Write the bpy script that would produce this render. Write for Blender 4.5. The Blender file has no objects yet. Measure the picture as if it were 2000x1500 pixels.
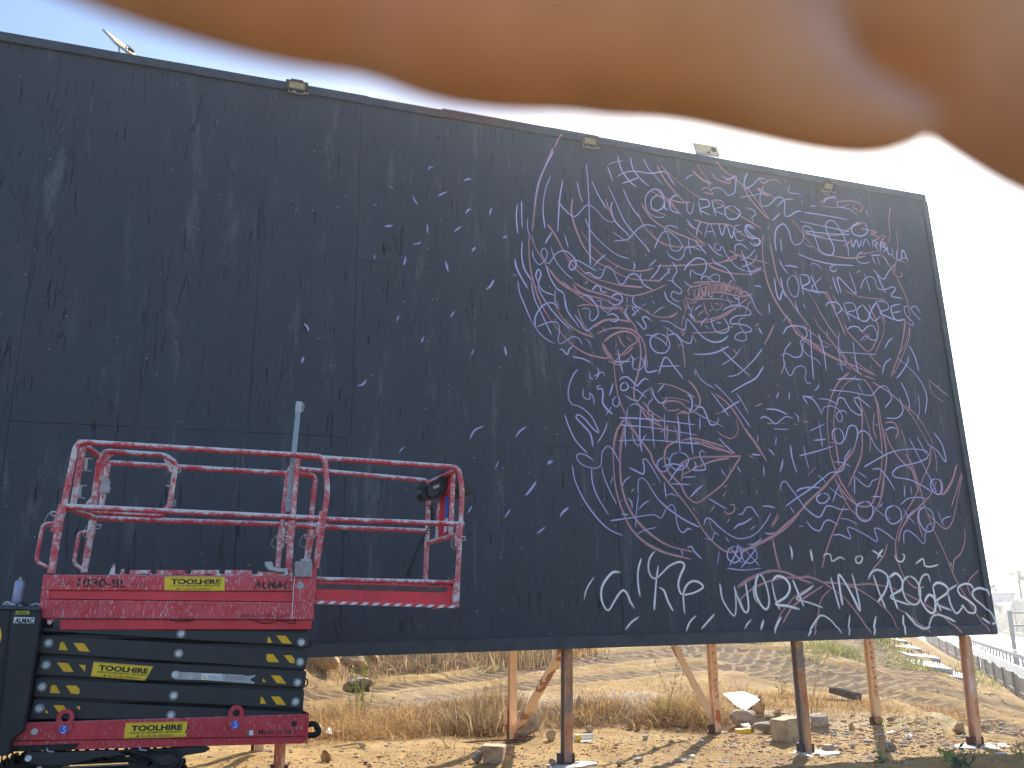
import bpy, bmesh, math, random
import numpy as np
from mathutils import Vector, Matrix, noise as mnoise
random.seed(7); rng = np.random.default_rng(7)
PI = math.pi
SC = bpy.context.scene
COL = SC.collection

# ------------------------------------------------------------------ camera, sky, sun, exposure
F = 1650.0                                    # focal length in photo pixels (2000 px wide)
def _n(v):
    v = np.array(v, float); return v / np.linalg.norm(v)
_up = _n((-117, 6033, -1650))                 # world up seen from the camera
_fw = np.array((0, 0, -1.0)); _fw = _n(_fw - _fw.dot(_up) * _up)
RC = np.array([np.cross(_fw, _up), _fw, _up]) # camera axes -> world
CAM = np.array((0.0, 0.0, 2.0))
cam_d = bpy.data.cameras.new('camera'); cam = bpy.data.objects.new('camera', cam_d); COL.objects.link(cam)
cam_d.sensor_width = 36.0; cam_d.lens = F / 2000 * 36.0
cam_d.clip_start = 0.004; cam_d.clip_end = 6000
cam_d.dof.use_dof = True; cam_d.dof.focus_distance = 11.0; cam_d.dof.aperture_fstop = 15.0
m4 = Matrix([list(RC[0]) + [CAM[0]], list(RC[1]) + [CAM[1]], list(RC[2]) + [CAM[2]], [0, 0, 0, 1]])
cam.matrix_world = m4
SC.camera = cam

SUN_AZ = math.radians(21.5)                   # clockwise from +Y
SUN_EL = math.radians(32.0)
world = bpy.data.worlds.new('World'); SC.world = world; world.use_nodes = True
wt = world.node_tree
sky = wt.nodes.new('ShaderNodeTexSky'); sky.sky_type = 'NISHITA'; sky.sun_disc = False
sky.sun_elevation = SUN_EL; sky.sun_rotation = SUN_AZ
sky.air_density = 1.0; sky.dust_density = 1.3; sky.ozone_density = 3.0; sky.altitude = 50
bg = wt.nodes['Background']; bg.inputs['Strength'].default_value = 0.10
wt.links.new(sky.outputs[0], bg.inputs['Color'])
sun_d = bpy.data.lights.new('sun', 'SUN'); sun_d.energy = 4.1; sun_d.angle = math.radians(0.6)
sun_d.color = (1.0, 0.93, 0.82)
sun = bpy.data.objects.new('sun', sun_d); COL.objects.link(sun)
sdir = Vector((math.sin(SUN_AZ) * math.cos(SUN_EL), math.cos(SUN_AZ) * math.cos(SUN_EL), math.sin(SUN_EL)))
sun.rotation_euler = sdir.to_track_quat('Z', 'Y').to_euler()
vs = SC.view_settings
vs.view_transform = 'Standard'; vs.look = 'None'; vs.gamma = 1.0; vs.use_curve_mapping = False
vs.exposure = 1.45
SC.cycles.transparent_max_bounces = 48
SC.cycles.max_bounces = 6
SC.cycles.use_denoising = True

# ------------------------------------------------------------------ geometry of the place
def ray(x, y):
    return RC @ _n((x - 1000, 750 - y, -F))
def on_plane(x, y, p, n):
    r = ray(x, y); return CAM + r * ((p - CAM).dot(n) / r.dot(n))
E1 = _n(np.array([0.94410, 0.32965, 0]))      # along the billboard, to the right
NB = np.array((E1[1], -E1[0], 0.0))           # billboard normal, towards the viewer
P0 = np.array((0.0, 10.3, 0.0))
def B(x, y, off=0.0):                         # a point of the billboard plane: (along, height)
    p = on_plane(x, y, P0 + NB * off, NB); return (p - P0).dot(E1), p[2]
def BW(bx, bz, off=0.0):
    return P0 + E1 * bx + NB * off + np.array((0, 0, bz))
U1 = RC @ _n((4480, -497, -1650)); U3 = RC @ _n((-40, 5200, -1650)); U3 = _n(U3 - U3.dot(U1) * U1); U2 = np.cross(U3, U1)
_r = ray(350, 1124); M0 = CAM + _r * (6.4 / -(RC.T @ _r)[2])
def M(x, y, d=0.0):                           # a point in the lift's own frame: (along, depth, up)
    p = on_plane(x, y, M0 + U2 * d, U2) - M0
    return Vector((p.dot(U1), d, p.dot(U3)))
RD = np.array((0.3775, 0.926, 0)); RD = _n(RD); RP = np.array((RD[1], -RD[0], 0))
def smooth(a, b, t):
    t = np.clip((t - a) / (b - a), 0, 1); return t * t * (3 - 2 * t)
def terrain(x, y):
    x = np.asarray(x, float); y = np.asarray(y, float)
    rx, ry = x - P0[0], y - P0[1]
    bx = rx * E1[0] + ry * E1[1]; dn = rx * NB[0] + ry * NB[1]
    h = 0.33 - 0.027 * (np.clip(bx, -9, 9) - 0.6) + 0.10 * np.clip(dn - 0.3, 0, 4)
    # low heap of spoil behind the front posts
    for (cx, cy, r, a) in HEAPS:
        h = h + a * np.exp(-((x - cx) ** 2 + (y - cy) ** 2) / (r * r))
    bd = (x + 4.1) * -0.979 + (y - 17) * 0.203
    h = h + smooth(-0.2, 2.6, bd) * 2.3 * smooth(12.5, 16, y) + smooth(2.6, 14, bd) * 1.5 * smooth(12, 22, y)
    # spur of the hill behind
    h = h + 3.2 * np.exp(-(((x - 9.0) / 6.5) ** 2 + ((y - 52) / 16) ** 2)) + 1.2 * smooth(38, 80, y) * smooth(16, 4, x)
    q = x * RP[0] + y * RP[1]
    h = h + 0.06 * np.clip(y - 14.5 - .15 * x, 0, 32) * smooth(3.6, -1.5, q)
    l = x * RD[0] + y * RD[1]
    far = smooth(3.3, 5.0, q)
    h = h - 0.65 * smooth(0.8, 3.5, q) * smooth(12, 24, l)
    road = -2.5
    h = h * (1 - far) + road * far
    h = h + smooth(19.0, 21.4, q + .9 * np.sin(l * .21) + .5 * np.sin(l * .57)) * (4.9 + 0.5 * np.sin(l * 0.09) + 0.3 * np.sin(l * 0.31) + .12 * np.sin(l * 1.3)) + smooth(40, 160, q) * 4
    h = h + smooth(19, 21, q) * .35 * np.sin(l * 1.9 + 2 * np.sin(q * 1.3)) * np.sin(q * 1.7 + np.sin(l * .8))
    R = np.hypot(x, y)
    h = h + smooth(260, 1500, R) * 10 * (q < 15)
    # fine unevenness
    k = smooth(5.0, 3.0, q) + smooth(19.5, 22, q)
    n = (np.sin(x * 1.7 + 1.3 * np.sin(y * 1.1)) * np.cos(y * 1.9 + np.sin(x * 2.3)) * 0.028
         + np.sin(x * 5.1 + 2 * np.sin(y * 3.7)) * np.cos(y * 4.3 + 1.5 * np.sin(x * 3.1)) * 0.012
         + np.sin(x * 13.1 + 2 * np.sin(y * 9.7)) * np.cos(y * 12.3 + 1.5 * np.sin(x * 11.1)) * 0.005)
    return h + k * n
HEAPS = []
_TS = np.concatenate([np.linspace(5, 40, 700), np.geomspace(40.05, 500, 400)])
_GH = {}
def ground_hit(px, py):                       # where the view line through a photo point meets the ground
    key = (round(px, 2), round(py, 2))
    if key in _GH: return _GH[key].copy()
    r = ray(px, py)
    dz = CAM[2] + r[2] * _TS - terrain(r[0] * _TS, r[1] * _TS)
    i = int(np.argmax(dz < 0)) if (dz < 0).any() else len(_TS) - 1
    i = max(i, 1); a, b = dz[i - 1], dz[i]; t = _TS[i - 1] + (_TS[i] - _TS[i - 1]) * (a / (a - b) if a > b else 0)
    _GH[key] = CAM + r * t; return _GH[key].copy()
for (px, py, z, r, a) in ((1590, 1418, .25, .55, .16), (1480, 1415, .25, .6, .22), (1260, 1395, .25, 1.1, .28), (1150, 1400, .3, .8, .12), (1790, 1408, .2, .8, .1), (950, 1395, .3, 1.4, .14)):
    r_ = ray(px, py); p_ = CAM + r_ * ((z - 2.0) / r_[2]); HEAPS.append((p_[0], p_[1], r, a))

# ------------------------------------------------------------------ helpers
def tag(o, label=None, cat=None, group=None, kind=None):
    if label: o['label'] = label
    if cat: o['category'] = cat
    if group: o['group'] = group
    if kind: o['kind'] = kind
    return o
def link(name, me, parent=None, mats=None, smooth_sh=False):
    o = bpy.data.objects.new(name, me); COL.objects.link(o)
    if parent: o.parent = parent
    if mats:
        for m in (mats if isinstance(mats, (list, tuple)) else [mats]): me.materials.append(m)
    if smooth_sh:
        me.polygons.foreach_set('use_smooth', [True] * len(me.polygons)); me.update()
    return o
def empty(name, loc=(0, 0, 0), rot=None, parent=None):
    o = bpy.data.objects.new(name, None); COL.objects.link(o); o.empty_display_size = .1
    o.location = loc
    if rot is not None: o.rotation_euler = rot
    if parent: o.parent = parent
    return o
def fromrz(loc, rz=0):
    return Matrix.Translation(Vector(loc)) @ Matrix.Rotation(rz, 4, 'Z')
class MB:
    """collects simple solids, links them as one mesh"""
    def __init__(s): s.v = []; s.f = []; s.mi = []
    def add(s, vs, fs, mi=0):
        b = len(s.v); s.v += [tuple(v) for v in vs]; s.f += [tuple(i + b for i in f) for f in fs]; s.mi += [mi] * len(fs); return s
    def box(s, a, b, mi=0):
        (x0, y0, z0), (x1, y1, z1) = a, b
        vs = [(x0, y0, z0), (x1, y0, z0), (x1, y1, z0), (x0, y1, z0), (x0, y0, z1), (x1, y0, z1), (x1, y1, z1), (x0, y1, z1)]
        return s.add(vs, [(0, 3, 2, 1), (4, 5, 6, 7), (0, 1, 5, 4), (1, 2, 6, 5), (2, 3, 7, 6), (3, 0, 4, 7)], mi)
    def prism(s, pts, off, mi=0):
        """polygon pts (3D) extruded by vector off"""
        n = len(pts); pts = [Vector(p) for p in pts]; off = Vector(off)
        vs = pts + [p + off for p in pts]
        fs = [tuple(range(n - 1, -1, -1)), tuple(range(n, 2 * n))] + [(i, (i + 1) % n, n + (i + 1) % n, n + i) for i in range(n)]
        return s.add(vs, fs, mi)
    def tube(s, pts, r, seg=10, mi=0, cap=True, rr=None):
        pts = [Vector(p) for p in pts]; n = len(pts)
        base = len(s.v); prev = None; vs = []
        for i, p in enumerate(pts):
            t = (pts[min(i + 1, n - 1)] - pts[max(i - 1, 0)]).normalized()
            if prev is None:
                a = Vector((0, 0, 1)) if abs(t.z) < .9 else Vector((1, 0, 0))
                u = t.cross(a).normalized()
            else:
                u = (prev - t * prev.dot(t)).normalized()
            prev = u; w = t.cross(u)
            ra = rr[i] if rr else r
            for k in range(seg):
                an = 2 * PI * k / seg
                vs.append(p + (u * math.cos(an) + w * math.sin(an)) * ra)
        fs = [(i * seg + k, i * seg + (k + 1) % seg, (i + 1) * seg + (k + 1) % seg, (i + 1) * seg + k) for i in range(n - 1) for k in range(seg)]
        if cap: fs += [tuple(range(seg - 1, -1, -1)), tuple(range((n - 1) * seg, n * seg))]
        return s.add(vs, fs, mi)
    def cyl(s, a, b, r, seg=16, mi=0): return s.tube([a, b], r, seg, mi)
    def build(s, name, mats, parent=None, sm=False, bevel=0):
        me = bpy.data.meshes.new(name); me.from_pydata(s.v, [], s.f); me.validate()
        o = link(name, me, parent, mats, sm)
        if len(me.polygons) == len(s.mi): me.polygons.foreach_set('material_index', s.mi)
        if sm:
            me.set_sharp_from_angle(angle=math.radians(40))
        if bevel:
            bv = o.modifiers.new('bevel', 'BEVEL'); bv.width = bevel; bv.segments = 2; bv.limit_method = 'ANGLE'
        return o
def arc_path(pts, r=.06, n=5):
    """rounds the inner corners of a polyline"""
    pts = [Vector(p) for p in pts]; out = [pts[0]]
    for i in range(1, len(pts) - 1):
        a, b, c = pts[i - 1], pts[i], pts[i + 1]
        d1 = (a - b); d2 = (c - b); k = min(r, d1.length * .45, d2.length * .45)
        p, q = b + d1.normalized() * k, b + d2.normalized() * k
        for j in range(n + 1):
            t = j / n; out.append(p * (1 - t) ** 2 + b * 2 * t * (1 - t) + q * t * t)
    out.append(pts[-1]); return out
def catmull(pts, step):
    P = [np.array(p, float) for p in pts]
    if len(P) == 2:
        n = max(2, int(np.linalg.norm(P[1] - P[0]) / step) + 1)
        return [P[0] + (P[1] - P[0]) * t for t in np.linspace(0, 1, n)]
    P = [2 * P[0] - P[1]] + P + [2 * P[-1] - P[-2]]; out = []
    for i in range(1, len(P) - 2):
        a, b, c, d = P[i - 1:i + 3]
        n = max(2, int(np.linalg.norm(c - b) / step))
        for t in np.linspace(0, 1, n, endpoint=False):
            out.append(.5 * ((2 * b) + (c - a) * t + (2 * a - 5 * b + 4 * c - d) * t * t + (3 * b - a - 3 * c + d) * t ** 3))
    out.append(P[-2]); return out

# ------------------------------------------------------------------ materials
class NT:
    def __init__(s, name, rough=.6, metal=0, base=(.5, .5, .5), spec=.5):
        s.m = bpy.data.materials.new(name); s.m.use_nodes = True; s.t = s.m.node_tree
        s.b = s.t.nodes['Principled BSDF']; s.b.inputs['Roughness'].default_value = rough
        s.b.inputs['Metallic'].default_value = metal; s.b.inputs['Base Color'].default_value = (*base, 1)
        s.b.inputs['Specular IOR Level'].default_value = spec
    def n(s, ty, **kw):
        x = s.t.nodes.new('ShaderNode' + ty)
        for k, v in kw.items():
            if k.startswith('i_'): x.inputs[k[2:].replace('_', ' ')].default_value = v
            else: setattr(x, k, v)
        return x
    def l(s, a, b): s.t.links.new(a, b)
    def coord(s, kind='Object', scale=(1, 1, 1), rot=(0, 0, 0), obj=None):
        if kind == 'World':
            g = s.n('NewGeometry').outputs['Position']
        else:
            c = s.n('TexCoord'); g = c.outputs[kind]
            if obj: c.object = obj
        mp = s.n('Mapping'); mp.inputs['Scale'].default_value = scale; mp.inputs['Rotation'].default_value = rot
        s.l(g, mp.inputs[0]); return mp.outputs[0]
    def noise(s, vec, scale=5, detail=4, rough=.6, dist=0, out='Fac'):
        x = s.n('TexNoise'); x.inputs['Scale'].default_value = scale; x.inputs['Detail'].default_value = detail
        x.inputs['Roughness'].default_value = rough; x.inputs['Distortion'].default_value = dist
        s.l(vec, x.inputs['Vector']); return x.outputs[out]
    def vor(s, vec, scale=5, feature='F1', out='Distance', rnd=1):
        x = s.n('TexVoronoi', feature=feature); x.inputs['Scale'].default_value = scale; x.inputs['Randomness'].default_value = rnd
        s.l(vec, x.inputs['Vector']); return x.outputs[out]
    def ramp(s, fac, stops, interp='LINEAR'):
        x = s.n('ValToRGB'); e = x.color_ramp; e.interpolation = interp
        while len(e.elements) < len(stops): e.elements.new(.5)
        for i, (p, c) in enumerate(stops):
            e.elements[i].position = p; e.elements[i].color = (*c, 1) if isinstance(c, tuple) else (c, c, c, 1)
        s.l(fac, x.inputs[0]); return x.outputs[0]
    def mix(s, fac, a, b, mode='MIX'):
        x = s.n('Mix', data_type='RGBA', blend_type=mode)
        for sock, v in ((x.inputs[0], fac), (x.inputs[6], a), (x.inputs[7], b)):
            if isinstance(v, (int, float)): sock.default_value = v
            elif isinstance(v, tuple): sock.default_value = (*v, 1)
            else: s.l(v, sock)
        return x.outputs[2]
    def math(s, op, a, b=0, clamp=False):
        x = s.n('Math', operation=op, use_clamp=clamp)
        for sock, v in ((x.inputs[0], a), (x.inputs[1], b)):
            if isinstance(v, (int, float)): sock.default_value = v
            else: s.l(v, sock)
        return x.outputs[0]
    def color(s, c): s.l(c, s.b.inputs['Base Color']); return s
    def bump(s, h, strength=.5, dist=.01):
        x = s.n('Bump'); x.inputs['Strength'].default_value = strength; x.inputs['Distance'].default_value = dist
        s.l(h, x.inputs['Height']); s.l(x.outputs[0], s.b.inputs['Normal']); return s
def plain(name, base, rough=.6, metal=0, var=.12, scale=8, bump=0, spec=.5):
    t = NT(name, rough, metal, base, spec); v = t.coord('World'); nz = t.noise(v, scale, 5)
    d = tuple(max(0, c * (1 - var)) for c in base); l = tuple(min(1, c * (1 + var)) for c in base)
    t.color(t.ramp(nz, [(.3, d), (.7, l)]))
    if bump: t.bump(t.noise(v, scale * 3, 6), bump, .01)
    return t.m

board = empty('billboard', tuple(P0), (0, 0, math.atan2(E1[1], E1[0])))
tag(board, 'huge black-painted billboard on rusty posts, covered at right with spray-can sketch lines', 'billboard')
lift = empty('scissor_lift')
lift.matrix_world = Matrix([[U1[0], U2[0], U3[0], M0[0]], [U1[1], U2[1], U3[1], M0[1]], [U1[2], U2[2], U3[2], M0[2]], [0, 0, 0, 1]])
tag(lift, 'red tracked scissor lift with folded black arms and paint-splattered guard rails', 'scissor lift')

def board_paint():
    t = NT('black_board_paint', .55, 0, (.04, .045, .055), .35)
    v = t.coord('Object', obj=board)
    st = t.coord('Object', (1, 1, .16), obj=board)
    st2 = t.coord('Object', (1, 1, .3), obj=board)
    big = t.noise(v, .8, 4, .6)
    pat = t.noise(st2, 2.2, 5, .65)
    base = t.ramp(pat, [(.3, (.045, .055, .074)), (.55, (.051, .062, .082)), (.75, (.068, .080, .099))])
    base = t.mix(t.ramp(big, [(.35, 0.0), (.65, .35)]), base, (.074, .074, .088))
    # pale scuffed patches, taller than wide
    sc = t.noise(st, 3.2, 8, .72, .4)
    spk = t.noise(v, 55, 4, .7)
    m = t.math('MULTIPLY', t.ramp(sc, [(.565, 0.0), (.66, 1.0)]), t.ramp(spk, [(.36, 0.0), (.6, 1.0)]))
    base = t.mix(t.math('MULTIPLY', m, .42), base, (.26, .275, .28))
    # fine vertical grain
    gr = t.noise(t.coord('Object', (60, 60, 1.6), obj=board), 1, 3, .7)
    base = t.mix(t.ramp(gr, [(.42, .0), (.75, .16)]), base, (.034, .040, .052))
    # cracks
    cv = t.coord('Object', (1, 1, .13), obj=board)
    dn = t.noise(cv, 9, 4, .6, out='Color')
    mx = t.n('Mix', data_type='VECTOR'); mx.inputs[0].default_value = .07
    t.l(cv, mx.inputs[4]); t.l(dn, mx.inputs[5])
    cr = t.vor(mx.outputs[1], 7.5, 'DISTANCE_TO_EDGE')
    msk = t.noise(t.coord('Object', (1, 1, .5), obj=board), 2.6, 4, .65)
    crack = t.math('MULTIPLY', t.ramp(cr, [(0.0, 1.0), (.022, 0.0)]), t.ramp(msk, [(.54, 0.0), (.64, 1.0)]))
    sl = t.noise(t.coord('Object', (34, 34, 2.6), obj=board), 1, 2, .5)
    slm = t.math('MULTIPLY', t.ramp(sl, [(.655, 0.0), (.69, 1.0)]), t.ramp(t.noise(v, 1.6, 3), [(.47, 0.0), (.6, 1.0)]))
    crack = t.math('MAXIMUM', crack, slm)
    base = t.mix(t.math('MULTIPLY', crack, .92), base, (.006, .007, .009))
    # tiny chips showing bare board
    ch = t.vor(v, 9, 'F1', 'Distance'); chm = t.math('MULTIPLY', t.ramp(ch, [(0.05, 1.0), (.06, 0.0)]), t.ramp(t.noise(v, 3, 3), [(.52, 0.0), (.56, 1.0)]))
    base = t.mix(chm, base, (.55, .55, .55))
    t.color(base)
    hgt = t.math('ADD', t.math('MULTIPLY', crack, -1.0), t.math('MULTIPLY', t.noise(t.coord('Object', (26, 26, 2.2), obj=board), 1, 5, .65), .55))
    t.bump(hgt, .8, .014)
    return t.m
M_BOARD = board_paint()

def spray(name, col, strength=.85):
    t = NT(name, .7, 0, col, .2)
    at = t.n('Attribute', attribute_name='cover').outputs['Fac']
    v = t.coord('Object', obj=board)
    nz = t.noise(v, 70, 5, .75); n2 = t.noise(v, 3, 3)
    k = t.math('ADD', at, t.math('MULTIPLY', t.math('SUBTRACT', nz, .5), .6))
    k = t.ramp(k, [(.10, 0.0), (.82, 1.0)])
    k = t.math('MULTIPLY', k, t.ramp(n2, [(.3, strength * .9), (.65, strength)]))
    t.l(k, t.b.inputs['Alpha'])
    return t.m
M_SP = {'P': spray('lavender_spray_paint', (.60, .60, 1.0), .84), 'R': spray('rose_spray_paint', (.66, .38, .42), .74), 'W': spray('white_spray_paint', (.94, .96, 1.0), .95)}

def lift_red(name, splat=1.0, base=(.74, .018, .038)):
    t = NT(name, .38, 0, base, .5)
    v = t.coord('Object', obj=lift)
    nz = t.noise(v, 3, 5, .6)
    c = t.ramp(nz, [(.3, tuple(x * .82 for x in base)), (.7, tuple(min(1, x * 1.12 + .01) for x in base))])
    # dusty bloom
    c = t.mix(t.ramp(t.noise(v, 11, 6, .7), [(.36, 0.0), (.72, .40 * splat)]), c, (.60, .22, .25))
    # drips and flecks of pale paint
    f1 = t.noise(t.coord('Object', (95, 95, 26), obj=lift), 1, 3, .55)
    m1 = t.ramp(f1, [(.64 - .05 * splat, 0.0), (.68 - .05 * splat, 1.0)])
    area = t.ramp(t.noise(v, 4.5, 4, .6), [(.36, 0.15), (.6, 1.0)])
    m1 = t.math('MULTIPLY', m1, area)
    dv = t.coord('Object', (120, 120, 9), obj=lift)
    f2 = t.noise(dv, 1, 2, .5); m2 = t.math('MULTIPLY', t.ramp(f2, [(.69, 0.0), (.715, 1.0)]), splat)
    c = t.mix(t.math('MULTIPLY', t.math('MAXIMUM', m1, m2), .85 * min(1, splat)), c, (.66, .64, .64))
    # paint that settled on upward-facing metal
    g = t.n('NewGeometry'); sx = t.n('SeparateXYZ'); t.l(g.outputs['Normal'], sx.inputs[0])
    upf = t.ramp(sx.outputs[2], [(.15, 0.0), (.75, 1.0)])
    ov = t.ramp(t.noise(v, 16, 6, .7), [(.38, 0.0), (.55, 1.0)])
    ov2 = t.ramp(t.noise(v, 70, 4, .7), [(.35, .55), (.6, 1.0)])
    c = t.mix(t.math('MULTIPLY', t.math('MULTIPLY', upf, ov), t.math('MULTIPLY', ov2, .9 * min(1, splat))), c, (.60, .58, .57))
    t.color(c); t.bump(m1, .25, .002)
    t.l(t.ramp(m1, [(0.0, .36), (1.0, .7)]), t.b.inputs['Roughness'])
    return t.m
M_RED = lift_red('splattered_red_paint')
def rail_mat():
    t = NT('rail_paint', .5, 0, (.45, .02, .04), .4)
    v = t.coord('Object', obj=lift)
    red = t.ramp(t.noise(v, 6, 4), [(.3, (.64, .02, .042)), (.7, (.78, .05, .08))])
    g = t.n('NewGeometry'); sx = t.n('SeparateXYZ'); t.l(g.outputs['Normal'], sx.inputs[0])
    k = t.math('ADD', t.math('ADD', t.math('MULTIPLY', t.noise(v, 5, 9, .78), .62), t.math('MULTIPLY', t.noise(v, 31, 5, .7), .36)), t.math('MULTIPLY', sx.outputs[2], .10))
    c = t.mix(t.ramp(k, [(.40, 0.0), (.50, .6)]), red, (.62, .33, .33))
    c = t.mix(t.ramp(k, [(.50, 0.0), (.545, .97)]), c, (.76, .72, .68))
    sp = t.noise(v, 75, 4, .6)
    c = t.mix(t.ramp(sp, [(.63, 0.0), (.66, .9)]), c, (.72, .72, .72))
    c = t.mix(t.ramp(t.noise(v, 48, 3, .5), [(.70, 0.0), (.73, .9)]), c, (.10, .07, .07))
    t.color(c); t.bump(t.noise(v, 60, 4), .3, .003); return t.m
M_RAIL = rail_mat()
M_REDCLEAN = lift_red('cleaner_red_paint', .25, (.82, .02, .04))
M_CHASSIS = lift_red('chassis_red_paint', .62, (.66, .014, .036))
def arm_mat():
    t = NT('black_arm_paint', .42, 0, (.02, .02, .022), .5); v = t.coord('Object', obj=lift)
    c = t.ramp(t.noise(v, 7, 5, .6), [(.3, (.018, .020, .024)), (.75, (.034, .035, .038))])
    s = t.noise(t.coord('Object', (8, 8, 60), obj=lift), 1, 6, .75)
    c = t.mix(t.ramp(s, [(.66, 0.0), (.76, .35)]), c, (.15, .15, .15))
    c = t.mix(t.ramp(t.noise(v, 90, 3), [(.74, 0.0), (.77, .8)]), c, (.5, .5, .48))
    t.color(c); t.bump(t.noise(v, 30, 5), .15, .003); return t.m
M_ARM = arm_mat()
M_CABIN = plain('black_cover_plastic', (.022, .022, .024), .5, 0, .3, 6, .1)
M_GREY = plain('dull_grey_steel', (.46, .47, .47), .45, .2, .2, 20, .1)
M_PIN = plain('steel_pin', (.70, .70, .68), .45, .1, .25, 30)
M_RING = plain('pin_ring', (.44, .44, .43), .5, .1, .3, 30)
M_YEL = plain('yellow_sticker', (1.0, .66, .03), .5, 0, .05, 20)
M_HAZ = plain('hazard_yellow', (.98, .52, .015), .5, 0, .1, 30)
M_INK = plain('black_ink', (.018, .018, .018), .6, 0, .2, 40)
def worn(name, col, lo, hi, sc=60):
    t = NT(name, .6, 0, col, .3); v = t.coord('Object', obj=lift)
    t.l(t.ramp(t.noise(v, sc, 4, .65), [(lo, 0.0), (hi, 1.0)]), t.b.inputs['Alpha']); return t.m
M_WORN = worn('worn_black_lettering', (.04, .035, .04), .36, .46)
M_ERODED = worn('eroded_black_lettering', (.05, .045, .05), .42, .49, 50)
M_FAINT = worn('faint_lettering', (.16, .02, .04), .42, .6)
M_WHITEL = plain('white_label', (.82, .84, .86), .5, 0, .06, 40)
M_BLUEL = plain('blue_label', (.05, .16, .62), .5, 0, .1, 40)
M_RUBBER = plain('black_rubber', (.018, .018, .018), .7, 0, .3, 20, .3)

# ------------------------------------------------------------------ billboard: panels, trims, posts
BX0, BX1, BZ0, BZ1 = -9.1, 7.27, 1.645, 8.56
rows = [(BZ0 + .02, 4.03), (4.03, 6.262), (6.262, BZ1 - .03)]
cols = [[7.2, 6.05, 4.72, 3.42, 2.36, 1.38, .25, -.88, -2.05, -3.2, -4.35, -5.5, -6.7, -7.9, -9.05],
        [7.2, 5.95, 4.78, 3.62, 2.55, 1.45, .26, -.86, -2.0, -3.15, -4.3, -5.5, -6.7, -7.9, -9.05],
        [7.2, 6.15, 4.95, 3.75, 2.60, 1.48, .36, -.72, -2.0, -3.13, -4.3, -5.5, -6.7, -7.9, -9.05]]
for ri, (z0, z1) in enumerate(rows):
    for b, a in zip(cols[ri][:-1], cols[ri][1:]):
        j = random.choice((.0004, .0012, .0028)); jz = random.choice((.0006, .0014, .0024)); o = random.uniform(-.003, .003)
        n = 5; vs = []; x0, x1, y0, y1 = a + j, b - j, z0 + jz, z1 - jz
        mb = MB(); amp = random.uniform(-.003, .003)
        # slightly bowed sheet: front grid + rim
        gv = [(x0 + (x1 - x0) * i / n, -(.010 + o + amp * math.sin(PI * i / n)), y0 + (y1 - y0) * k) for k in (0, 1) for i in range(n + 1)]
        bv = [(x, .012, z) for x, y, z in gv]
        N = len(gv); fs = [(i, i + 1, n + 2 + i, n + 1 + i) for i in range(n)] + [(N + i + 1, N + i, N + n + 1 + i, N + n + 2 + i) for i in range(n)]
        fs += [(i + 1, i, N + i, N + i + 1) for i in range(n)] + [(n + 1 + i, n + 2 + i, N + n + 2 + i, N + n + 1 + i) for i in range(n)]
        fs += [(0, n + 1, N + n + 1, N), (n, N + n, N + 2 * n + 1, 2 * n + 1)]
        mb.add(gv + bv, fs); mb.build('panel', M_BOARD, board)
def trim_mat(name, base):
    t = NT(name, .5, 0, base, .4); v = t.coord('World')
    t.color(t.ramp(t.noise(v, 5, 5, .65), [(.3, tuple(c * .75 for c in base)), (.7, tuple(c * 1.3 for c in base))]))
    t.bump(t.noise(v, 24, 5), .3, .006); return t.m
M_TRIM = trim_mat('edge_trim_paint', (.062, .070, .084))
# top flashing in overlapping lengths
tx = [BX0, -7.2, -4.26, -3.13, -1.92, -.93, .62, 1.37, 2.15, 4.3, BX1]
for i in range(len(tx) - 1):
    dz = random.uniform(-.012, .02) if i not in (0, 9) else 0
    MB().box((tx[i] + .0005, -.045 - .002 * (i % 2), BZ1 - .115 + dz * .3), (tx[i + 1] - .0005, .14, BZ1 + dz)).build('top_flashing', M_TRIM, board, bevel=.0015)
MB().box((BX0, -.034, BZ0 - .045), (BX1 - .002, .14, BZ0 + .095)).build('bottom_board', M_TRIM, board, bevel=.003)
MB().box((BX1 - .085, -.047, BZ0 - .048), (BX1 + .02, .14, BZ1 - .122)).build('side_board', M_TRIM, board, bevel=.003)
MB().box((BX0, .02, BZ0 + .1), (BX1 - .09, .06, BZ1 - .12)).build('light_stop_sheet', plain('light_stop_brown', (.16, .12, .08), .8, 0, .3, 3), board)  # unseen sheet added so no light leaks through the panel joints
for z in (2.3, 4.0, 6.2, 8.1):
    MB().box((BX0, .065, z - .05), (BX1 - .1, .14, z + .05)).build('back_rail', M_TRIM, board)
def rust_mat(name, c1, c2, c3):
    t = NT(name, .75, .1, c1, .3); v = t.coord('World', (1, 1, .45))
    a = t.noise(v, 6, 7, .7, .4); b = t.noise(t.coord('World', (1, 1, .3)), 3.2, 5, .6, .5)
    c = t.ramp(a, [(.35, c1), (.5, c2), (.68, c1)])
    c = t.mix(t.ramp(b, [(.52, 0.0), (.56, 1.0)]), c, c3)
    t.color(c); t.bump(a, .4, .006); return t.m
M_RUST1 = rust_mat('rust_over_grey', (.44, .15, .06), (.60, .33, .17), (.30, .24, .19))
M_RUST2 = rust_mat('rust_over_tan', (.66, .44, .27), (.78, .58, .38), (.50, .16, .08))
M_RUST3 = rust_mat('rust_and_ochre', (.50, .22, .10), (.70, .44, .28), (.74, .60, .50))
M_DARKFOOT = rust_mat('dark_rusty_bracket', (.05, .035, .03), (.12, .05, .03), (.07, .06, .06))
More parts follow.
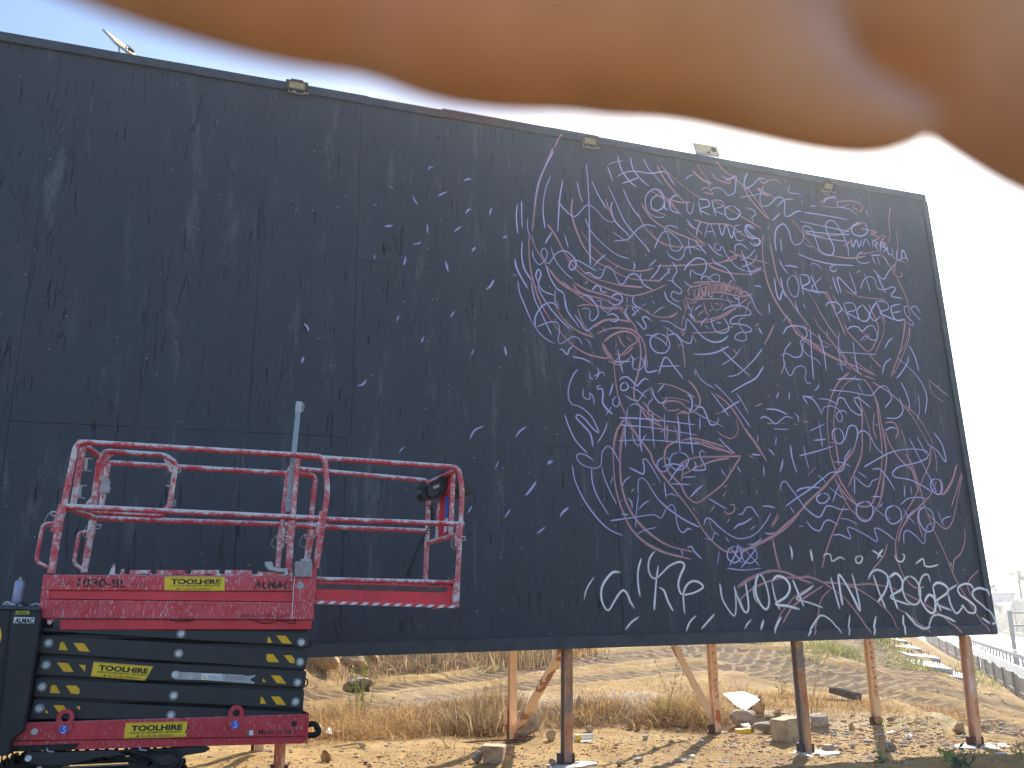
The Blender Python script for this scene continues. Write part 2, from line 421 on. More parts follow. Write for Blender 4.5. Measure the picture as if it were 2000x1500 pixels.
def ibeam(name, a, b, parent, mat, w=.105, h=.12):
    """steel I section from a (foot) to b (head) in billboard-local space"""
    a, b = Vector(a), Vector(b); t = (b - a).normalized(); u = Vector((1, 0, 0)); u = (u - t * u.dot(t)).normalized(); v = t.cross(u)
    mb = MB(); f = .012; L = b - a
    for (u0, u1, v0, v1) in ((-w / 2, w / 2, -h / 2, -h / 2 + f), (-w / 2, w / 2, h / 2 - f, h / 2), (-.006, .006, -h / 2 + f + .0005, h / 2 - f - .0005)):
        mb.prism([a + u * u0 + v * v0, a + u * u1 + v * v0, a + u * u1 + v * v1, a + u * u0 + v * v1], L)
    return mb.build(name, mat, parent)
def foot_z(bx, off):
    p = BW(bx, 0, off); return float(terrain(p[0], p[1]))
specs = [(-5.75, M_RUST1), (-2.62, M_RUST2), (.655, M_RUST1), (3.93, M_RUST1), (6.79, M_RUST3)]
ROFF = 2.1
for i, (bx, mt) in enumerate(specs):
    zf = foot_z(bx, 0)
    # the front posts lean a little, foot pulled to the left as the photograph shows
    dx = (0, 0, -.06, -.03, -.10)[i]
    ibeam('post', (bx + dx, .075, zf - .25), (bx, .075, BZ0 - .05), board, mt)
    ibeam('post', (bx, .21, BZ0 - .04), (bx, .21, BZ1 - .2), board, mt)
    mb = MB().box((bx + dx - .12, -.04, zf - .1), (bx + dx + .12, .2, zf + .012)).box((bx + dx - .085, .005, zf + .013), (bx + dx - .056, .145, zf + .11)).box((bx + dx + .056, .005, zf + .013), (bx + dx + .085, .145, zf + .11))
    mb.build('foot_bracket', M_DARKFOOT, board)
    zr = foot_z(bx, -ROFF)
    rx = bx + (0, 0, .12, .02, .12)[i]
    ibeam('rear_post', (rx - (.16 if i in (2,) else .10), ROFF, zr - .25), (rx + .02, ROFF, 5.2), board, M_RUST2, .10, .12)
    fb = MB().box((rx - .2, ROFF - .1, zr - .1), (rx + .06, ROFF + .1, zr + .01)).box((rx - .19, ROFF - .05, zr + .011), (rx - .155, ROFF + .05, zr + .12)).build('foot_bracket', M_DARKFOOT, board)
    ibeam('raking_strut', (bx, ROFF - .08, 5.0), (bx, .28, 7.2), board, M_RUST2, .08, .08)
M_BRACE = rust_mat('brace_paint', (.70, .50, .36), (.80, .62, .46), (.34, .18, .13))
def flatbar(name, a, b, w, th, mat):
    a, b = Vector(a), Vector(b); t = (b - a).normalized(); y = Vector((0, 1, 0)); y = (y - t * y.dot(t)).normalized(); u = t.cross(y)
    return MB().prism([a + u * w / 2 - y * th / 2, a - u * w / 2 - y * th / 2, a - u * w / 2 + y * th / 2, a + u * w / 2 + y * th / 2], b - a).build(name, mat, board)
z2 = foot_z(.7, -ROFF); z3 = foot_z(3.95, -ROFF)
flatbar('brace', (.70, ROFF - .10, z2 + .20), (.66, .17, 1.62), .10, .05, M_BRACE)
flatbar('brace', (3.86, ROFF + .02, z3 + .12), (2.88, ROFF + .02, z3 + 1.95), .09, .05, M_BRACE)
flatbar('brace', (-2.62, ROFF - .10, foot_z(-2.6, -ROFF) + .2), (-2.66, .17, 1.62), .10, .05, M_BRACE)
flatbar('brace', (6.95, ROFF - .02, 4.6), (3.95, ROFF - .02, 5.0), .07, .05, M_BRACE)
# concrete under the front feet
for bx, w in ((3.9, .36), (6.69, .4), (.6, .3)):
    z = foot_z(bx, .1)
    mb = MB(); n = 14
    pts = [(bx + math.cos(2 * PI * k / n) * w * random.uniform(.8, 1.1), -.05 + math.sin(2 * PI * k / n) * w * .7 * random.uniform(.8, 1.1), z - .06) for k in range(n)]
    mb.prism(pts, (0, 0, .07)); mb.build('concrete_footing', plain('pale_concrete', (.46, .42, .36), .85, 0, .15, 9, .4), board)

# ------------------------------------------------------------------ sprayed lines, traced as thin ribbons on the panels
# each line: colour, width, then points; "@" sets origin and scale of the coordinates that follow
STROKES = """
@980 240 .26
P5 115,610 105,700 115,840
P5 145,590 145,700 150,800
P5 190,715 190,800 215,880
P5 365,400 325,500 305,650 320,800
P5 455,430 430,580 415,830
P6 415,590 470,660 540,710 590,665 640,622 700,655 770,730 830,750 845,735
P7 630,310 645,500 652,700 655,900 660,1080
P5 560,440 580,540 605,610
P5 670,440 720,550 790,660
P5 620,720 660,810 740,900 850,990 960,1030
P6 790,470 850,600 920,750 1020,870 1090,950 1105,980
P6 830,590 815,650 850,750 930,830 960,870
P5 905,500 960,620 1030,720
P7 785,325 810,390 830,455
P5 785,325 840,300 915,290
P6 865,250 890,350 950,440 1010,490
P6 960,260 980,350 1040,430 1105,485
P7 1055,265 1090,340 1150,410 1210,475
P6 855,412 930,375 1010,370 1110,385 1215,372 1250,410 1295,475
P5 895,462 960,440 1030,415
P6 1160,790 1090,770 1030,790 980,840 940,880 825,895
P5 820,820 900,875 960,905
P5 465,835 480,890 495,945
P5 375,825 345,870 320,915
P6 225,960 235,1020 280,1070 330,1020 335,970 310,945 290,980 320,1040 350,1060 400,990 460,965 510,990 550,1040 550,1090 520,1110 500,1080 520,1040 570,1040 640,1080 710,1120
P6 360,930 400,1040 470,1130 530,1180
P7 150,890 145,1000 165,1100 220,1190
P8 95,1025 105,1090 150,1180 195,1255
P6 75,1140 115,1160
P6 115,1180 130,1280 170,1380 215,1490
P6 325,1070 360,1170 410,1250 460,1290 480,1400 540,1490 585,1550
P5 780,990 720,1040 680,1090
P4 880,1060 840,1110
P4 1160,1025 1130,1055 1095,1090
P6 980,1050 995,1080 980,1110
P7 610,1140 650,1130 700,1165 740,1165 765,1110 790,1080 830,1110 850,1160 880,1210 910,1210 950,1150 1000,1140 1040,1180 1060,1220 1130,1260
P5 710,1100 770,1110
P5 1040,1130 1030,1190
P5 1190,1060 1160,1120 1110,1180
P5 1245,1120 1200,1170 1160,1205
P5 1230,1080 1260,1150
P4 1260,1090 1235,1145
P6 1270,1045 1310,1110 1280,1170 1290,1210 1345,1260 1330,1290 1280,1270 1265,1310 1300,1340 1340,1350
P6 1225,1185 1275,1195 1300,1230
P7 1360,1185 1390,1220 1430,1235
P6 1360,1115 1400,1060 1460,1020 1520,1040 1530,1090 1500,1145 1450,1135 1415,1110 1410,1180
P6 1490,1190 1500,1160 1540,1160 1590,1200 1628,1190 1625,1150 1580,1145 1530,1190
P6 1230,690 1200,715 1130,705 1080,650 1075,560 1130,505 1190,520 1215,590
P6 1215,590 1170,550 1120,580 1120,640 1160,665 1205,640 1215,590 1220,650 1250,655
P6 1330,560 1290,550 1255,600 1265,660 1310,680 1345,690
P6 1385,580 1385,660 1410,690 1430,650 1435,590
P6 1470,580 1480,650 1495,710
P6 1470,580 1540,585 1550,630 1480,655 1560,700
P6 1570,580 1585,650 1605,710
P6 1570,585 1640,590 1660,630 1590,655 1680,705
P6 1730,625 1670,650 1690,720 1750,725 1785,680 1730,625
P6 1380,730 1430,790 1440,800
P6 1490,740 1465,800 1450,870
P6 1515,870 1550,760 1605,875
P5 1520,825 1590,820
P6 1620,760 1650,850 1680,770 1720,870 1745,770
P6 1790,770 1740,790 1760,885 1825,880
P5 1745,830 1810,815
P6 1895,800 1850,770 1820,790 1870,850 1925,880 1920,920 1880,900
P5 1140,950 1180,860 1220,820 1260,830 1320,880 1350,930 1320,965 1270,960 1255,900 1240,840 1215,810 1250,775 1330,800
P7 1230,970 1260,1010 1320,1035 1360,1000 1370,950 1430,940 1500,970
P5 1395,860 1400,930 1415,1000
P5 1440,890 1480,930 1530,990
P6 1540,910 1600,980 1660,1010
P6 1635,915 1595,915 1595,950 1630,965 1645,930 1690,1010 1760,1090 1830,1120
P6 1850,960 1790,915 1745,930 1750,980
P6 1790,960 1830,1060 1870,1160
P5 1900,950 1850,1010 1780,1040
P5 1915,985 1880,1050 1790,1090
P5 1570,1020 1600,1060 1680,1100 1750,1200
P5 1945,1090 1880,1120 1830,1120
P9 1075,880 1095,885
P9 1000,935 1025,943
P9 925,968 942,970
P9 1065,998 1085,1002
P9 1200,945 1208,960
P9 1030,1325 1050,1328
P9 1125,1345 1142,1358
P5 1370,440 1400,405 1440,395
P6 1545,520 1590,495 1640,500 1680,540 1700,550 1740,530 1750,470 1755,400
P5 1530,430 1560,490
P6 1840,380 1815,440 1820,500 1880,470 1930,420 1990,440
P5 1780,565 1880,550 1990,525
P6 1815,640 1880,660 1900,690 1870,720 1890,750
P5 1640,400 1700,430 1755,400
R8 450,85 420,130 390,200
R12 385,190 340,290 290,420 260,540 240,680 225,830
R9 220,830 240,920 290,1010 340,1090 420,1180 500,1240 570,1270
P4 385,220 330,320 275,440 250,560 240,660
R8 210,830 200,900 205,1040 225,1160 255,1270 300,1380 360,1480
R10 530,560 520,680 560,820 620,950 700,1040 790,1090 900,1150 1000,1180 1190,1190
R10 335,760 400,850 470,980 550,1060 650,1150 790,1200 900,1225 1060,1240
R8 590,810 660,910 750,1000 850,1070 950,1110 1050,1115 1140,1095
R8 470,1000 560,1110 680,1200 820,1260 950,1300 1030,1295 1140,1260 1240,1215
R9 775,570 800,650 840,730 890,790
R8 1010,660 1060,770 1130,860 1220,920 1330,935 1440,930 1530,920
R11 1100,790 1140,860 1220,915 1330,940
R9 1040,600 1100,700 1180,770 1280,820 1400,870 1540,920
R11 1160,320 1220,430 1300,530 1380,610 1420,640
R8 1180,315 1300,430 1440,540 1530,590
R11 1090,500 1200,560 1330,600 1420,600
R8 1210,570 1290,640 1340,690
R7 1150,500 1230,570 1310,640
R7 1100,640 1180,680 1250,700
R8 1370,790 1430,850 1520,910
R9 1430,730 1550,760 1700,770 1800,840 1900,890
R9 1380,760 1470,810 1510,850
R8 1560,580 1700,650 1850,740 1950,800
R7 1150,1080 1300,1075 1450,1070 1540,1060 1650,1050 1720,1010 1790,990
R9 1540,1060 1580,1090 1700,1130 1850,1140 1930,1110 1945,1090
R8 1700,960 1790,1010 1900,1090 2000,1130
R8 1700,970 1850,1020 2000,1060
R8 1700,960 1760,1000 1730,1030 1650,1050
R12 1420,355 1500,430 1590,470
R8 1450,300 1540,430 1600,480
R8 1580,290 1700,390 1800,470 1850,560 1950,680 2000,730
R8 1480,510 1540,490 1580,540 1500,520
R9 1570,370 1600,420 1700,460 1710,445 1650,430
R7 1640,450 1740,400 1700,380
R9 1900,490 1960,540 2000,560
@980 500 .26
P6 215,480 260,560 330,630 400,665
P5 215,190 240,320 290,430 370,600
P5 260,230 300,310 370,410 450,500 520,560
P5 460,290 490,420 540,490 580,540
P6 400,240 395,330 430,380
P6 270,215 250,150 270,105 290,140 270,215 310,270 390,300
P6 250,540 245,470 290,390 350,355 400,370 430,410
P6 250,540 300,520 360,500 410,505 430,560 420,620 430,665 490,635 530,608 580,630 600,680
P7 615,620 650,650 670,700
P6 425,710 450,705 470,730 490,745 500,705 540,675
P7 520,760 600,775 665,805
P7 570,850 530,900 500,980 495,1060 520,1115 590,1140 660,1200 700,1270 722,1330 680,1300 620,1230 570,1195 552,1215 600,1270 660,1340 680,1440
P7 650,870 660,920 690,930
P6 705,835 725,880 700,930
P6 680,910 750,875 770,915
P7 610,990 605,1050 630,1080 660,1070 650,1030 680,1060 690,1130
P8 740,975 710,985 720,1005 748,1000 755,1050 750,1100 780,1150 830,1195
P5 830,955 820,1000 800,1055
P5 820,1135 770,1205
P7 870,1050 830,1080 830,1120 860,1135 880,1100 870,1050
P8 920,950 890,970 890,1010 930,1010 945,980 920,950
P7 875,940 900,915 940,915 980,950 1010,980 1040,945 1070,925 1100,940
P6 910,1045 970,1080 1020,1090 1060,1030 1105,1000
P6 950,985 1010,1010 1080,1070
P7 1120,990 1140,1060 1190,1110 1240,1070
P6 1220,960 1160,1030
P7 1100,1090 1130,1080 1100,1100 1090,1150 1110,1170 1080,1165
P6 865,700 880,790 905,885
P7 835,800 960,795
P7 960,740 980,780 975,850
P7 1020,765 978,790 980,845 1030,860 1060,820 1050,775 1020,765
P7 1070,740 1080,870 1170,862
P7 1170,895 1220,765 1290,840 1360,930
P6 1165,832 1340,830
P5 1060,600 1110,600 1200,640 1240,690
P6 1180,585 1120,610 1110,670 1150,725 1220,730 1255,680 1240,620 1180,585
P7 1240,600 1300,590 1350,640 1410,660 1425,590
P7 1180,490 1250,500 1320,545 1370,555 1385,480 1440,540 1500,610 1580,650 1650,640 1695,600
P6 1210,530 1280,580 1330,630 1360,700
P5 1390,430 1440,480
P7 1215,265 1235,330 1290,370 1330,390 1345,420
P5 1225,385 1180,400 1130,445
P7 935,310 935,360
P6 990,300 975,340 1000,380 1050,400
P4 1080,360 1040,385
P6 610,225 650,185
P7 670,270 700,230 735,240 740,270 790,280
P6 590,310 640,300 700,370 720,440 680,490 650,470 660,420 620,395 590,410
P6 700,345 740,340 740,390 790,430 820,400 850,370 900,385
P6 800,320 810,360 860,370 900,340 890,300 850,290 810,320
P5 780,450 830,440 870,470 840,500 800,480
P6 940,380 920,440 960,500
P6 1035,440 990,390 975,400 1000,440 970,450 1035,400
P5 1070,400 1110,440
P7 1120,495 1080,462 1050,470 1078,530 1060,555 1030,520 1000,490
P8 540,440 580,500 620,560 650,560 685,530
P6 745,535 785,585
P5 870,1218 1000,1222 1200,1240 1450,1272
P5 880,1272 1100,1290 1300,1320 1470,1350
P5 860,1390 1100,1385 1300,1400 1480,1415
P5 940,1140 920,1300 925,1440
P5 1035,1150 1030,1350 1045,1480
P5 1125,1170 1130,1350 1140,1450
P5 1215,1180 1218,1400
P5 1315,1200 1325,1350 1332,1480
P6 1395,1190 1410,1350 1430,1500
P6 1480,1210 1480,1320
P6 945,1140 980,1115 1020,1125 1080,1165
P7 1380,1045 1410,1060 1425,1110 1410,1165 1390,1140
P7 1440,1120 1470,1140 1500,1140 1530,1200 1560,1270 1610,1260 1620,1210
P5 1430,1170 1520,1220 1600,1260 1665,1290
P7 970,1320 985,1390 1020,1430 1040,1400 1080,1340
P5 465,1190 500,1290 550,1390 640,1490
P6 790,1250 760,1330 710,1410
P6 1580,955 1650,1020 1730,1110 1790,1190 1860,1290
P6 1560,1020 1630,1110 1700,1210
P7 1640,1180 1730,1120 1785,1090
P6 1750,1030 1800,1100 1845,1190
P5 1440,840 1480,920 1540,970 1600,1000
P6 1430,740 1520,742 1610,725 1700,680
P5 1650,715 1750,810 1860,910
P5 1640,825 1740,760 1790,690
P6 1680,910 1770,890 1880,790 1950,700
P7 1710,1030 1810,970 1900,920 1960,830
P9 1920,540 1935,570 1950,590
P9 1890,235 1920,230 1945,240
R10 350,100 430,200 540,270 640,300 760,330 850,380 930,450 1000,540 1030,650 1040,760 1020,880 990,990 1000,1090 1080,1170 1190,1270
R9 240,200 270,320 340,450 430,570 540,680 640,740 770,770 820,760
R10 385,310 410,400 470,490 570,570 690,615
R9 530,200 640,260 780,300 900,350
R10 530,210 560,260 640,310 740,390 860,400 910,380
R8 450,190 560,290 680,370 760,390
R8 560,380 600,500 650,570 690,610
R12 660,545 690,530 760,490 840,480 920,490 980,500
R8 560,380 640,370 780,390 900,400 960,480
R7 900,370 980,380 1060,410 1130,450 1220,465 1320,435
R8 700,590 800,550 900,545 980,560 1020,600
R10 760,650 820,600 900,570 970,580 1010,620 1010,650 960,680 900,740 850,790 820,770 780,700 760,650
R8 870,590 890,650 930,700
R9 920,590 950,630 990,640
R7 860,650 850,700
R10 750,650 770,710 820,790
R9 780,700 830,780 845,900 860,1010 880,1090 930,1210
R7 830,740 920,740 990,680
R7 790,790 820,800 880,820 970,760
R7 1000,560 1060,650 1080,750 1090,860
R7 1130,985 1105,1000 1120,1040 1130,1110
R6 1150,960 1250,970 1370,1020 1450,1070
R10 1390,930 1450,1000 1485,1090 1460,1150 1400,1180 1330,1180
R9 1240,1160 1210,1130 1220,1100 1280,1090 1340,1105 1380,1140 1410,1165
R6 1180,1080 1250,1065 1350,1080 1430,1110
R7 1220,1160 1280,1165 1340,1150
R10 1310,1190 1330,1300 1320,1380 1240,1430 1210,1500
R12 1240,1260 1240,1330 1230,1420
R8 1270,1260 1310,1320 1310,1390
R7 1300,1200 1350,1170 1390,1175
R8 1180,1330 1230,1290 1240,1265
R7 930,1210 1000,1320 1100,1480
R7 1080,1170 1110,1240 1120,1330
R9 930,1210 870,1300 840,1400 830,1500
R11 925,1270 900,1350 885,1430 880,1500
R11 1330,1390 1430,1375 1550,1400 1680,1440
R9 1430,1385 1560,1440 1690,1470 1740,1490
R8 1590,1030 1690,1110 1760,1200 1830,1320 1900,1420 1950,1500
R5 1600,1310 1670,1360 1730,1370 1770,1310 1750,1210
R4 1580,1190 1650,1180
R5 1230,550 1240,600 1230,680
R6 1350,680 1365,770 1370,850
R5 1330,700 1320,680 1350,668 1375,685
R5 1620,700 1650,690 1690,690
R5 1730,690 1745,720 1770,745
R5 1795,755 1825,758
R5 1850,750 1880,745
R5 1880,540 1930,500
R6 1445,850 1445,910
@1300 520 .1
R9 400,720 380,860 330,1000 305,1120 300,1220
R9 375,880 350,1000 340,1120
R9 300,1350 295,1280 330,1260 350,1300 320,1355 300,1350
R9 330,1250 380,1210 390,1170
R12 350,600 420,640 520,680 600,640
R14 350,560 400,700 540,730 640,650
R12 500,700 600,690 720,580 850,540 1000,520 1150,540 1300,570 1450,600 1600,610
R12 480,640 600,650 740,650 1000,645 1200,680 1400,730
R11 350,620 350,800 420,830 520,800
R11 540,740 500,850 480,950 480,1020 570,1090 700,1110 850,1090 1000,1040 1150,970 1300,860 1440,750 1600,620
R9 560,1080 700,1080 850,1040 1000,1000 1150,930 1300,830
R10 410,440 440,540 440,600
R10 450,500 600,460 720,430 850,380 1000,370 1150,390 1300,430 1450,480 1550,540
R9 500,370 560,330 720,320 900,310 1050,330 1180,380 1300,400
R8 440,430 620,390 760,350 900,350
R8 400,540 460,420 540,340
R8 540,440 560,600 600,700
R8 580,470 540,560 600,620 650,460 640,600 700,620 690,450 730,560 750,600 770,400 800,560
R8 760,330 770,450 810,560 850,340 830,450 870,560
R8 880,330 880,450 900,550 930,330 940,540 990,320 980,520
R8 1000,330 1020,450 1040,530 1080,350 1090,530 1110,300
R8 1130,290 1150,400 1140,520 1200,340 1170,520 1240,300 1290,300 1190,360
R8 1240,320 1240,420 1210,520 1300,420 1330,340 1270,540
R8 1330,350 1320,470 1380,390 1340,560 1420,420 1400,570
R8 1400,420 1480,440 1400,570 1500,500 1460,600 1600,560
R8 1600,610 1680,530
R8 1690,660 1600,750 1560,880 1500,980
R8 1460,1010 1390,1110
R8 460,1310 600,1310 850,1300 1050,1280 1200,1220 1330,1170
R8 510,1340 560,1450 590,1500
R12 890,690 885,790 940,860 1020,860 1080,800 1080,730 1040,690
R9 920,740 990,740 1040,770
R9 730,700 750,830 790,930 850,990
R10 600,1000 670,920 740,860
R8 700,930 770,890
R8 1710,1190 1820,1110
R8 0,1010 120,990 220,900
P8 1080,885 1200,810 1350,770 1450,780 1560,830 1640,900 1630,960 1500,970 1340,990 1250,1060 1250,1130 1400,1140 1560,1170 1660,1250 1600,1300 1450,1300 1350,1360 1340,1430 1450,1470 1550,1450 1540,1340 1450,1210 1410,1110 1460,1030 1550,1020
P8 890,1020 880,1100 920,1220 1000,1300 1110,1320 1200,1270 1210,1180 1160,1080 1100,1010
P9 1490,480 1600,560 1680,680 1740,840 1880,990
P7 1170,570 1200,660 1280,780 1360,900
P7 1300,570 1340,640 1380,650 1410,600
P7 1410,580 1410,700 1440,850
P9 540,890 600,820 700,760
P8 740,1140 790,1200 850,1255
P8 410,920 500,980 570,1080
P7 660,1190 720,1080 800,1000
P7 820,900 900,850
P8 400,710 440,820 470,920
P8 800,560 870,610 910,580
P7 1050,640 1110,560
P7 610,340 660,430 730,520
P7 290,640 330,720
P7 960,1110 1080,1120
@1060 760 .26
P6 380,540 310,495 260,490 250,520 290,570 380,598 430,570 440,480 480,430 520,460 570,550
P6 435,570 450,650 490,750 550,870
P6 215,570 240,700 320,860 420,990 500,1060 600,1105
P5 360,590 365,690 400,800 490,950
P6 525,650 500,720
P6 660,655 610,690 590,740
P6 630,820 660,850 665,900
P7 640,590 700,620 750,640 755,580 745,535 770,530 820,600 860,670 880,710
P7 710,800 710,700 730,670 770,690 820,770 870,840 950,910 1050,980 1170,1040
P9 800,660 820,668
P9 815,718 838,718
P9 450,830 466,828
P8 820,910 845,905
P7 685,745 655,775
P7 595,830 575,850
P5 715,790 700,880 695,950 690,1050
P7 800,835 750,865 710,910
P7 580,940 640,945
P6 500,990 650,970 820,945 880,970 920,900 960,868 985,900 1000,1000 1020,1060 1050,1080 1080,1050 1115,1060
P5 680,1105 760,1060 850,1040
P5 920,800 960,790 1010,810
P5 905,700 920,820
P6 900,510 855,550 860,600 900,625 940,590 940,530 900,510
P6 1020,475 960,500 950,570 1000,610 1060,590 1090,530 1060,490 1020,475
P6 890,585 960,565 1010,570 1070,590
P6 940,700 1000,610 1060,560
P5 1035,665 1150,660
P6 940,715 1020,715 1105,720
P6 1200,720 1150,760 1100,815
P6 1130,540 1145,580 1120,610 1215,605 1195,550 1170,490 1190,465 1220,490
P7 1330,595 1350,635 1375,665
P6 1395,575 1400,630
P6 1450,580 1485,635
P6 1310,365 1380,440 1440,490
P7 1230,820 1300,860 1350,890 1380,900
P10 1470,765 1495,772
P7 1590,755 1605,785
P7 1350,740 1380,725
P7 1450,940 1490,940 1520,892 1560,890 1590,930 1620,975
P7 1635,885 1680,880 1740,895
P6 1425,1055 1460,1020 1500,1010 1570,965
P6 1545,1060 1595,1025
P6 1400,965 1375,1010
P8 1365,1110 1390,1150
P6 1200,1030 1215,980 1250,975 1320,1040 1400,1100 1480,1125 1580,1095 1660,1010 1705,930
P6 1200,1120 1265,1130 1280,1080 1320,1105
P5 1155,910 1150,940
P7 1430,1180 1385,1210 1380,1270 1430,1305 1480,1270 1475,1200 1430,1180
P7 1540,1190 1490,1230 1500,1290 1550,1310 1600,1270 1590,1210 1540,1190
P5 1455,1165 1540,1240 1620,1330
P5 1390,1330 1440,1240 1460,1165
P5 1480,1345 1540,1270 1600,1190
P6 1370,1345 1500,1360 1640,1345
P6 1320,1210 1310,1270 1300,1330
P5 1400,1190 1490,1310
P6 1530,1165 1580,1165 1640,1120
P8 1650,1075 1690,1090 1745,1080
P9 1075,1190 1110,1185 1130,1220 1190,1280
P6 1030,1200 1045,1250
P7 1680,450 1710,470 1735,510
P7 1650,580 1650,660
P7 1560,495 1620,500
P8 125,965 150,915 185,900
P9 25,570 45,545 75,545
R9 600,230 545,330 525,450 530,620 550,780 600,930 660,1050 760,1150 900,1220 1020,1260 1120,1280
R12 620,290 590,400 575,550 590,740 640,890 720,1010 830,1110 950,1180 1130,1225
R11 600,210 700,350 800,480 830,560 920,680 1000,780 1080,880 1150,980 1220,1090 1320,1190 1400,1225 1520,1205 1650,1150 1800,1060 1930,930
R11 920,430 910,540 950,640 1030,720 1070,800 1150,855 1240,800 1350,710 1410,620 1480,510
R12 1000,590 1050,550 1150,515 1300,510 1490,505
R9 1040,650 1150,590 1280,540 1400,520
R8 1060,540 1100,620
R8 1050,600 1035,700
R12 1050,380 1150,375 1280,410 1370,440
R9 1160,380 1300,440 1430,490
R7 700,90 780,220 900,290
R8 740,90 820,180 920,240
R9 1560,370 1620,450 1675,550
R6 1530,495 1590,525
R6 1120,880 1140,920
R12 1720,1120 1740,1230 1775,1370
R5 1380,760 1340,820
R5 1290,870 1250,925
R6 1350,900 1380,940 1430,920 1430,870 1390,870
R6 1240,960 1260,1040 1310,1100
R6 1700,1040 1740,980 1760,930
R4 1585,805 1610,820
R13 1450,1490 1550,1420 1680,1375 1800,1370 1900,1420 2000,1400
@1450 300 .26667
P5 340,230 330,290 400,300 435,325
P5 425,340 430,385
P6 485,395 510,388 535,395
P6 150,230 120,330 140,390 190,380 240,330 270,325 300,350 300,450 330,465 390,430 430,430
P5 240,400 300,345 370,340
P6 440,435 600,460 770,490
P6 205,500 240,470 275,435
P6 170,570 195,530
P6 80,560 30,540 10,570 50,620 115,630 120,665 80,680 40,650
P7 240,720 230,640 240,560 290,520 330,570 350,640 380,675 430,650 440,590 430,550 460,535 500,560 530,640 560,720 600,745 650,745 660,690 620,600 600,530 630,495 670,510 720,590 760,680 770,775
P6 270,620 280,730
P5 410,500 550,530 780,580
P5 440,570 600,590 780,600
P5 450,580 560,620 760,650
P5 440,660 480,685 520,690
P6 390,735 500,780 650,815 810,825
P6 300,825 350,828 400,840
P9 520,725 532,730
P6 485,830 505,808 540,820 580,855
P8 680,830 640,830 635,860 670,868 683,845
P6 850,505 795,540 800,590 860,610 905,580 890,520 850,505
P8 915,518 925,522
P8 983,532 990,538
P8 1028,560 1035,566
P7 785,625 800,690 825,635 845,690 865,630
P7 868,690 895,630 930,690
P7 940,700 950,640 980,660 960,680 995,710
P7 1005,720 1005,660 1040,665 1015,690 1050,700 1020,725
P7 1050,680 1060,740 1090,745
P7 1085,690 1095,765 1130,770
P7 1120,700 1125,780 1155,785
P7 1150,800 1165,710 1205,800
P6 1150,768 1195,772
P7 880,720 840,740 830,785 870,808 930,800
P6 935,745 965,820
P6 930,750 1010,748
P6 975,750 1000,830
P6 1005,745 1045,790 1060,835
P7 225,910 240,1020 265,1075 285,1000
P7 270,910 300,1040 330,1060
P7 350,895 320,950 350,1040 390,1050 405,980 380,910 350,895
P7 410,890 425,970 440,1050
P7 410,890 470,900 480,950 430,985 560,1030
P7 490,890 525,970 560,1050
P7 575,905 500,995 620,1030
P7 650,900 670,970 695,1035
P7 715,1030 690,910 820,1030 775,870
P7 855,1000 880,930 930,905 960,930 980,990 1030,1000 1090,980 1110,1000 1080,1040 1100,1055 1165,1065
P6 880,870 905,950 930,1020
P6 975,890 1040,1030
P5 945,850 1020,925 1060,870 1110,810
P6 820,880 860,860
P7 645,1090 680,1200
P7 600,1130 620,1095 690,1100 715,1150 680,1180
P7 730,1100 755,1170 780,1240
P7 730,1100 800,1100 820,1150 760,1170 870,1230
P7 870,1110 830,1150 850,1220 900,1230 920,1180 870,1110
P7 975,1090 945,1130 925,1190 960,1230 1000,1190
P7 970,1090 1010,1170 1040,1250
P7 970,1090 1040,1090 1060,1140 1000,1170 1110,1225
P7 1150,1105 1080,1130 1110,1220 1180,1220
P6 1090,1170 1150,1160
P7 1215,1120 1175,1130 1190,1190 1235,1235 1240,1265 1190,1240
P5 1300,1185 1260,1125 1225,1140 1260,1190 1300,1230
P6 375,1080 390,1135 410,1185
P6 435,1100 455,1140
P6 330,1175 285,1245
P5 255,770 290,840 330,890
P6 185,1100 190,1180
P7 80,975 110,975 130,990
P7 655,975 625,1000
P9 845,1060 855,1062
R11 150,580 140,680 150,820 180,950 230,1070 300,1180 360,1240
R9 195,640 220,780 260,940 330,1060 400,1160 500,1290
R7 10,230 100,350 200,500
R7 100,250 200,310 260,350
R10 110,175 180,200 240,195 280,240
R9 110,170 140,220 190,205
R9 100,250 150,300 220,310
R8 340,470 400,540 470,640 560,720 650,750 780,770 900,755
R9 580,600 700,600 800,540 870,510
R6 440,590 600,610
R7 1080,385 1065,500 1075,600 1050,680
R8 1115,550 1130,650 1130,760
R8 730,690 790,640
R6 850,550 980,580 930,590 1000,620 960,640 1030,600 1000,680 930,640
R7 830,740 930,730 1000,720 1070,820 1120,900 1160,900 1150,850
R6 1230,880 1190,810 1130,780 1110,830 1100,900
R6 1050,600 1000,660 1060,690
R5 1120,900 1180,1030 1210,1120 1215,1250 1190,1380 1140,1480
R7 370,850 420,960 500,1050 560,1160 620,1260 700,1370
R8 570,990 640,1100 700,1220 750,1340
R7 600,1000 680,1150
R7 650,1040 760,1190
R8 730,1000 850,1050 1040,1075
R8 740,1230 760,1300 850,1400 910,1460
R8 915,1100 960,1200 990,1290 960,1400 920,1460
R6 960,1060 1020,1230 1025,1320 960,1480
R5 830,1290 900,1330 920,1340 870,1380
R6 0,1060 60,1030
R6 230,1250 190,1330 150,1410
R10 360,1240 450,1350 560,1410 640,1420
R6 550,370 620,320 690,320
@1560 330 .07
P22 640,1010 720,880 850,830 960,830 1030,870
P20 1060,880 1050,1070 1200,1100 1380,1140 1500,1230 1630,1330
P18 1830,1130 1870,1260 1930,1340
R18 500,990 700,870 800,800
R16 620,680 830,760
R18 1050,700 1060,850
R22 940,940 1300,910 1500,920 1700,990 1760,1110 1650,1240
R20 1600,1220 1600,1140 1520,1120 1520,960
R18 570,1050 1060,1090 1450,970
R16 800,1140 1000,1100
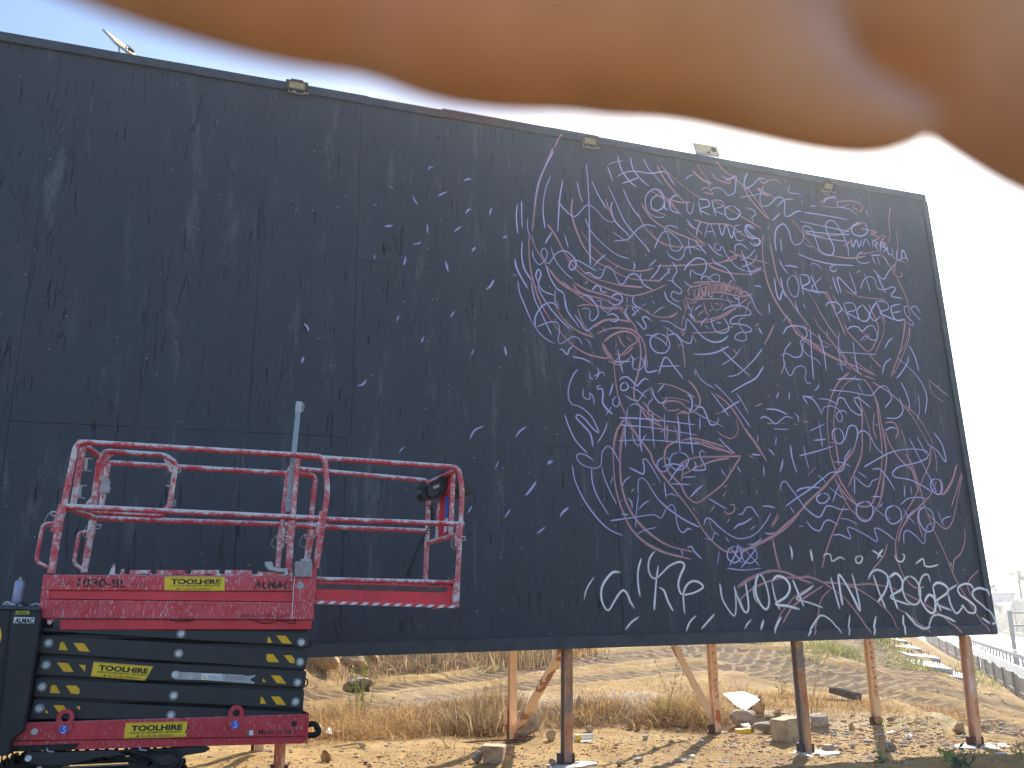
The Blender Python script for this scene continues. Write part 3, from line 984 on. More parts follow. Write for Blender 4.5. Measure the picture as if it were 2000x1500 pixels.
@1450 600 .26
P6 295,210 330,155 400,145 460,165 475,220 430,260 440,320 430,370 380,380 320,350 270,370
P6 360,265 320,310 300,370 310,450 350,520 390,460 440,445 470,480 460,530 480,575 515,565
P6 455,250 445,320 490,370 550,400 585,450
P5 500,160 510,350 525,550
P5 560,200 600,330 620,480
P5 625,180 635,250
P5 715,180 715,330 740,490
P5 820,260 840,400 860,500
P6 775,175 810,150 860,155 890,185 930,150 970,145 1000,200 1000,245 960,250 915,220 870,265
P5 700,340 850,350 1000,360
P4 700,430 780,435
P7 1120,230 1085,265 1060,315
P6 1110,385 1060,430 1040,510
P6 1145,375 1220,440 1300,520 1350,600 1375,690 1360,810
P6 1235,365 1230,420 1180,500 1145,540
P5 1240,285 1290,390 1315,490
P6 1180,565 1220,650 1245,740 1230,800
P5 1310,650 1320,760 1305,855
P7 570,570 555,610 530,630
P8 265,640 245,690
P7 345,630 340,705
P7 530,680 440,670
P6 440,670 460,700 485,735
P7 440,670 510,690 560,750 585,815
P6 585,815 600,760 660,745 720,780 740,840 720,865 695,830 710,790 750,780 780,810
P6 555,690 640,700 710,740
P6 165,768 250,775 330,810
P7 120,845 150,825 190,840 240,880 280,850 320,825 380,840
P5 215,915 280,920 345,920
P7 380,795 410,830 410,870
P6 695,545 800,540 890,550
P6 640,625 800,640 930,665 970,660 1010,610 1060,595 1095,640 1110,690 1060,760
P6 865,560 870,610 900,650
P6 700,740 710,690 750,690 800,770 870,815 885,790 830,700 860,685 960,765
P6 1170,680 1195,780 1150,835 1060,835
P6 490,935 620,875
P6 565,855 580,960 590,1055
P6 525,1003 620,995
P6 415,1120 550,1085 680,1045
P6 450,1035 465,1120 490,1225
P9 478,1008 486,1010
P8 404,1058 412,1060
P10 532,1160 542,1162
P7 248,975 235,1045
P9 318,985 315,1010
P7 350,1035 365,1140 400,1250
P7 180,1065 210,1090 232,1125
P6 105,955 108,990 100,1020
P7 60,1105 130,1115
P7 295,1145 285,1200 270,1245
P7 150,1190 150,1275
P7 710,910 670,930 670,990 720,1030 750,1000 740,940 710,910
P7 720,1030 760,990 790,900 840,900 855,960 840,1020
P7 850,960 890,930 940,960 990,1050 1060,1120
P6 975,875 1020,900
P6 1060,930 1110,905 1150,920
P6 900,1205 1010,1140 1130,1085 1270,1068 1370,1085 1380,1130 1300,1170 1170,1200 1115,1250 1140,1280 1250,1300 1370,1360 1420,1400
P6 1140,1205 1160,1185
P10 1200,1130 1212,1132
P6 1342,1275 1350,1278
P7 1425,940 1490,1040 1515,1165 1450,1080 1370,1025
P6 1240,985 1320,1140 1400,1290 1450,1400
P5 1295,965 1370,1110
P7 1440,1290 1405,1310 1410,1370 1460,1410 1490,1370 1480,1310 1440,1290
P6 675,1165 740,1170 805,1200
R12 370,120 400,200 500,260 620,350 720,400 850,450 1000,520
R8 330,90 400,190 480,270 600,350 700,400 820,480
R8 440,130 520,200 600,260 680,300
R8 520,50 560,140 640,230 720,340 800,440 900,520
R6 700,280 790,420
R9 940,350 990,410 1040,460
R7 950,470 970,430
R9 915,350 940,330 960,360
R8 1215,90 1200,230 1160,380 1100,540
R9 1250,150 1240,250 1190,380 1120,520
R8 790,350 880,440 1000,520
R8 1000,550 900,515
R8 800,490 720,560 660,680 630,820 640,1000 660,1130 720,1290 800,1420 870,1500
R8 850,520 750,600 700,720 680,850 690,1000 720,1200
R8 900,530 960,620 1010,730 1030,850 1060,1000 1075,1130 1050,1300 1020,1500
R8 890,530 950,600 1000,720 1015,850 1035,1000 1040,1150 1020,1300 970,1480
R9 860,640 890,780 890,950 890,1080 850,1200 790,1340
R6 870,700 920,830 950,950 950,1100
R7 985,780 975,900 1000,1000
R7 960,560 1090,640 1190,730 1280,840 1370,1000 1440,1110 1450,1250
R7 1210,730 1320,840 1400,980 1430,1060
R9 1180,910 1210,1000 1250,1180 1300,1330 1320,1400
R8 1050,900 1100,1030 1180,1150 1270,1230 1300,1300
R8 1060,870 1130,870 1160,930 1140,1000
R9 1400,1050 1400,1160 1330,1330 1250,1500
R8 1385,540 1420,650 1510,720
R7 1385,540 1440,590 1500,640 1540,670
R6 1440,590 1480,600
R12 850,1000 820,1090 750,1180 690,1250 600,1360 450,1490
R6 1640,1230 1600,1380 1560,1500
R8 1600,1180 1570,1290 1490,1410 1480,1280
R7 0,900 100,1030 180,1170
R7 550,1195 475,1275
R6 165,690 215,660
R6 80,750 150,725
R4 170,875 240,877
R4 270,873 330,873
R4 370,880 410,885
R5 440,860 500,865
R5 90,150 125,120
R7 240,120 210,190 170,260
R5 130,330 80,400
R6 320,400 280,520
R5 270,570 240,605
R6 650,860 700,870
R6 650,1020 700,1020
@1440 860 .26
P7 315,390 320,330 350,310 390,360 450,440 510,520 600,580 640,530 660,495 710,500 760,520 830,520
P6 350,500 430,440 520,380 620,300 690,245 750,240 790,210 800,130 850,60
P6 430,390 470,365 540,355 620,360
P6 590,260 640,300 650,330
P6 675,350 760,420 820,445
P6 765,325 735,380 705,470
P7 625,400 585,430 600,470 650,470 680,430 660,405 625,400
P6 445,645 490,650
P7 505,600 550,660 610,680 640,620 680,600 750,640
P6 385,500 420,550
P7 705,715 760,710 840,740 815,660 860,665 950,710 1040,760 1020,665 1080,680 1170,750
P6 750,585 830,600 900,640
P7 950,460 890,490 890,570 940,610 990,590 1010,520 980,470 950,460
P7 1165,490 1110,520 1110,590 1160,630 1220,590 1210,520 1165,490
P6 1085,470 1050,510
P6 1000,490 1080,560 1150,600
P6 995,425 1070,425
P7 870,270 870,330 870,410
P6 870,270 930,330 980,350 1000,310 1060,285
P6 890,235 970,290
P6 1000,220 1060,220 1120,290 1175,380
P6 1215,485 1270,440 1340,430 1410,440
P6 1230,510 1280,580 1330,640
P6 1320,520 1250,590
P7 1400,500 1355,530 1355,610 1400,680 1450,680 1470,620 1450,540 1400,500
P7 1240,780 1240,700 1270,680 1330,720 1390,780 1400,700 1420,640 1470,620
P6 1490,520 1520,600 1545,650
P6 1595,570 1540,590 1520,630
P6 1245,340 1245,430
P6 1290,340 1300,420
R13 850,90 760,220 660,330 540,450 440,560 340,650 260,720 100,800 0,840
R12 0,1110 100,1040 220,985 320,985 400,1010 480,1050 560,1075
R10 0,1210 100,1120 230,1060 330,1035 480,1030 540,1030 620,1060 700,1110 800,1190 900,1310 960,1400 990,1460
R10 640,1065 760,1075 880,1085 1000,1080 1150,1110 1270,1160 1400,1230 1520,1310 1620,1400 1670,1450
R9 560,1095 430,1170 360,1250 310,1320 260,1440
R9 700,1110 640,1170 610,1230 600,1310 560,1470
R9 330,1380 400,1260 500,1180 640,1090
R7 780,1080 900,1120 1050,1220 1150,1320 1200,1440
R8 1190,1260 1300,1330 1440,1450
R11 260,740 280,850 315,980
R9 720,280 760,350 830,440 900,490 950,500 1000,480 1040,380 1080,230
R8 750,350 830,500 900,570 960,600 1010,560 1070,440 1100,300
R8 930,20 920,130 870,250 820,360
R7 800,480 740,620 670,800 625,970
R7 1250,100 1300,170 1340,290 1370,380 1400,500 1470,680 1550,850 1610,1000 1680,1130 1770,1280 1880,1440
R8 1330,420 1250,560 1200,680 1180,780 1190,880 1230,1000 1290,1080 1340,1110 1400,1100
R9 1490,300 1450,400 1370,490 1280,580 1220,680 1200,770
R6 1340,540 1350,620 1390,740
R8 1640,180 1600,320 1535,410 1520,280
R7 1680,250 1650,420 1610,600 1560,665 1490,620 1410,540
R7 1695,650 1700,750 1670,850 1620,900 1610,1000
R7 1120,770 1090,870 1010,970 970,1030
R9 1810,970 1740,1040 1720,1100 1760,1180 1830,1230
R5 320,560 280,610 255,660
W10 385,790 400,840 400,895
W10 540,820 548,870 555,910
W9 635,880 650,855 690,860 700,910 760,880 800,900
W9 920,870 880,880 885,920 915,920 930,880 905,868
W9 1000,825 1040,850 1080,880
W9 1085,820 1060,850 1040,890
W11 1170,855 1190,905 1230,910 1245,870 1225,850
W9 1325,930 1385,890 1395,940 1440,950 1500,935
W7 1480,840 1490,843
W9 1690,972 1700,974
W7 1585,915 1600,950
W8 0,1180 45,1290 75,1270 65,1160 50,1060
W11 150,1005 130,1060 130,1150 170,1240 210,1270 230,1210 210,1100 175,1020 150,1005
W8 110,1090 120,1180 150,1230
W11 250,1060 270,1170 310,1275
W11 250,1060 290,1020 350,1040 385,1100 360,1170 280,1230 370,1245 460,1270
W10 405,1045 440,1130 490,1250
W10 565,1090 500,1140 435,1190 530,1220 635,1258
W10 690,1025 720,1130 760,1270
W12 780,1240 760,1120 750,1010 800,1070 860,1180 910,1280 890,1150 850,1000
W10 1010,1010 1050,1130 1105,1270
W12 970,1050 1000,990 1050,975 1110,1010 1120,1070 1090,1150 1040,1220
W10 1120,1010 1150,1140 1195,1270
W11 1130,1030 1180,1000 1225,1050 1220,1120 1140,1180 1290,1240
W12 1280,1020 1240,1050 1230,1120 1260,1200 1320,1235 1360,1200 1360,1110 1320,1040 1280,1020
W12 1440,1070 1420,1010 1380,1020 1355,1090 1360,1180 1400,1260 1450,1300 1475,1270 1470,1190 1430,1160 1400,1200 1405,1215
W11 1455,1085 1475,1180 1520,1285
W12 1455,1100 1490,1070 1550,1090 1570,1140 1480,1220 1600,1280
W11 1640,1085 1570,1130 1550,1170
W11 1570,1140 1590,1230 1635,1300 1690,1240
W11 1770,1130 1740,1085 1690,1080 1645,1110 1660,1160 1720,1200 1775,1250 1770,1295 1720,1290 1680,1240 1670,1255
W12 1870,1170 1850,1125 1800,1110 1755,1140 1770,1190 1830,1240 1890,1310 1915,1370 1880,1370 1820,1330
W12 100,1345 65,1380 45,1420
W12 190,1345 165,1425
W11 320,1325 290,1380 265,1450
W11 510,1470 570,1370 620,1315 700,1360 765,1455
W12 835,1310 825,1400 815,1470
W12 1030,1320 1015,1400 1005,1465
W12 1235,1310 1235,1400 1240,1465
W12 1250,1290 1300,1350 1360,1410 1420,1400 1450,1330 1490,1310 1560,1330 1630,1365
@1120 1060 .18
W10 215,370 150,470 120,540 105,620
W14 500,325 420,320 350,390 300,480 290,590 320,690 370,735 430,640 480,560 530,515 575,560 610,650 655,715
W15 725,170 690,300 690,450 712,590
W13 875,90 820,160 800,260 820,350 870,390 940,340 1020,260 1110,215 1170,215 1190,260 1150,350 1125,450 1140,530 1180,565 1290,545 1385,495 1390,465 1340,425 1270,420 1210,470 1180,560 1185,680 1195,780
W12 910,245 890,380 875,560 862,735
W10 915,483 970,520 1010,630 1070,745
W13 1575,440 1600,600 1650,700 1730,795 1750,700 1745,560 1730,465
W12 1730,465 1770,600 1820,720 1870,755 1885,640 1850,430
W14 700,805 620,860 550,945
W10 1320,790 1250,860 1210,960
W14 1520,770 1450,850 1370,940
R13 750,0 900,80 1050,130 1200,160
@560 300 .3333
P8 828,108 835,85 858,90
P8 1035,165 1060,155 1080,157
P8 595,195 620,210
P8 735,250 750,285 765,308
P9 940,228 910,240 880,258
P11 505,303 522,312
P9 620,428 570,432
P8 820,412 823,480
P9 1080,335 1060,335 1045,360
P9 1196,322 1185,366
P8 1022,433 1000,445 975,467
P8 785,520 770,532 735,535
P10 1290,487 1262,500
P11 1103,552 1080,580
P9 512,592 512,632
P9 695,602 690,640 675,660
P8 928,635 942,697
P8 1212,742 1190,780 1163,803
P8 658,947 640,990
P8 980,925 955,966
P9 100,1000 118,1018 128,1047
P9 802,1073 783,1115
P8 1096,1143 1075,1192
P9 1273,1132 1283,1190
P11 98,1195 85,1232
P10 466,1326 445,1355 408,1367
@0 0 1
P3 945,832 925,842 916,860
P2 1027,834 1014,843 1005,855
P2 789,873 778,884
P2 973,900 965,918
P3 1079,902 1066,908
P3 1046,941 1034,958 1024,969
P3 921,988 912,1003
P3 996,994 983,1013
P3 1109,991 1092,1006
P2 1063,1030 1047,1043
"""
def build_strokes():
    acc = {'P': [], 'R': [], 'W': []}; ox = oy = 0; sc = 1
    for ln in STROKES.strip().split('\n'):
        tk = ln.split()
        if tk[0][0] == '@': ox, oy, sc = float(tk[0][1:]), float(tk[1]), float(tk[2]); continue
        pts = [tuple(map(float, p.split(','))) for p in tk[1:]]
        pts = [(ox + x * sc, oy + y * sc) for x, y in pts]
        w = float(tk[0][1:]) * sc
        acc[tk[0][0]].append((max(w, 1.45), pts))
    for key, base in (('R', .019), ('P', .024), ('W', .029)):
        V = []; Fc = []; A = []
        for si, (w, pts) in enumerate(acc[key]):
            q = [B(x, y) for x, y in pts]
            hw = w / 1650 * 12.2 * (.62 if key != 'R' else .66) + (.0045 if key == 'P' else .006)
            path = catmull(q, .035); n = len(path); b0 = len(V)
            lift_off = base + si * .000015
            L = 0
            for i, p in enumerate(path):
                a = path[max(i - 1, 0)]; b = path[min(i + 1, n - 1)]; t = np.array(b) - np.array(a); t = t / (np.linalg.norm(t) + 1e-9); nn = np.array((-t[1], t[0]))
                e = min(i, n - 1 - i) * .035
                wob = 1 + .18 * math.sin(i * .23 + si * 2.1) * math.sin(i * .07 + si)
                taper = 1.0
                fade = min(1, (.45 + e / .09)) * (.92 + .18 * math.sin(i * .11 + si * 1.7))
                off = lift_off + i * .000004 + (.030 if (p[1] < BZ0 + .1 or p[0] > BX1 - .09 or p[1] > BZ1 - .12) else 0)
                for k, al in ((-1, 0), (-.55, .62), (0, 1.05), (.55, .62), (1, 0)):
                    c = np.array(p) + nn * k * hw * wob * taper * (1.35 if abs(k) == 1 else 1)
                    V.append((c[0], -off, c[1])); A.append(al * fade if 0 < i < n - 1 or abs(k) < 1 else 0)
            for i in range(n - 1):
                for k in range(4):
                    r0 = b0 + i * 5 + k; Fc.append((r0, r0 + 1, r0 + 6, r0 + 5))
        me = bpy.data.meshes.new('sprayed_lines'); me.from_pydata(V, [], Fc)
        at = me.attributes.new('cover', 'FLOAT', 'POINT'); at.data.foreach_set('value', A)
        o = link('sprayed_lines', me, board, M_SP[key])
        o['label'] = {'P': 'lavender sprayed scribbles, words and doodles', 'R': 'rose sprayed outlines of a face', 'W': 'white sprayed lettering reading work in progress'}[key]
        o['kind'] = 'stuff'
build_strokes()

# ------------------------------------------------------------------ lettering
def text_obj(name, s, origin, ux, uz, h, mat, parent, bold=0.0, width=None, align='LEFT', depth=.0006, shear=0):
    """flat lettering: origin, reading direction ux, up direction uz in the parent's space; h = cap height"""
    cu = bpy.data.curves.new('tmp_text', 'FONT'); cu.body = s; cu.size = 1; cu.offset = bold; cu.align_x = align; cu.shear = shear; cu.resolution_u = 3
    cu.extrude = 0
    to = bpy.data.objects.new('tmp_text', cu); COL.objects.link(to)
    bpy.context.view_layer.update()
    me = bpy.data.meshes.new_from_object(to.evaluated_get(bpy.context.evaluated_depsgraph_get()))
    bpy.data.objects.remove(to); bpy.data.curves.remove(cu)
    co = np.zeros(len(me.vertices) * 3); me.vertices.foreach_get('co', co); co = co.reshape(-1, 3)
    sc = h / .70; sx = sc
    if width: sx = width / max(1e-6, co[:, 0].max() - co[:, 0].min())
    ux = Vector(ux).normalized(); uz = Vector(uz); uz = (uz - ux * uz.dot(ux)).normalized(); nn = ux.cross(uz)
    x0 = co[:, 0].min()
    out = [Vector(origin) + ux * ((c[0] - x0) * sx) + uz * (c[1] * sc) + nn * depth for c in co]
    me.vertices.foreach_set('co', [k for v in out for k in v])
    return link(name, me, parent, mat)
def decal(name, pts, mat, parent, th=.0012):
    pts = [Vector(p) for p in pts]
    n = (pts[1] - pts[0]).cross(pts[2] - pts[1]).normalized()
    return MB().prism([p - n * .0005 for p in pts], n * (th + .0005)).build(name, mat, parent)

# ------------------------------------------------------------------ scissor lift (its own frame: x along, y depth, z up)
W = .75
def quad(px, d0, d1):
    """box whose front face is the photo quadrilateral on the plane d0"""
    return [M(x, y, d0) for x, y in px], Vector((0, d1 - d0, 0))
def slab(name, px, d0, d1, mat, parent=lift, bevel=.004):
    p, o = quad(px, d0, d1); return MB().prism(p, o).build(name, mat, parent, bevel=bevel)
def px3(x, y): return (x / 3.125, 1050 + y / 3.125)
def Z(*q): return [px3(*a) for a in q]
# platform: upper band, recess, lower band, floor
plat = slab('platform_frame', Z((265, 225), (1790, 240), (1790, 326), (255, 320)), -.004, .035, M_RED)
slab('recessed_web', Z((300, 322), (1790, 332), (1790, 392), (300, 374)), .014, .04, M_REDCLEAN, plat)
slab('lower_flange', Z((245, 378), (1915, 398), (1918, 500), (1900, 500), (230, 492)), -.018, .03, M_RED, plat)
slab('end_cheek', Z((255, 321), (302, 322), (302, 377), (250, 377)), -.002, .03, M_RED, plat)
slab('end_plate', Z((1790, 238), (1932, 172), (1930, 330), (1915, 402), (1785, 395)), -.012, .03, M_RED, plat)
slab('rear_frame', Z((265, 225), (1930, 238), (1915, 500), (230, 492)), W - .03, W, M_RED, plat)
slab('floor_plate', Z((262, 300), (1925, 312), (1925, 330), (262, 318)), .04, W - .03, M_GREY, plat)
slab('end_beam', Z((262, 226), (285, 226), (260, 492), (238, 492)), .04, W - .03, M_RED, plat)
slab('bright_valance', Z((365, 500), (1905, 505), (1900, 560), (365, 562)), .012, .05, M_REDCLEAN, plat, .003)
# pivot bracket under the left end
bk = MB()
c = M(*px3(305, 505), -.002); bk.prism([c + Vector((math.cos(a) * r, 0, math.sin(a) * .02 + z)) for a, r, z in ((PI, .024, .02), (0, .026, .02), (0, .022, -.012), (-PI / 2, .014, -.016), (PI, .02, -.012))], (0, .03, 0))
bk.build('slider_bracket', M_RED, plat)
MB().cyl(M(*px3(302, 517), -.03), M(*px3(302, 517), .06), .0135).build('pivot_pin', M_PIN, plat, True)
# notched deck lock strip
pts = [(665, 222), (690, 160), (705, 160), (703, 205)]
def notch(cx, cy=212, r=19):
    return [(cx + r * math.cos(a), cy + r * math.sin(a) * 1.0) for a in np.linspace(PI * 1.02 + PI * .2, -PI * .2 - .02, 9)] if False else [(cx - r * .9, cy - 14)] + [(cx - r * math.cos(a), cy - 2 + r * .75 * math.sin(a)) for a in np.linspace(0, PI, 7)] + [(cx + r * .9, cy - 14)]
strip = [(664, 226), (690, 160), (704, 160), (702, 192)]
for cx in (718, 775, 938, 1150, 1355, 1555):
    strip += notch(cx)
    if cx in (718,): strip += [(742, 192), (756, 192)]
strip += [(1576, 208), (1700, 212), (1765, 214), (1768, 184), (1780, 182), (1790, 236)]
slab('notched_strip', [px3(x, y) for x, y in strip], .012, .018, M_RAIL, plat, 0)
slab('slot', Z((860, 219), (915, 220), (915, 226), (860, 225)), .0105, .013, M_INK, plat, 0)
slab('slot', Z((1050, 221), (1100, 222), (1100, 228), (1050, 227)), .0105, .013, M_INK, plat, 0)
slab('slot', Z((1250, 223), (1300, 224), (1300, 230), (1250, 229)), .0105, .013, M_INK, plat, 0)
# grey foot pedal hook, junction box, round cap
hook = [(1618, 146), (1662, 146), (1668, 175), (1690, 186), (1758, 186), (1760, 212), (1690, 210), (1640, 196), (1620, 172)]
slab('foot_pedal', [px3(x, y) for x, y in hook], -.03, .03, M_GREY, plat, .006)
MB().cyl(M(*px3(1747, 218), -.045), M(*px3(1747, 218), .03), .014).build('pedal_pivot', M_PIN, plat, True)
M_SPLGREY = lift_red('splattered_grey_box', 1.0, (.30, .31, .31))
jb = slab('junction_box', Z((1802, 144), (1908, 146), (1905, 242), (1800, 240)), -.05, .03, M_SPLGREY, plat, .008)
slab('box_cap', Z((1838, 128), (1900, 130), (1900, 146), (1836, 144)), -.03, .02, M_GREY, jb, .004)
MB().cyl(M(*px3(1832, 292), -.019), M(*px3(1832, 292), .01), .028, 24).build('round_cap', M_GREY, plat, True)
MB().tube([M(*px3(1800, 240), -.02), M(*px3(1790, 330), -.022), M(*px3(1782, 495), -.022)], .003, 6).build('paint_drip', M_WHITEL, plat)
# cable loop below the valance
MB().tube(catmull([tuple(M(*px3(x, y), -.006)) for x, y in ((1555, 505), (1590, 518), (1640, 522), (1700, 508), (1745, 512), (1790, 526), (1805, 515), (1795, 503), (1740, 500))], .01), .004, 6).build('cable', M_RUBBER, plat)
MB().tube(catmull([tuple(M(*px3(x, y), -.006)) for x, y in ((1040, 503), (1090, 509), (1140, 508), (1190, 502))], .01), .004, 6).build('cable', M_RUBBER, plat)

# lettering and stickers on the platform
def lab(s, x, y, x2, y2, d, hpx, mat, bold=.0, name='lettering', parent=plat, shear=0):
    a, b = M(*px3(x, y), d), M(*px3(x2, y2), d); h = hpx / 3.125 / 1650 * 6.45
    return text_obj(name, s, a, b - a, (0, 0, 1), h, mat, parent, bold, (b - a).length, depth=.0016, shear=shear)
lab('1030-BL', 470, 298, 775, 304, -.004, 46, M_ERODED, .035)
lab('BIBI', 350, 292, 445, 295, -.004, 26, M_FAINT, 0)
lab('EVO', 800, 303, 885, 305, -.004, 28, M_FAINT, 0)
lab('ALMAC', 1545, 308, 1775, 312, -.004, 44, M_ERODED, .05)
lab('almac-italia.com', 1465, 484, 1768, 486, -.018, 22, M_WORN, 0)
def sticker(c, d, parent, txtmat=M_INK, cut=False):
    """yellow hire-company sticker; c = four photo corners (clockwise from top left)"""
    P = [M(*px3(*q), d) for q in c]
    st = decal('sticker', [P[3], P[2], P[1], P[0]], M_YEL, parent)
    ux = P[1] - P[0]; w = ux.length; uz = P[0] - P[3]; h = uz.length; o = P[3]
    def at(u, v): return o + ux * u + uz * v
    for s, u0, u1, v, hh, bd in (('TOOLHIRE', .10, .93, .47, .34, .045), ('ALQUILER DE HERRAMIENTAS Y MAQUINARIA', .08, .92, .285, .12, .012), ('952 775 786 (MARBELLA)', .27, .80, .07, .13, .0)):
        text_obj('lettering', s, at(u0, v), ux, uz, hh * h, txtmat, st, bd, (u1 - u0) * w, depth=.0022)
    # little telephone
    text_obj('telephone_mark', 'n', at(.20, .09), ux, uz, .11 * h, txtmat, st, .09, .04 * w, depth=.0022)
    MB().prism([at(u, v) + Vector((0, -.0018, 0)) for u, v in ((.02, .04), (.98, .04), (.98, .06), (.02, .06))], (0, -.0004, 0)).build('border_line', txtmat, st)
    MB().prism([at(u, v) + Vector((0, -.0018, 0)) for u, v in ((.02, .93), (.98, .93), (.98, .945), (.02, .945))], (0, -.0004, 0)).build('border_line', txtmat, st)
    return st
sticker([(1008, 236), (1372, 240), (1370, 325), (1003, 322)], -.004, plat, M_WORN)

# scissor arms
arms = [((258, 548), (1890, 576), (1888, 668), (256, 572), [(1105, 588), (1838, 640)]),
        ((247, 592), (1885, 692), (1866, 806), (234, 706), [(295, 645), (1090, 708), (1830, 760)]),
        ((240, 722), (1872, 815), (1860, 917), (216, 840), [(280, 778), (1815, 885)]),
        ((217, 855), (1858, 937), (1850, 1045), (198, 972), [(255, 912), (1060, 965), (1803, 1003)]),
        ((202, 986), (1845, 1066), (1845, 1110), (176, 1110), [(240, 1043), (1043, 1085)])]
armobs = []
for i, (a, b, c_, d_, pins) in enumerate(arms):
    dd = .020 + .004 * (i % 2)
    ar = slab('scissor_arm', Z(a, b, c_, d_), dd, dd + .045, M_ARM, lift, .006); armobs.append(ar)
    for p in pins:
        q = M(*px3(*p), dd)
        MB().cyl(q + Vector((0, -.006, 0)), q + Vector((0, .03, 0)), .0315, 28).build('pin_ring', M_RING, ar, True, .002)
        MB().cyl(q + Vector((0, -.0075, 0)), q + Vector((0, .02, 0)), .0258, 24).build('groove', M_INK, ar, True)
        MB().cyl(q + Vector((0, -.016, 0)), q + Vector((0, .03, 0)), .0215, 28).build('pivot_pin', M_PIN, ar, True, .003)
    # the matching arm on the far side and an inner arm crossing the other way
    slab('scissor_arm', Z(a, b, c_, d_), W - .1, W - .05, M_ARM, lift, .006)
    slab('inner_arm', Z((a[0] + 14, a[1] + 45), (b[0] - 10, b[1] - 45), (c_[0] - 10, c_[1] - 45), (d_[0] + 14, d_[1] + 45)) if i < 4 else Z(a, b, c_, d_), .075, .12, M_ARM, lift, .006)
    slab('inner_arm', Z((a[0] + 14, a[1] + 45), (b[0] - 10, b[1] - 45), (c_[0] - 10, c_[1] - 45), (d_[0] + 14, d_[1] + 45)) if i < 4 else Z(a, b, c_, d_), W - .17, W - .125, M_ARM, lift, .006)
slab('lift_cylinder_housing', Z((300, 560), (1860, 600), (1850, 1100), (240, 1090)), .2, W - .25, M_ARM, lift, .01)
def haz(arm, dd, polys, x0=None, x1=None):
    for pl in polys:
        P = [M(*px3(*q), dd) for q in pl]
        decal('hazard_stripe', P[::-1], M_HAZ, arm)
d0, d1_ = .020, .024
haz(armobs[0], d0, [[(1640, 602), (1664, 641), (1630, 641), (1634, 612)], [(1687, 597), (1745, 599), (1781, 648), (1722, 645)]])
haz(armobs[1], d1_, [[(368, 640), (388, 636), (415, 688), (360, 686)], [(447, 643), (512, 644), (549, 697), (483, 693)], [(1628, 711), (1667, 710), (1704, 761), (1636, 759), (1625, 740)], [(1732, 719), (1778, 717), (1798, 740), (1797, 767), (1770, 765)]])
haz(armobs[2], d0, [[(346, 762), (415, 766), (451, 821), (388, 818)], [(481, 775), (523, 778), (519, 820)], [(1605, 857), (1624, 883), (1602, 881)], [(1653, 840), (1710, 842), (1748, 892), (1690, 889)]])
haz(armobs[3], d1_, [[(312, 905), (330, 898), (342, 903), (369, 950), (303, 948)], [(402, 902), (465, 903), (487, 925), (483, 955), (436, 953)], [(1592, 973), (1604, 974), (1625, 1014), (1588, 1013)], [(1653, 969), (1708, 970), (1747, 1022), (1690, 1020)]])
haz(armobs[4], d0, [[(283, 1050), (296, 1071), (273, 1070)], [(325, 1022), (388, 1024), (418, 1064), (359, 1070)], [(466, 1030), (490, 1030), (485, 1054)]])
st = sticker([(572, 758), (935, 786), (885, 872), (555, 846)], .020, armobs[2])
# spanner-shaped folding stop bar
wr = [(1045, 838), (1052, 818), (1075, 811), (1100, 820), (1150, 822), (1480, 838), (1515, 845), (1560, 838), (1558, 850), (1530, 862), (1530, 873), (1556, 882), (1550, 893), (1500, 888), (1240, 870), (1110, 866), (1070, 866), (1050, 855)]
bar = slab('stop_bar', [px3(x, y) for x, y in wr], .008, .019, M_GREY, lift, .002)
decal('label', [M(*px3(*q), .008) for q in ((1227, 868), (1350, 873), (1354, 832), (1231, 828))], M_WHITEL, bar)
decal('warning_triangle', [M(*px3(*q), .0065) for q in ((1236, 862), (1262, 863), (1249, 838))], M_YEL, bar)
for k in range(5):
    y = 842 + k * 5.5
    MB().prism([M(*px3(*q), .0065) for q in ((1270, y), (1345, y + 1), (1345, y + 2.4), (1270, y + 1.4))], (0, -.0004, 0)).build('print_line', M_WORN, bar)
lab('A 1030', 1370, 866, 1480, 868, .008, 20, M_FAINT, 0, parent=bar)
q = M(*px3(1070, 838), .006)
MB().cyl(q, q + Vector((0, -.01, 0)), .021, 24).build('pivot_pin', M_PIN, bar, True)
# cable clips at the right ends
for (x, y) in ((1885, 640), (1868, 880)):
    MB().tube(arc_path([M(*px3(x - 10, y - 25), .05), M(*px3(x + 12, y - 10), .05), M(*px3(x + 8, y + 20), .05), M(*px3(x - 10, y + 30), .05)], .02), .006, 6).build('hose_loop', M_RUBBER, lift)

# chassis
ch = slab('chassis', Z((72, 1132), (1880, 1077), (1868, 1212), (50, 1241)), -.03, .0, M_CHASSIS, lift, .004)
slab('chassis_rail', Z((60, 1244), (1866, 1214), (1850, 1256), (75, 1304)), -.012, .05, M_CHASSIS, ch, .003)
slab('rubber_strip', Z((68, 1272), (487, 1256), (455, 1292), (74, 1308)), -.02, -.0125, M_RUBBER, ch, .002)
slab('chassis_plate', Z((72, 1134), (1870, 1080), (1850, 1250), (60, 1290)), W - .03, W + .02, M_CHASSIS, ch, .004)
slab('chassis_top', Z((100, 1150), (1850, 1100), (1850, 1112), (100, 1162)), .003, W - .033, M_CHASSIS, ch, 0)
ep = [M(*px3(1881, 1072), -.03), M(*px3(1888, 1072), -.06), M(*px3(1873, 1262), -.06), M(*px3(1866, 1212), -.03)]
MB().prism([M(*px3(1880, 1070), -.045), M(*px3(1888, 1070), -.045), M(*px3(1876, 1265), -.045), M(*px3(1862, 1215), -.045)], (0, W + .06, 0)).build('end_plate', M_CHASSIS, ch)
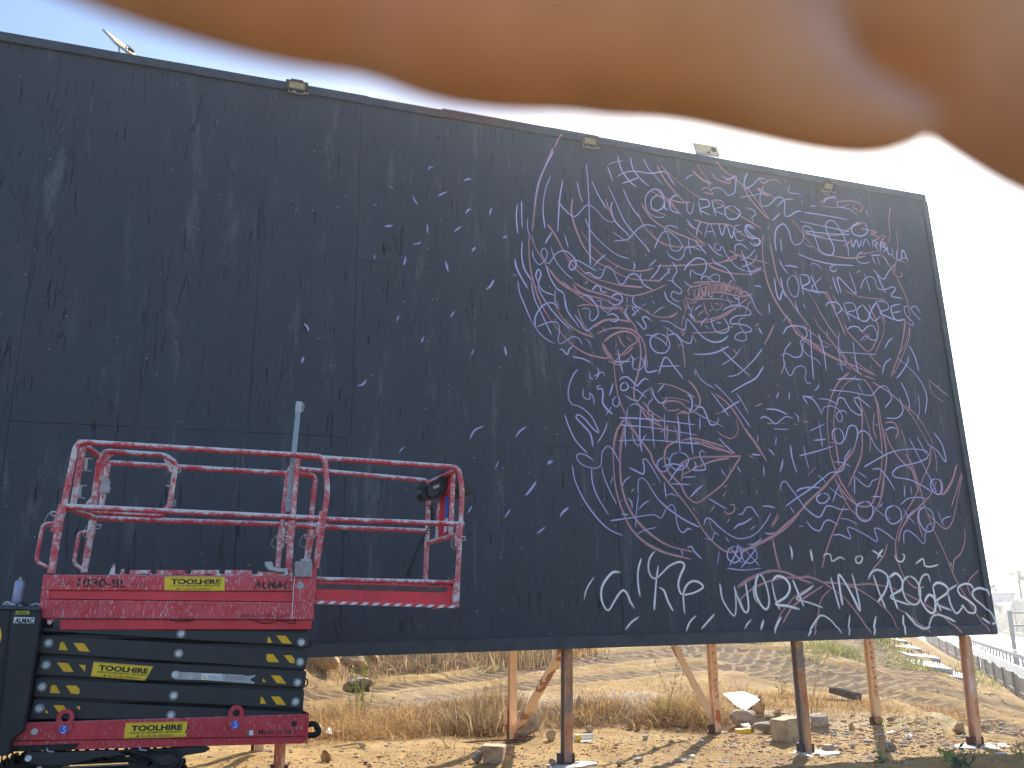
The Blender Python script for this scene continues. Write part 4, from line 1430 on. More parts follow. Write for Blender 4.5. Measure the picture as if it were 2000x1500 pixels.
def eye(cx, cy, k=1):
    n = 28; R = 45 / 3.125 / 1650 * 6.35
    c0 = M(*px3(cx, cy), -.036)
    outer = []; 
    for a in np.linspace(-PI * .08, PI * 1.08, 14): outer.append(c0 + Vector((math.cos(a) * R, 0, math.sin(a) * R)))
    outer += [c0 + Vector((-R * .99, 0, -R * 1.3)), c0 + Vector((-.0, 0, -R * 2.45)), c0 + Vector((R * .93, 0, -R * 1.45))]
    r = R * .50; N = len(outer)
    inner = [c0 + Vector((math.cos(a) * r, 0, math.sin(a) * r)) for a in np.linspace(-PI * .3, 2 * PI - PI * .3, N, endpoint=False)]
    # match angles
    def ang(p): return math.atan2((p - c0).z, (p - c0).x) % (2 * PI)
    inner = [c0 + Vector((math.cos(ang(p)) * r, 0, math.sin(ang(p)) * r)) for p in outer]
    off = Vector((0, -.010, 0)); V = outer + inner + [p + off for p in outer] + [p + off for p in inner]
    Fs = []
    for i in range(N):
        j = (i + 1) % N
        Fs += [(i, j, N + j, N + i), (2 * N + j, 2 * N + i, 3 * N + i, 3 * N + j), (j, i, 2 * N + i, 2 * N + j), (N + i, N + j, 3 * N + j, 3 * N + i)]
    e = MB().add(V, Fs).build('lifting_eye', M_CHASSIS, ch)
    b = c0 + Vector((0, -.0102, -R * 1.42)); pts = [b + Vector((math.cos(t) * R * .52, 0, math.sin(t) * R * .52)) for t in np.linspace(0, 2 * PI, 20, endpoint=False)]
    s = decal('round_sticker', pts, M_BLUEL, e)
    hk = [(-.08, .30), (0, .36), (.09, .30), (.05, .18), (0, .15), (.0, .02), (.16, -.08), (.14, -.26), (-.02, -.34), (-.17, -.24)]
    MB().tube([b + Vector((u * R * 1.1, -.0022, v * R * 1.1)) for u, v in hk], R * .055, 6).build('hook_mark', M_WHITEL, s)
eye(400, 1097); eye(1441, 1071)
for (x, y, m, r) in ((210, 1184, M_GREY, .022), (1795, 1137, M_INK, .020)):
    q = M(*px3(x, y), -.030); MB().cyl(q + Vector((0, -.003, 0)), q + Vector((0, .01, 0)), r, 24).build('plug' if x < 900 else 'hole', m, ch, True)
q = M(*px3(210, 1184), -.033); MB().cyl(q + Vector((0, -.003, 0)), q + Vector((0, .01, 0)), .0125, 20).build('plug_ring', M_WHITEL, ch, True)
q = M(*px3(210, 1184), -.036); MB().cyl(q + Vector((0, -.002, 0)), q + Vector((0, .01, 0)), .004, 12).build('plug_hole', M_INK, ch, True)
sticker([(768, 1131), (1143, 1122), (1136, 1215), (755, 1226)], -.030, ch)
MB().prism([M(*px3(*q), -.0315) for q in ((1128, 1190), (1150, 1152), (1156, 1156), (1134, 1194))], (0, -.001, 0)).build('scuff_mark', M_INK, ch)
lab('Made in Ita y', 1576, 1203, 1812, 1196, -.030, 30, M_WORN, .01, parent=ch)
decal('flag_green', [M(*px3(*q), -.030) for q in ((1508, 1207), (1520, 1207), (1520, 1178), (1508, 1178))], plain('flag_green', (.02, .22, .09), .5), ch)
decal('flag_white', [M(*px3(*q), -.030) for q in ((1521, 1207), (1546, 1206), (1546, 1177), (1521, 1178))], M_WHITEL, ch)
# bumper tube at the right end
MB().tube(arc_path([M(*px3(1880, 1140), .12), M(*px3(1925, 1135), .12), M(*px3(1950, 1185), .12), M(*px3(1925, 1205), .12), M(*px3(1878, 1206), .12)], .05), .022, 14).build('bumper_hoop', M_RUBBER, ch, True)
# undercarriage: two crawler tracks with shoes, cross beams, hoses
g0 = float(terrain(-2.6, 6.5)) + .0
def lift_local(p):
    v = Vector(p) - Vector(M0); return Vector((v.dot(Vector(U1)), v.dot(Vector(U2)), v.dot(Vector(U3))))
gz = lift_local((-2.5, 6.6, float(terrain(-2.5, 6.6)))).z
tz1 = gz + .40
def crawler(y0, parent):
    x0, x1 = -.93, .02
    R = (tz1 - gz) / 2; cz = gz + R
    L = x1 - x0; loop = []
    n = 46; per = 2 * L + 2 * PI * R
    def pos(s, r=R):
        s %= per
        if s < L: return Vector((x0 + s, 0, cz + r)), Vector((0, 0, 1))
        s -= L
        if s < PI * R: a = PI / 2 - s / R; return Vector((x1 + math.cos(a) * r, 0, cz + math.sin(a) * r)), Vector((math.cos(a), 0, math.sin(a)))
        s -= PI * R
        if s < L: return Vector((x1 - s, 0, cz - r)), Vector((0, 0, -1))
        s -= L; a = -PI / 2 - s / R; return Vector((x0 + math.cos(a) * r, 0, cz + math.sin(a) * r)), Vector((math.cos(a), 0, math.sin(a)))
    tr = empty('crawler_track', parent=parent)
    mb = MB(); N = 60
    o = [pos(per * i / N, R - .03)[0] + Vector((0, y0, 0)) for i in range(N)]; inn = [pos(per * i / N, R - .05)[0] + Vector((0, y0, 0)) for i in range(N)]
    off = Vector((0, .2, 0)); V = o + inn + [p + off for p in o] + [p + off for p in inn]; Fs = []
    for i in range(N):
        j = (i + 1) % N; Fs += [(i, j, N + j, N + i), (2 * N + j, 2 * N + i, 3 * N + i, 3 * N + j), (j, i, 2 * N + i, 2 * N + j), (N + i, N + j, 3 * N + j, 3 * N + i)]
    mb.add(V, Fs)
    for i in range(n):
        p, nn = pos(per * i / n, R); t = Vector((nn.z, 0, -nn.x))
        p = p - nn * .031 + Vector((0, y0 - .01, 0))
        mb.prism([p - t * .017, p + t * .017, p + t * .009 + nn * .03, p - t * .009 + nn * .03], (0, .22, 0))
    mb.build('rubber_belt', M_RUBBER, tr)
    MB().prism([Vector((x0 - .02, y0 + .04, cz - .09)), Vector((x1 + .02, y0 + .04, cz - .09)), Vector((x1 - .05, y0 + .04, cz + .08)), Vector((x0 + .05, y0 + .04, cz + .08))], (0, .12, 0)).build('track_frame', M_ARM, tr)
    for x in (x0, x1): MB().cyl((x, y0 + .0, cz), (x, y0 + .2, cz), R - .055, 24).build('sprocket', M_ARM, tr, True)
    for x in np.linspace(x0 + .2, x1 - .2, 4): MB().cyl((x, y0 + .02, gz + .085), (x, y0 + .18, gz + .085), .045, 16).build('road_wheel', M_ARM, tr, True)
crawler(.06, lift); crawler(W - .24, lift)
MB().box((-.75, .1, tz1 - .12), (-.62, W - .1, M(*px3(300, 1290), 0).z)).box((-.2, .1, tz1 - .12), (-.07, W - .1, M(*px3(300, 1290), 0).z)).build('cross_beam', M_ARM, lift)
# outrigger arm lying along the chassis
og = [(145, 1330), (170, 1308), (380, 1310), (620, 1300), (700, 1300), (780, 1330), (620, 1345), (400, 1395), (240, 1398), (160, 1378)]
ob = slab('outrigger_arm', [px3(x, y) for x, y in og], -.04, .05, M_ARM, lift, .008)
q = M(*px3(174, 1346), -.04); MB().cyl(q + Vector((0, -.02, 0)), q, .020, 20).build('pivot_bolt', M_PIN, ob, True)
ob2 = slab('outrigger_arm', Z((930, 1296), (1245, 1268), (1285, 1290), (1250, 1312), (1130, 1330), (1060, 1390), (980, 1400), (900, 1330)), .0, .1, M_ARM, lift, .008)
for pl in (((640, 1330), (740, 1305), (860, 1300), (980, 1320), (1060, 1300), (1100, 1340), (1060, 1400)), ((800, 1310), (900, 1330), (950, 1380), (960, 1420)), ((850, 1300), (950, 1298), (1060, 1312), (1110, 1370), (1080, 1420)), ((700, 1340), (820, 1360), (900, 1420))):
    MB().tube(catmull([tuple(M(*px3(x, y), -.02 + .02 * random.random())) for x, y in pl], .02), .011, 8).build('hydraulic_hose', M_RUBBER, lift, True)
for x, y in ((285, 1285), (850, 1275), (560, 1300)):
    MB().tube(arc_path([M(*px3(x, y), -.015), M(*px3(x + 5, y + 20), -.03), M(*px3(x + 45, y + 24), -.03)], .01), .006, 8).build('hose_fitting', M_GREY, lift, True)

# ---- guard rails
RT = .0225
def rail(name, pts, d, r=RT, rad=.07, parent=lift, mat=None, dl=None):
    P = [M(x, y, (d if dl is None else dl[i])) for i, (x, y) in enumerate(pts)]
    return MB().tube(arc_path(P, rad, 6), r, 14).build(name, mat or M_RAIL, parent, True)
main_n = empty('near_guard_rail', parent=lift)
rail('top_tube', [(110, 1060), (150, 863), (634, 892), (640, 960), (619, 1100)], 0, parent=main_n)
rail('lower_post', [(100, 1120), (122, 985)], 0, .027, parent=main_n)
rail('post_sleeve', [(107, 1040), (122, 992)], 0, .032, parent=main_n)
rail('mid_tube', [(120, 989), (633, 1013)], 0, parent=main_n)
rail('lower_post', [(617, 1110), (630, 1008)], 0, .026, parent=main_n)
rail('post_sleeve', [(622, 1048), (631, 1000)], 0, .031, parent=main_n)
rail('grab_handle', [(106, 1022), (84, 1024), (70, 1098), (96, 1109)], -.0, .0145, .05, parent=main_n)
far_n = empty('far_guard_rail', parent=lift)
rail('top_tube', [(178, 1010), (204, 903), (617, 928), (598, 1100)], W, parent=far_n)
rail('lower_post', [(164, 1118), (183, 1010)], W, .026, parent=far_n)
rail('post_sleeve', [(176, 1050), (181, 1018)], W, .031, parent=far_n)
rail('mid_tube', [(183, 1012), (612, 1026)], W, parent=far_n)
rail('lower_post', [(597, 1110), (611, 1030)], W, .026, parent=far_n)
rail('grab_handle', [(173, 1038), (155, 1040), (144, 1100), (162, 1113)], W, .0145, .05, parent=far_n)
ext_n = empty('extension_guard_rail', parent=lift)
rail('top_tube', [(563, 1120), (582, 891), (896, 913), (903, 960), (891, 1180)], .045, parent=ext_n)
rail('mid_tube', [(630, 1014), (906, 1024)], .045, parent=ext_n)
rail('lower_post', [(563, 1122), (571, 1005)], .045, .028, parent=ext_n)
rail('post_sleeve', [(565, 1062), (572, 1010)], .045, .033, parent=ext_n)
rail('post_sleeve', [(894, 1068), (898, 1022)], .045, .032, parent=ext_n)
ext_f = empty('extension_guard_rail', parent=lift)
rail('top_tube', [(541, 1118), (563, 914), (838, 939), (836, 1000), (831, 1133)], W - .045, parent=ext_f)
rail('mid_tube', [(556, 1026), (836, 1037)], W - .045, parent=ext_f)
rail('post_sleeve', [(547, 1070), (551, 1030)], W - .045, .031, parent=ext_f)
endr = empty('end_guard_rail', parent=lift)
rail('top_tube', [(893, 917), (838, 943)], 0, RT, parent=endr, dl=[.05, W - .05])
rail('mid_tube', [(893, 1045), (835, 1060)], 0, RT, parent=endr, dl=[.05, W - .05])
rail('inner_post', [(885, 922), (880, 1050)], .22, RT, parent=endr)
rail('inner_post', [(862, 930), (854, 1056)], .48, RT, parent=endr)
pl_ = MB().prism([M(882, 925, .24), M(878, 1048, .24), M(856, 1054, .46), M(862, 932, .46)], (.006, 0, 0)).build('red_panel', M_REDCLEAN, endr)
MB().prism([M(876, 968, .27), M(875, 1010, .27), M(869, 1013, .34), M(870, 971, .34)], (-.003, 0, 0)).build('blue_notice', M_BLUEL, endr)
MB().prism([M(875, 1011, .27), M(873, 1038, .27), M(867, 1041, .34), M(869, 1014, .34)], (-.003, 0, 0)).build('white_notice', M_WHITEL, endr)
# left end: hinge post, gate swung inwards, latch
gate = empty('entry_gate', parent=lift)
hinge = rail('hinge_post', [(163, 868), (143, 985)], .12, parent=gate)
GD = .30
gp = [(183, 975), (193, 905), (205, 881), (322, 889), (344, 905), (331, 990), (316, 1008), (180, 999), (171, 985), (183, 975)]
P = [M(x, y, GD) for x, y in gp]
MB().tube(arc_path(P[1:-2] + [P[8], P[0], P[1]], .035, 5), RT * .95, 14).build('gate_frame', M_RAIL, gate, True)
for tri in (((196, 897), (212, 886), (226, 884), (190, 920), (189, 908)), ((318, 892), (334, 898), (336, 922), (331, 922)), ((326, 985), (332, 984), (318, 1003), (303, 1004)), ((183, 965), (190, 985), (200, 997), (176, 992))):
    MB().prism([M(x, y, GD - .003) for x, y in tri], (0, .006, 0)).build('gusset_plate', M_RAIL, gate)
for (x, y) in ((169, 907), (157, 960)):
    MB().tube([M(x, y - 12, .2), M(x - 2, y + 10, .2)], .012, 10).build('hinge_spring', M_GREY, gate, True)
    MB().tube([M(x - 9, y - 13, .13), M(x + 12, y - 11, .28)], .0035, 6).tube([M(x - 11, y + 11, .13), M(x + 9, y + 13, .28)], .0035, 6).build('hinge_bracket', M_PIN, gate)
for (x, y) in ((349, 917), (338, 983)):
    MB().tube([M(x - 8, y - 6, GD), M(x + 4, y - 5, GD), M(x + 3, y + 5, GD), M(x - 9, y + 5, GD)], .004, 6).build('latch_hook', M_PIN, gate)
MB().tube([M(324, 948, GD), M(342, 951, GD)], .005, 6).build('latch_pin', M_PIN, gate)
rail('side_post', [(211, 905), (198, 990)], W - .08, parent=gate)
slab('latch_plate', [(200, 934), (213, 935), (216, 942), (213, 947), (216, 953), (213, 963), (193, 961)], W - .14, W - .10, M_GREY, gate, .003)
rail('end_top_tube', [(156, 863), (207, 900)], 0, parent=gate, dl=[.01, W - .01])
rail('end_mid_tube', [(128, 990), (186, 1012)], 0, parent=gate, dl=[.01, W - .01])
# locking pins and wire lanyards at the sleeves
for (x, y, d) in ((115, 1000, 0), (186, 1025, W), (563, 1040, .045), (626, 1022, 0), (604, 1045, W), (550, 1047, W), (898, 1048, .045)):
    q = M(x, y, d)
    MB().tube([q + Vector((-.048, 0, .0)), q + Vector((.048, 0, 0))], .006, 8).tube([q + Vector((-.048, -.01, 0)), q + Vector((-.044, -.03, -.028)), q + Vector((0, -.042, -.04)), q + Vector((.044, -.03, -.028)), q + Vector((.048, -.01, 0))], .003, 6).build('locking_pin', M_PIN, lift)
    MB().tube(catmull([tuple(q + Vector(v)) for v in ((-.045, 0, 0), (-.07, -.01, -.03), (-.08, -.01, -.08), (-.05, -.01, -.11), (-.02, -.01, -.10))], .01), .0018, 5).build('wire_lanyard', M_PIN, lift)

# ---- extension deck on the right
ext = empty('extension_deck', parent=lift)
rail('edge_tube', [(618, 1131), (896, 1138)], .03, .019, .02, parent=ext)
slab('side_plate', [(617, 1137), (893, 1145), (893, 1182), (617, 1174)], .045, .06, M_REDCLEAN, ext, .002)
slab('dark_rail', [(619, 1140), (872, 1147), (876, 1152), (868, 1157), (619, 1150)], .040, .044, plain('grimy_steel', (.10, .07, .07), .5, .3, .5, 18), ext, .002)
slab('bottom_rail', [(612, 1172), (896, 1182), (896, 1187), (612, 1179)], -.0, .05, M_RED, ext, .002)
slab('end_post', [(886, 1130), (899, 1131), (897, 1187), (886, 1187)], .0, .05, M_RAIL, ext, .003)
for k in range(13):
    x = 619 + k * 21.3; y = 1173.4 + (x - 619) * .034
    decal('warning_stripe', [M(a, b, 0) for a, b in ((x, y + 5.4), (x + 10, y + 5.6), (x + 17, y + .6), (x + 7, y + .3))], M_WHITEL, ext)
slab('far_side_plate', [(600, 1131), (838, 1137), (838, 1170), (600, 1165)], W - .06, W - .04, M_RED, ext, .002)
slab('deck_plate', [(617, 1150), (893, 1157), (893, 1163), (617, 1156)], .065, W - .07, M_GREY, ext, 0)
slab('end_beam', [(880, 1137), (893, 1137), (893, 1182), (880, 1182)], .065, W - .05, M_RED, ext, 0)
# ---- control box with tray
M_CTRL = plain('black_control_plastic', (.016, .016, .017), .35, 0, .2, 20)
cb = empty('control_box', parent=lift)
cbm = [(836, 946), (862, 930), (876, 929), (874, 950), (864, 967), (842, 972), (835, 966)]
slab('case', cbm, .30, .52, M_CTRL, cb, .01)
slab('end_cap', [(822, 964), (836, 957), (851, 967), (836, 976), (826, 973)], .34, .50, M_CTRL, cb, .006)
slab('grip_frame', [(822, 943), (826, 939), (832, 941), (835, 962), (830, 964), (823, 950)], .36, .40, M_CTRL, cb, .003)
slab('beige_pad', [(834, 961), (846, 957), (852, 968), (838, 965)], .33, .339, plain('beige_pad', (.28, .27, .2), .6), cb, .001)
slab('pale_sticker', [(846, 950), (858, 945), (858, 951), (847, 955)], .294, .299, M_GREY, cb, 0)
MB().tube([M(836, 953, .38), M(815, 954, .38)], .008, 8).build('joystick', M_CTRL, cb, True)
for x, y in ((848, 944), (856, 939), (866, 936)): MB().cyl(M(x, y, .27), M(x, y, .31), .012, 12).build('button', M_CTRL, cb, True)
MB().tube(arc_path([M(862, 958, .29), M(858, 975, .26), M(850, 966, .26)], .02), .008, 8).build('cable_gland', M_CTRL, cb, True)
tray = slab('document_tray', [(868, 918), (884, 927), (931, 957), (920, 965), (902, 962), (868, 938)], .30, .62, plain('dark_tray', (.045, .04, .038), .6), cb, .004)
def helix(path, r, turns, tr, name):
    path = catmull(path, .01); n = turns * 10; pts = []
    for i in range(n):
        u = i / (n - 1) * (len(path) - 1); k = min(int(u), len(path) - 2); p = Vector(path[k]).lerp(Vector(path[k + 1]), u - k)
        t = (Vector(path[k + 1]) - Vector(path[k])).normalized(); a = t.cross(Vector((0, 1, .01))).normalized(); b = t.cross(a)
        th = 2 * PI * turns * i / (n - 1); pts.append(p + (a * math.cos(th) + b * math.sin(th)) * r)
    return MB().tube(pts, tr, 5).build(name, M_RUBBER, lift, True)
helix([tuple(M(841, 985, .36)), tuple(M(845, 1012, .36)), tuple(M(834, 1040, .36)), tuple(M(820, 1065, .36)), tuple(M(806, 1100, .36)), tuple(M(795, 1128, .36))], .016, 26, .0045, 'coiled_cable')

# ---- black cabin at the left end
cab = empty('engine_cover', parent=lift)
body = [(-70, 1176), (75, 1186), (80, 1205), (66, 1300), (46, 1428), (22, 1448), (17, 1476), (-80, 1482)]
slab('cover_shell', body, -.12, .62, M_CABIN, cab, .012)
top = MB().prism([M(-70, 1176, -.14), M(78, 1186, -.14), M(78, 1192, -.14), M(-70, 1188, -.14)], (0, .8, 0)).build('top_tray', plain('slate_plastic', (.05, .06, .085), .5, 0, .3, 9), cab, bevel=.004)
for (x, y) in ((12, 1184), (36, 1186), (60, 1184)):
    q = M(x, y, .0) + Vector((0, .0, .006)); MB().tube([q, q + Vector((.03, .02, .012)), q + Vector((.06, .0, .0))], .009, 8).build('clip', M_GREY, cab, True)
MB().tube(arc_path([M(4, 1184, -.1), M(14, 1174, -.1), M(24, 1184, -.1)], .02), .009, 8).build('shackle', M_GREY, cab, True)
MB().tube([M(43, 1178, -.05), M(52, 1183, -.08)], .012, 8).build('lever', M_RUBBER, cab, True)
slab('seam_edge', [(18, 1190), (22, 1190), (-6, 1470), (-10, 1470)], -.126, -.12, M_RUBBER, cab, 0)
for k, (x, y, w, h) in enumerate(((9, 1268, 12, 11), (3, 1285, 14, 24), (-2, 1317, 14, 22), (-6, 1349, 14, 11))):
    slab('vent_slot', [(x, y), (x + w, y), (x + w - 3, y + h), (x - 3, y + h)], -.124, -.1205, M_INK, cab, 0)
decal('yellow_disc', [M(-8 + 11 * math.cos(a), 1240 - 21 * math.sin(a), -.12) for a in np.linspace(0, 2 * PI, 24, endpoint=False)], M_YEL, cab)
decal('label_plate', [M(*q, -.12) for q in ((26, 1217), (66, 1218), (68, 1206), (28, 1205))], M_WHITEL, cab)
a, b = M(28.5, 1216, -.122), M(65, 1217, -.122)
text_obj('lettering', 'ALMAC', a, b - a, (0, 0, 1), 8.5 / 1650 * 6.1, M_INK, cab, .04, (b - a).length, depth=.0015)
decal('small_label', [M(*q, -.12) for q in ((30, 1200), (57, 1200), (57, 1193), (31, 1193))], plain('lime_label', (.62, .66, .10), .5), cab)
a, b = M(33, 1199, -.122), M(54, 1199, -.122)
text_obj('lettering', 'SANGLED', a, b - a, (0, 0, 1), 4.2 / 1650 * 6.1, M_INK, cab, .02, (b - a).length, depth=.0015)
for x, y in ((16, 1478), (25, 1482), (6, 1480)):
    MB().tube(catmull([tuple(M(x, y - 14, 0)), tuple(M(x - 3, y + 8, 0)), tuple(M(x - 1, y + 24, 0))], .01), .006, 6).build('hanging_wire', M_RUBBER, cab, True)
# ---- spray can standing on the cover
can = empty('spray_can'); tag(can, 'lavender spray can with bare nozzle standing on the black engine cover', 'spray can')
can.matrix_world = lift.matrix_world @ Matrix.Translation(M(32, 1179, .06) + Vector((0, 0, .0)))
ht = .165
MB().tube([(0, 0, 0), (0, 0, .004), (0, 0, ht - .02), (0, 0, ht - .008), (0, 0, ht)], 0, 28, rr=[.031, .033, .033, .030, .016]).build('body', plain('lavender_can', (.33, .35, .52), .35, .2, .1, 30), can, True)
MB().tube([(0, 0, ht), (0, 0, ht + .008), (0, 0, ht + .010), (0, 0, ht + .022)], 0, 16, rr=[.014, .014, .007, .006]).build('nozzle', plain('cream_nozzle', (.50, .42, .25), .5), can, True)
decal('print_block', [Vector((.0335 * math.sin(t), -.0335 * math.cos(t), z)) for t, z in ((-.3, .02), (.45, .02), (.45, .1), (-.3, .1))], plain('pale_print', (.5, .5, .62), .5), can, .0006)
# ---- grey square tube lashed upright to the rails
tube = empty('grey_pole'); tag(tube, 'pale grey plastic pole strapped upright to the red guard rail', 'pole')
tube.matrix_world = lift.matrix_world.copy()
a, b = M(562, 1000, .10), M(583, 795, .10)
w_ = .0205
MB().prism([a + Vector((-w_, -w_, 0)), a + Vector((w_, -w_, 0)), a + Vector((w_, w_, 0)), a + Vector((-w_, w_, 0))], b - a).build('shaft', plain('grey_plastic', (.36, .40, .47), .45, 0, .1, 9), tube, bevel=.004)
c = b
MB().prism([c + Vector((-.026, -.026, -.05)), c + Vector((.026, -.026, -.05)), c + Vector((.026, .026, -.05)), c + Vector((-.026, .026, -.05))], (.003, 0, .095)).build('end_cap', plain('pale_cap', (.50, .54, .58), .5), tube, bevel=.006)
MB().tube(arc_path([c + Vector((.026, -.02, .03)), c + Vector((.042, -.02, .02)), c + Vector((.04, -.02, -.03)), c + Vector((.026, -.02, -.04))], .01), .004, 6).build('cap_clip', plain('pale_cap2', (.50, .54, .58), .5), tube)
for t in (.1, .42): 
    q = a.lerp(b, t); MB().tube([q + Vector((-.03, -.03, 0)), q + Vector((.03, -.03, 0)), q + Vector((.03, .03, 0)), q + Vector((-.03, .03, 0)), q + Vector((-.03, -.03, 0))], .003, 6).build('wire_tie', M_PIN, tube)

# ------------------------------------------------------------------ lamps and solar panels on the top edge
M_LAMPB = plain('lamp_body', (.06, .055, .05), .5, .2, .3, 20)
M_LAMPG = plain('lamp_reflector', (.40, .34, .20), .3, .3, .25, 18)
M_BRK = plain('white_clip', (.5, .5, .55), .5)
M_PANELB = plain('panel_back', (.95, .66, .33), .5, 0, .12, 12)
M_ALU = plain('aluminium', (.55, .56, .57), .4, .6, .1, 20)
def floodlight(px, py, label, tilt, w=.17):
    bx, bz = B(px, py, .1)
    e = empty('floodlight'); tag(e, label, 'floodlight', 'floodlights along the top edge')
    w *= .8
    e.matrix_world = board.matrix_world @ Matrix.Translation((bx, -.12, bz - .035)) @ Matrix.Rotation(tilt, 4, 'X')
    MB().prism([(-w, 0, -.055), (w, 0, -.055), (w, 0, .055), (-w, 0, .055)], (0, .05, 0)).build('housing', M_LAMPB, e, bevel=.008)
    for a, b in (((-w, -.012, -.055), (w, -.001, -.04)), ((-w, -.012, .04), (w, -.001, .055)), ((-w, -.012, -.0395), (-w + .04, -.001, .0395)), ((w - .04, -.012, -.0395), (w, -.001, .0395))):
        MB().box(a, b).build('bezel', M_LAMPB, e)
    MB().prism([(-w + .041, -.004, -.039), (w - .041, -.004, -.039), (w - .041, -.004, .039), (-w + .041, -.004, .039)], (0, .003, 0)).build('lens', M_LAMPG, e)
    MB().prism([(-w * .6, .02, .056), (w * .6, .02, .056), (w * .55, .02, .083), (-w * .55, .02, .083)], (0, .05, 0)).build('driver_box', M_LAMPB, e, bevel=.004)
    MB().tube(arc_path([(-w * .7, .03, -.05), (-w * .7, .03, -.085), (w * .7, .03, -.085), (w * .7, .03, -.05)], .03), .008, 6).build('bracket', M_ALU, e, True)
    for x in (-w * .4, w * .75): MB().tube([(x, -.01, -.075), (x + .02, -.02, -.088), (x + .045, -.01, -.075)], .008, 6).build('cable_clip', M_BRK, e)
floodlight(580, 164, 'brownish floodlight on the billboard top, leftmost of the three lamps', math.radians(18))
floodlight(1152, 273, 'black floodlight with yellowed lens above the first rose line', math.radians(22), .16)
floodlight(1616, 361, 'faded greenish floodlight near the top right corner of the billboard', math.radians(30), .15)
def solar(px, py, label, rz, tilt, w=.23, h=.36, roll=0):
    bx, bz = B(px, py, 0)
    e = empty('solar_panel'); tag(e, label, 'solar panel', 'solar panels on the billboard top')
    e.matrix_world = board.matrix_world @ Matrix.Translation((bx, .03, BZ1 + .01))
    p = empty('panel_assembly'); bpy.data.objects.remove(p)
    R = Matrix.Translation((0, 0, .055)) @ Matrix.Rotation(rz, 4, 'Z') @ Matrix.Rotation(roll, 4, 'Y') @ Matrix.Rotation(tilt, 4, 'X')
    def pr(name, a, b, mat, bevel=.003):
        mb = MB().box(a, b); mb.v = [tuple(R @ Vector(v)) for v in mb.v]; return mb.build(name, mat, e, bevel=bevel)
    pr('frame', (-w, -.012, -h * .0), (w, .012, h), M_ALU)
    pr('back_sheet', (-w + .015, -.016, .015), (w - .015, -.0125, h - .015), M_PANELB, 0)
    pr('cell_face', (-w + .015, .0125, .015), (w - .015, .016, h - .015), plain('solar_cells', (.01, .015, .05), .2), 0)
    pr('junction_box', (w * .35, -.045, h * .35), (w * .68, -.0165, h * .62), M_INK, .004)
    pr('cable_gland', (w * .0, -.04, h * .12), (w * .1, -.0165, h * .2), M_INK, 0)
    MB().tube([(-.02, .0, -.005), (-.02, .0, .13)], .011, 8).build('stand', M_ALU, e, True)
    MB().tube([(-.1, .0, -.005), (-.1, .03, .05), tuple(R @ Vector((-.05, .0, h * .5)))], .008, 6).build('strut', M_ALU, e, True)
    return e
solar(250, 98, 'small solar panel seen edge-on, tilted above the bare left part of the billboard', math.radians(48), math.radians(-42), .20, .36)
solar(1386, 312, 'pale back of a small solar panel with a black box, above the scribbles', math.radians(-4), math.radians(-20), .20, .24, math.radians(2))

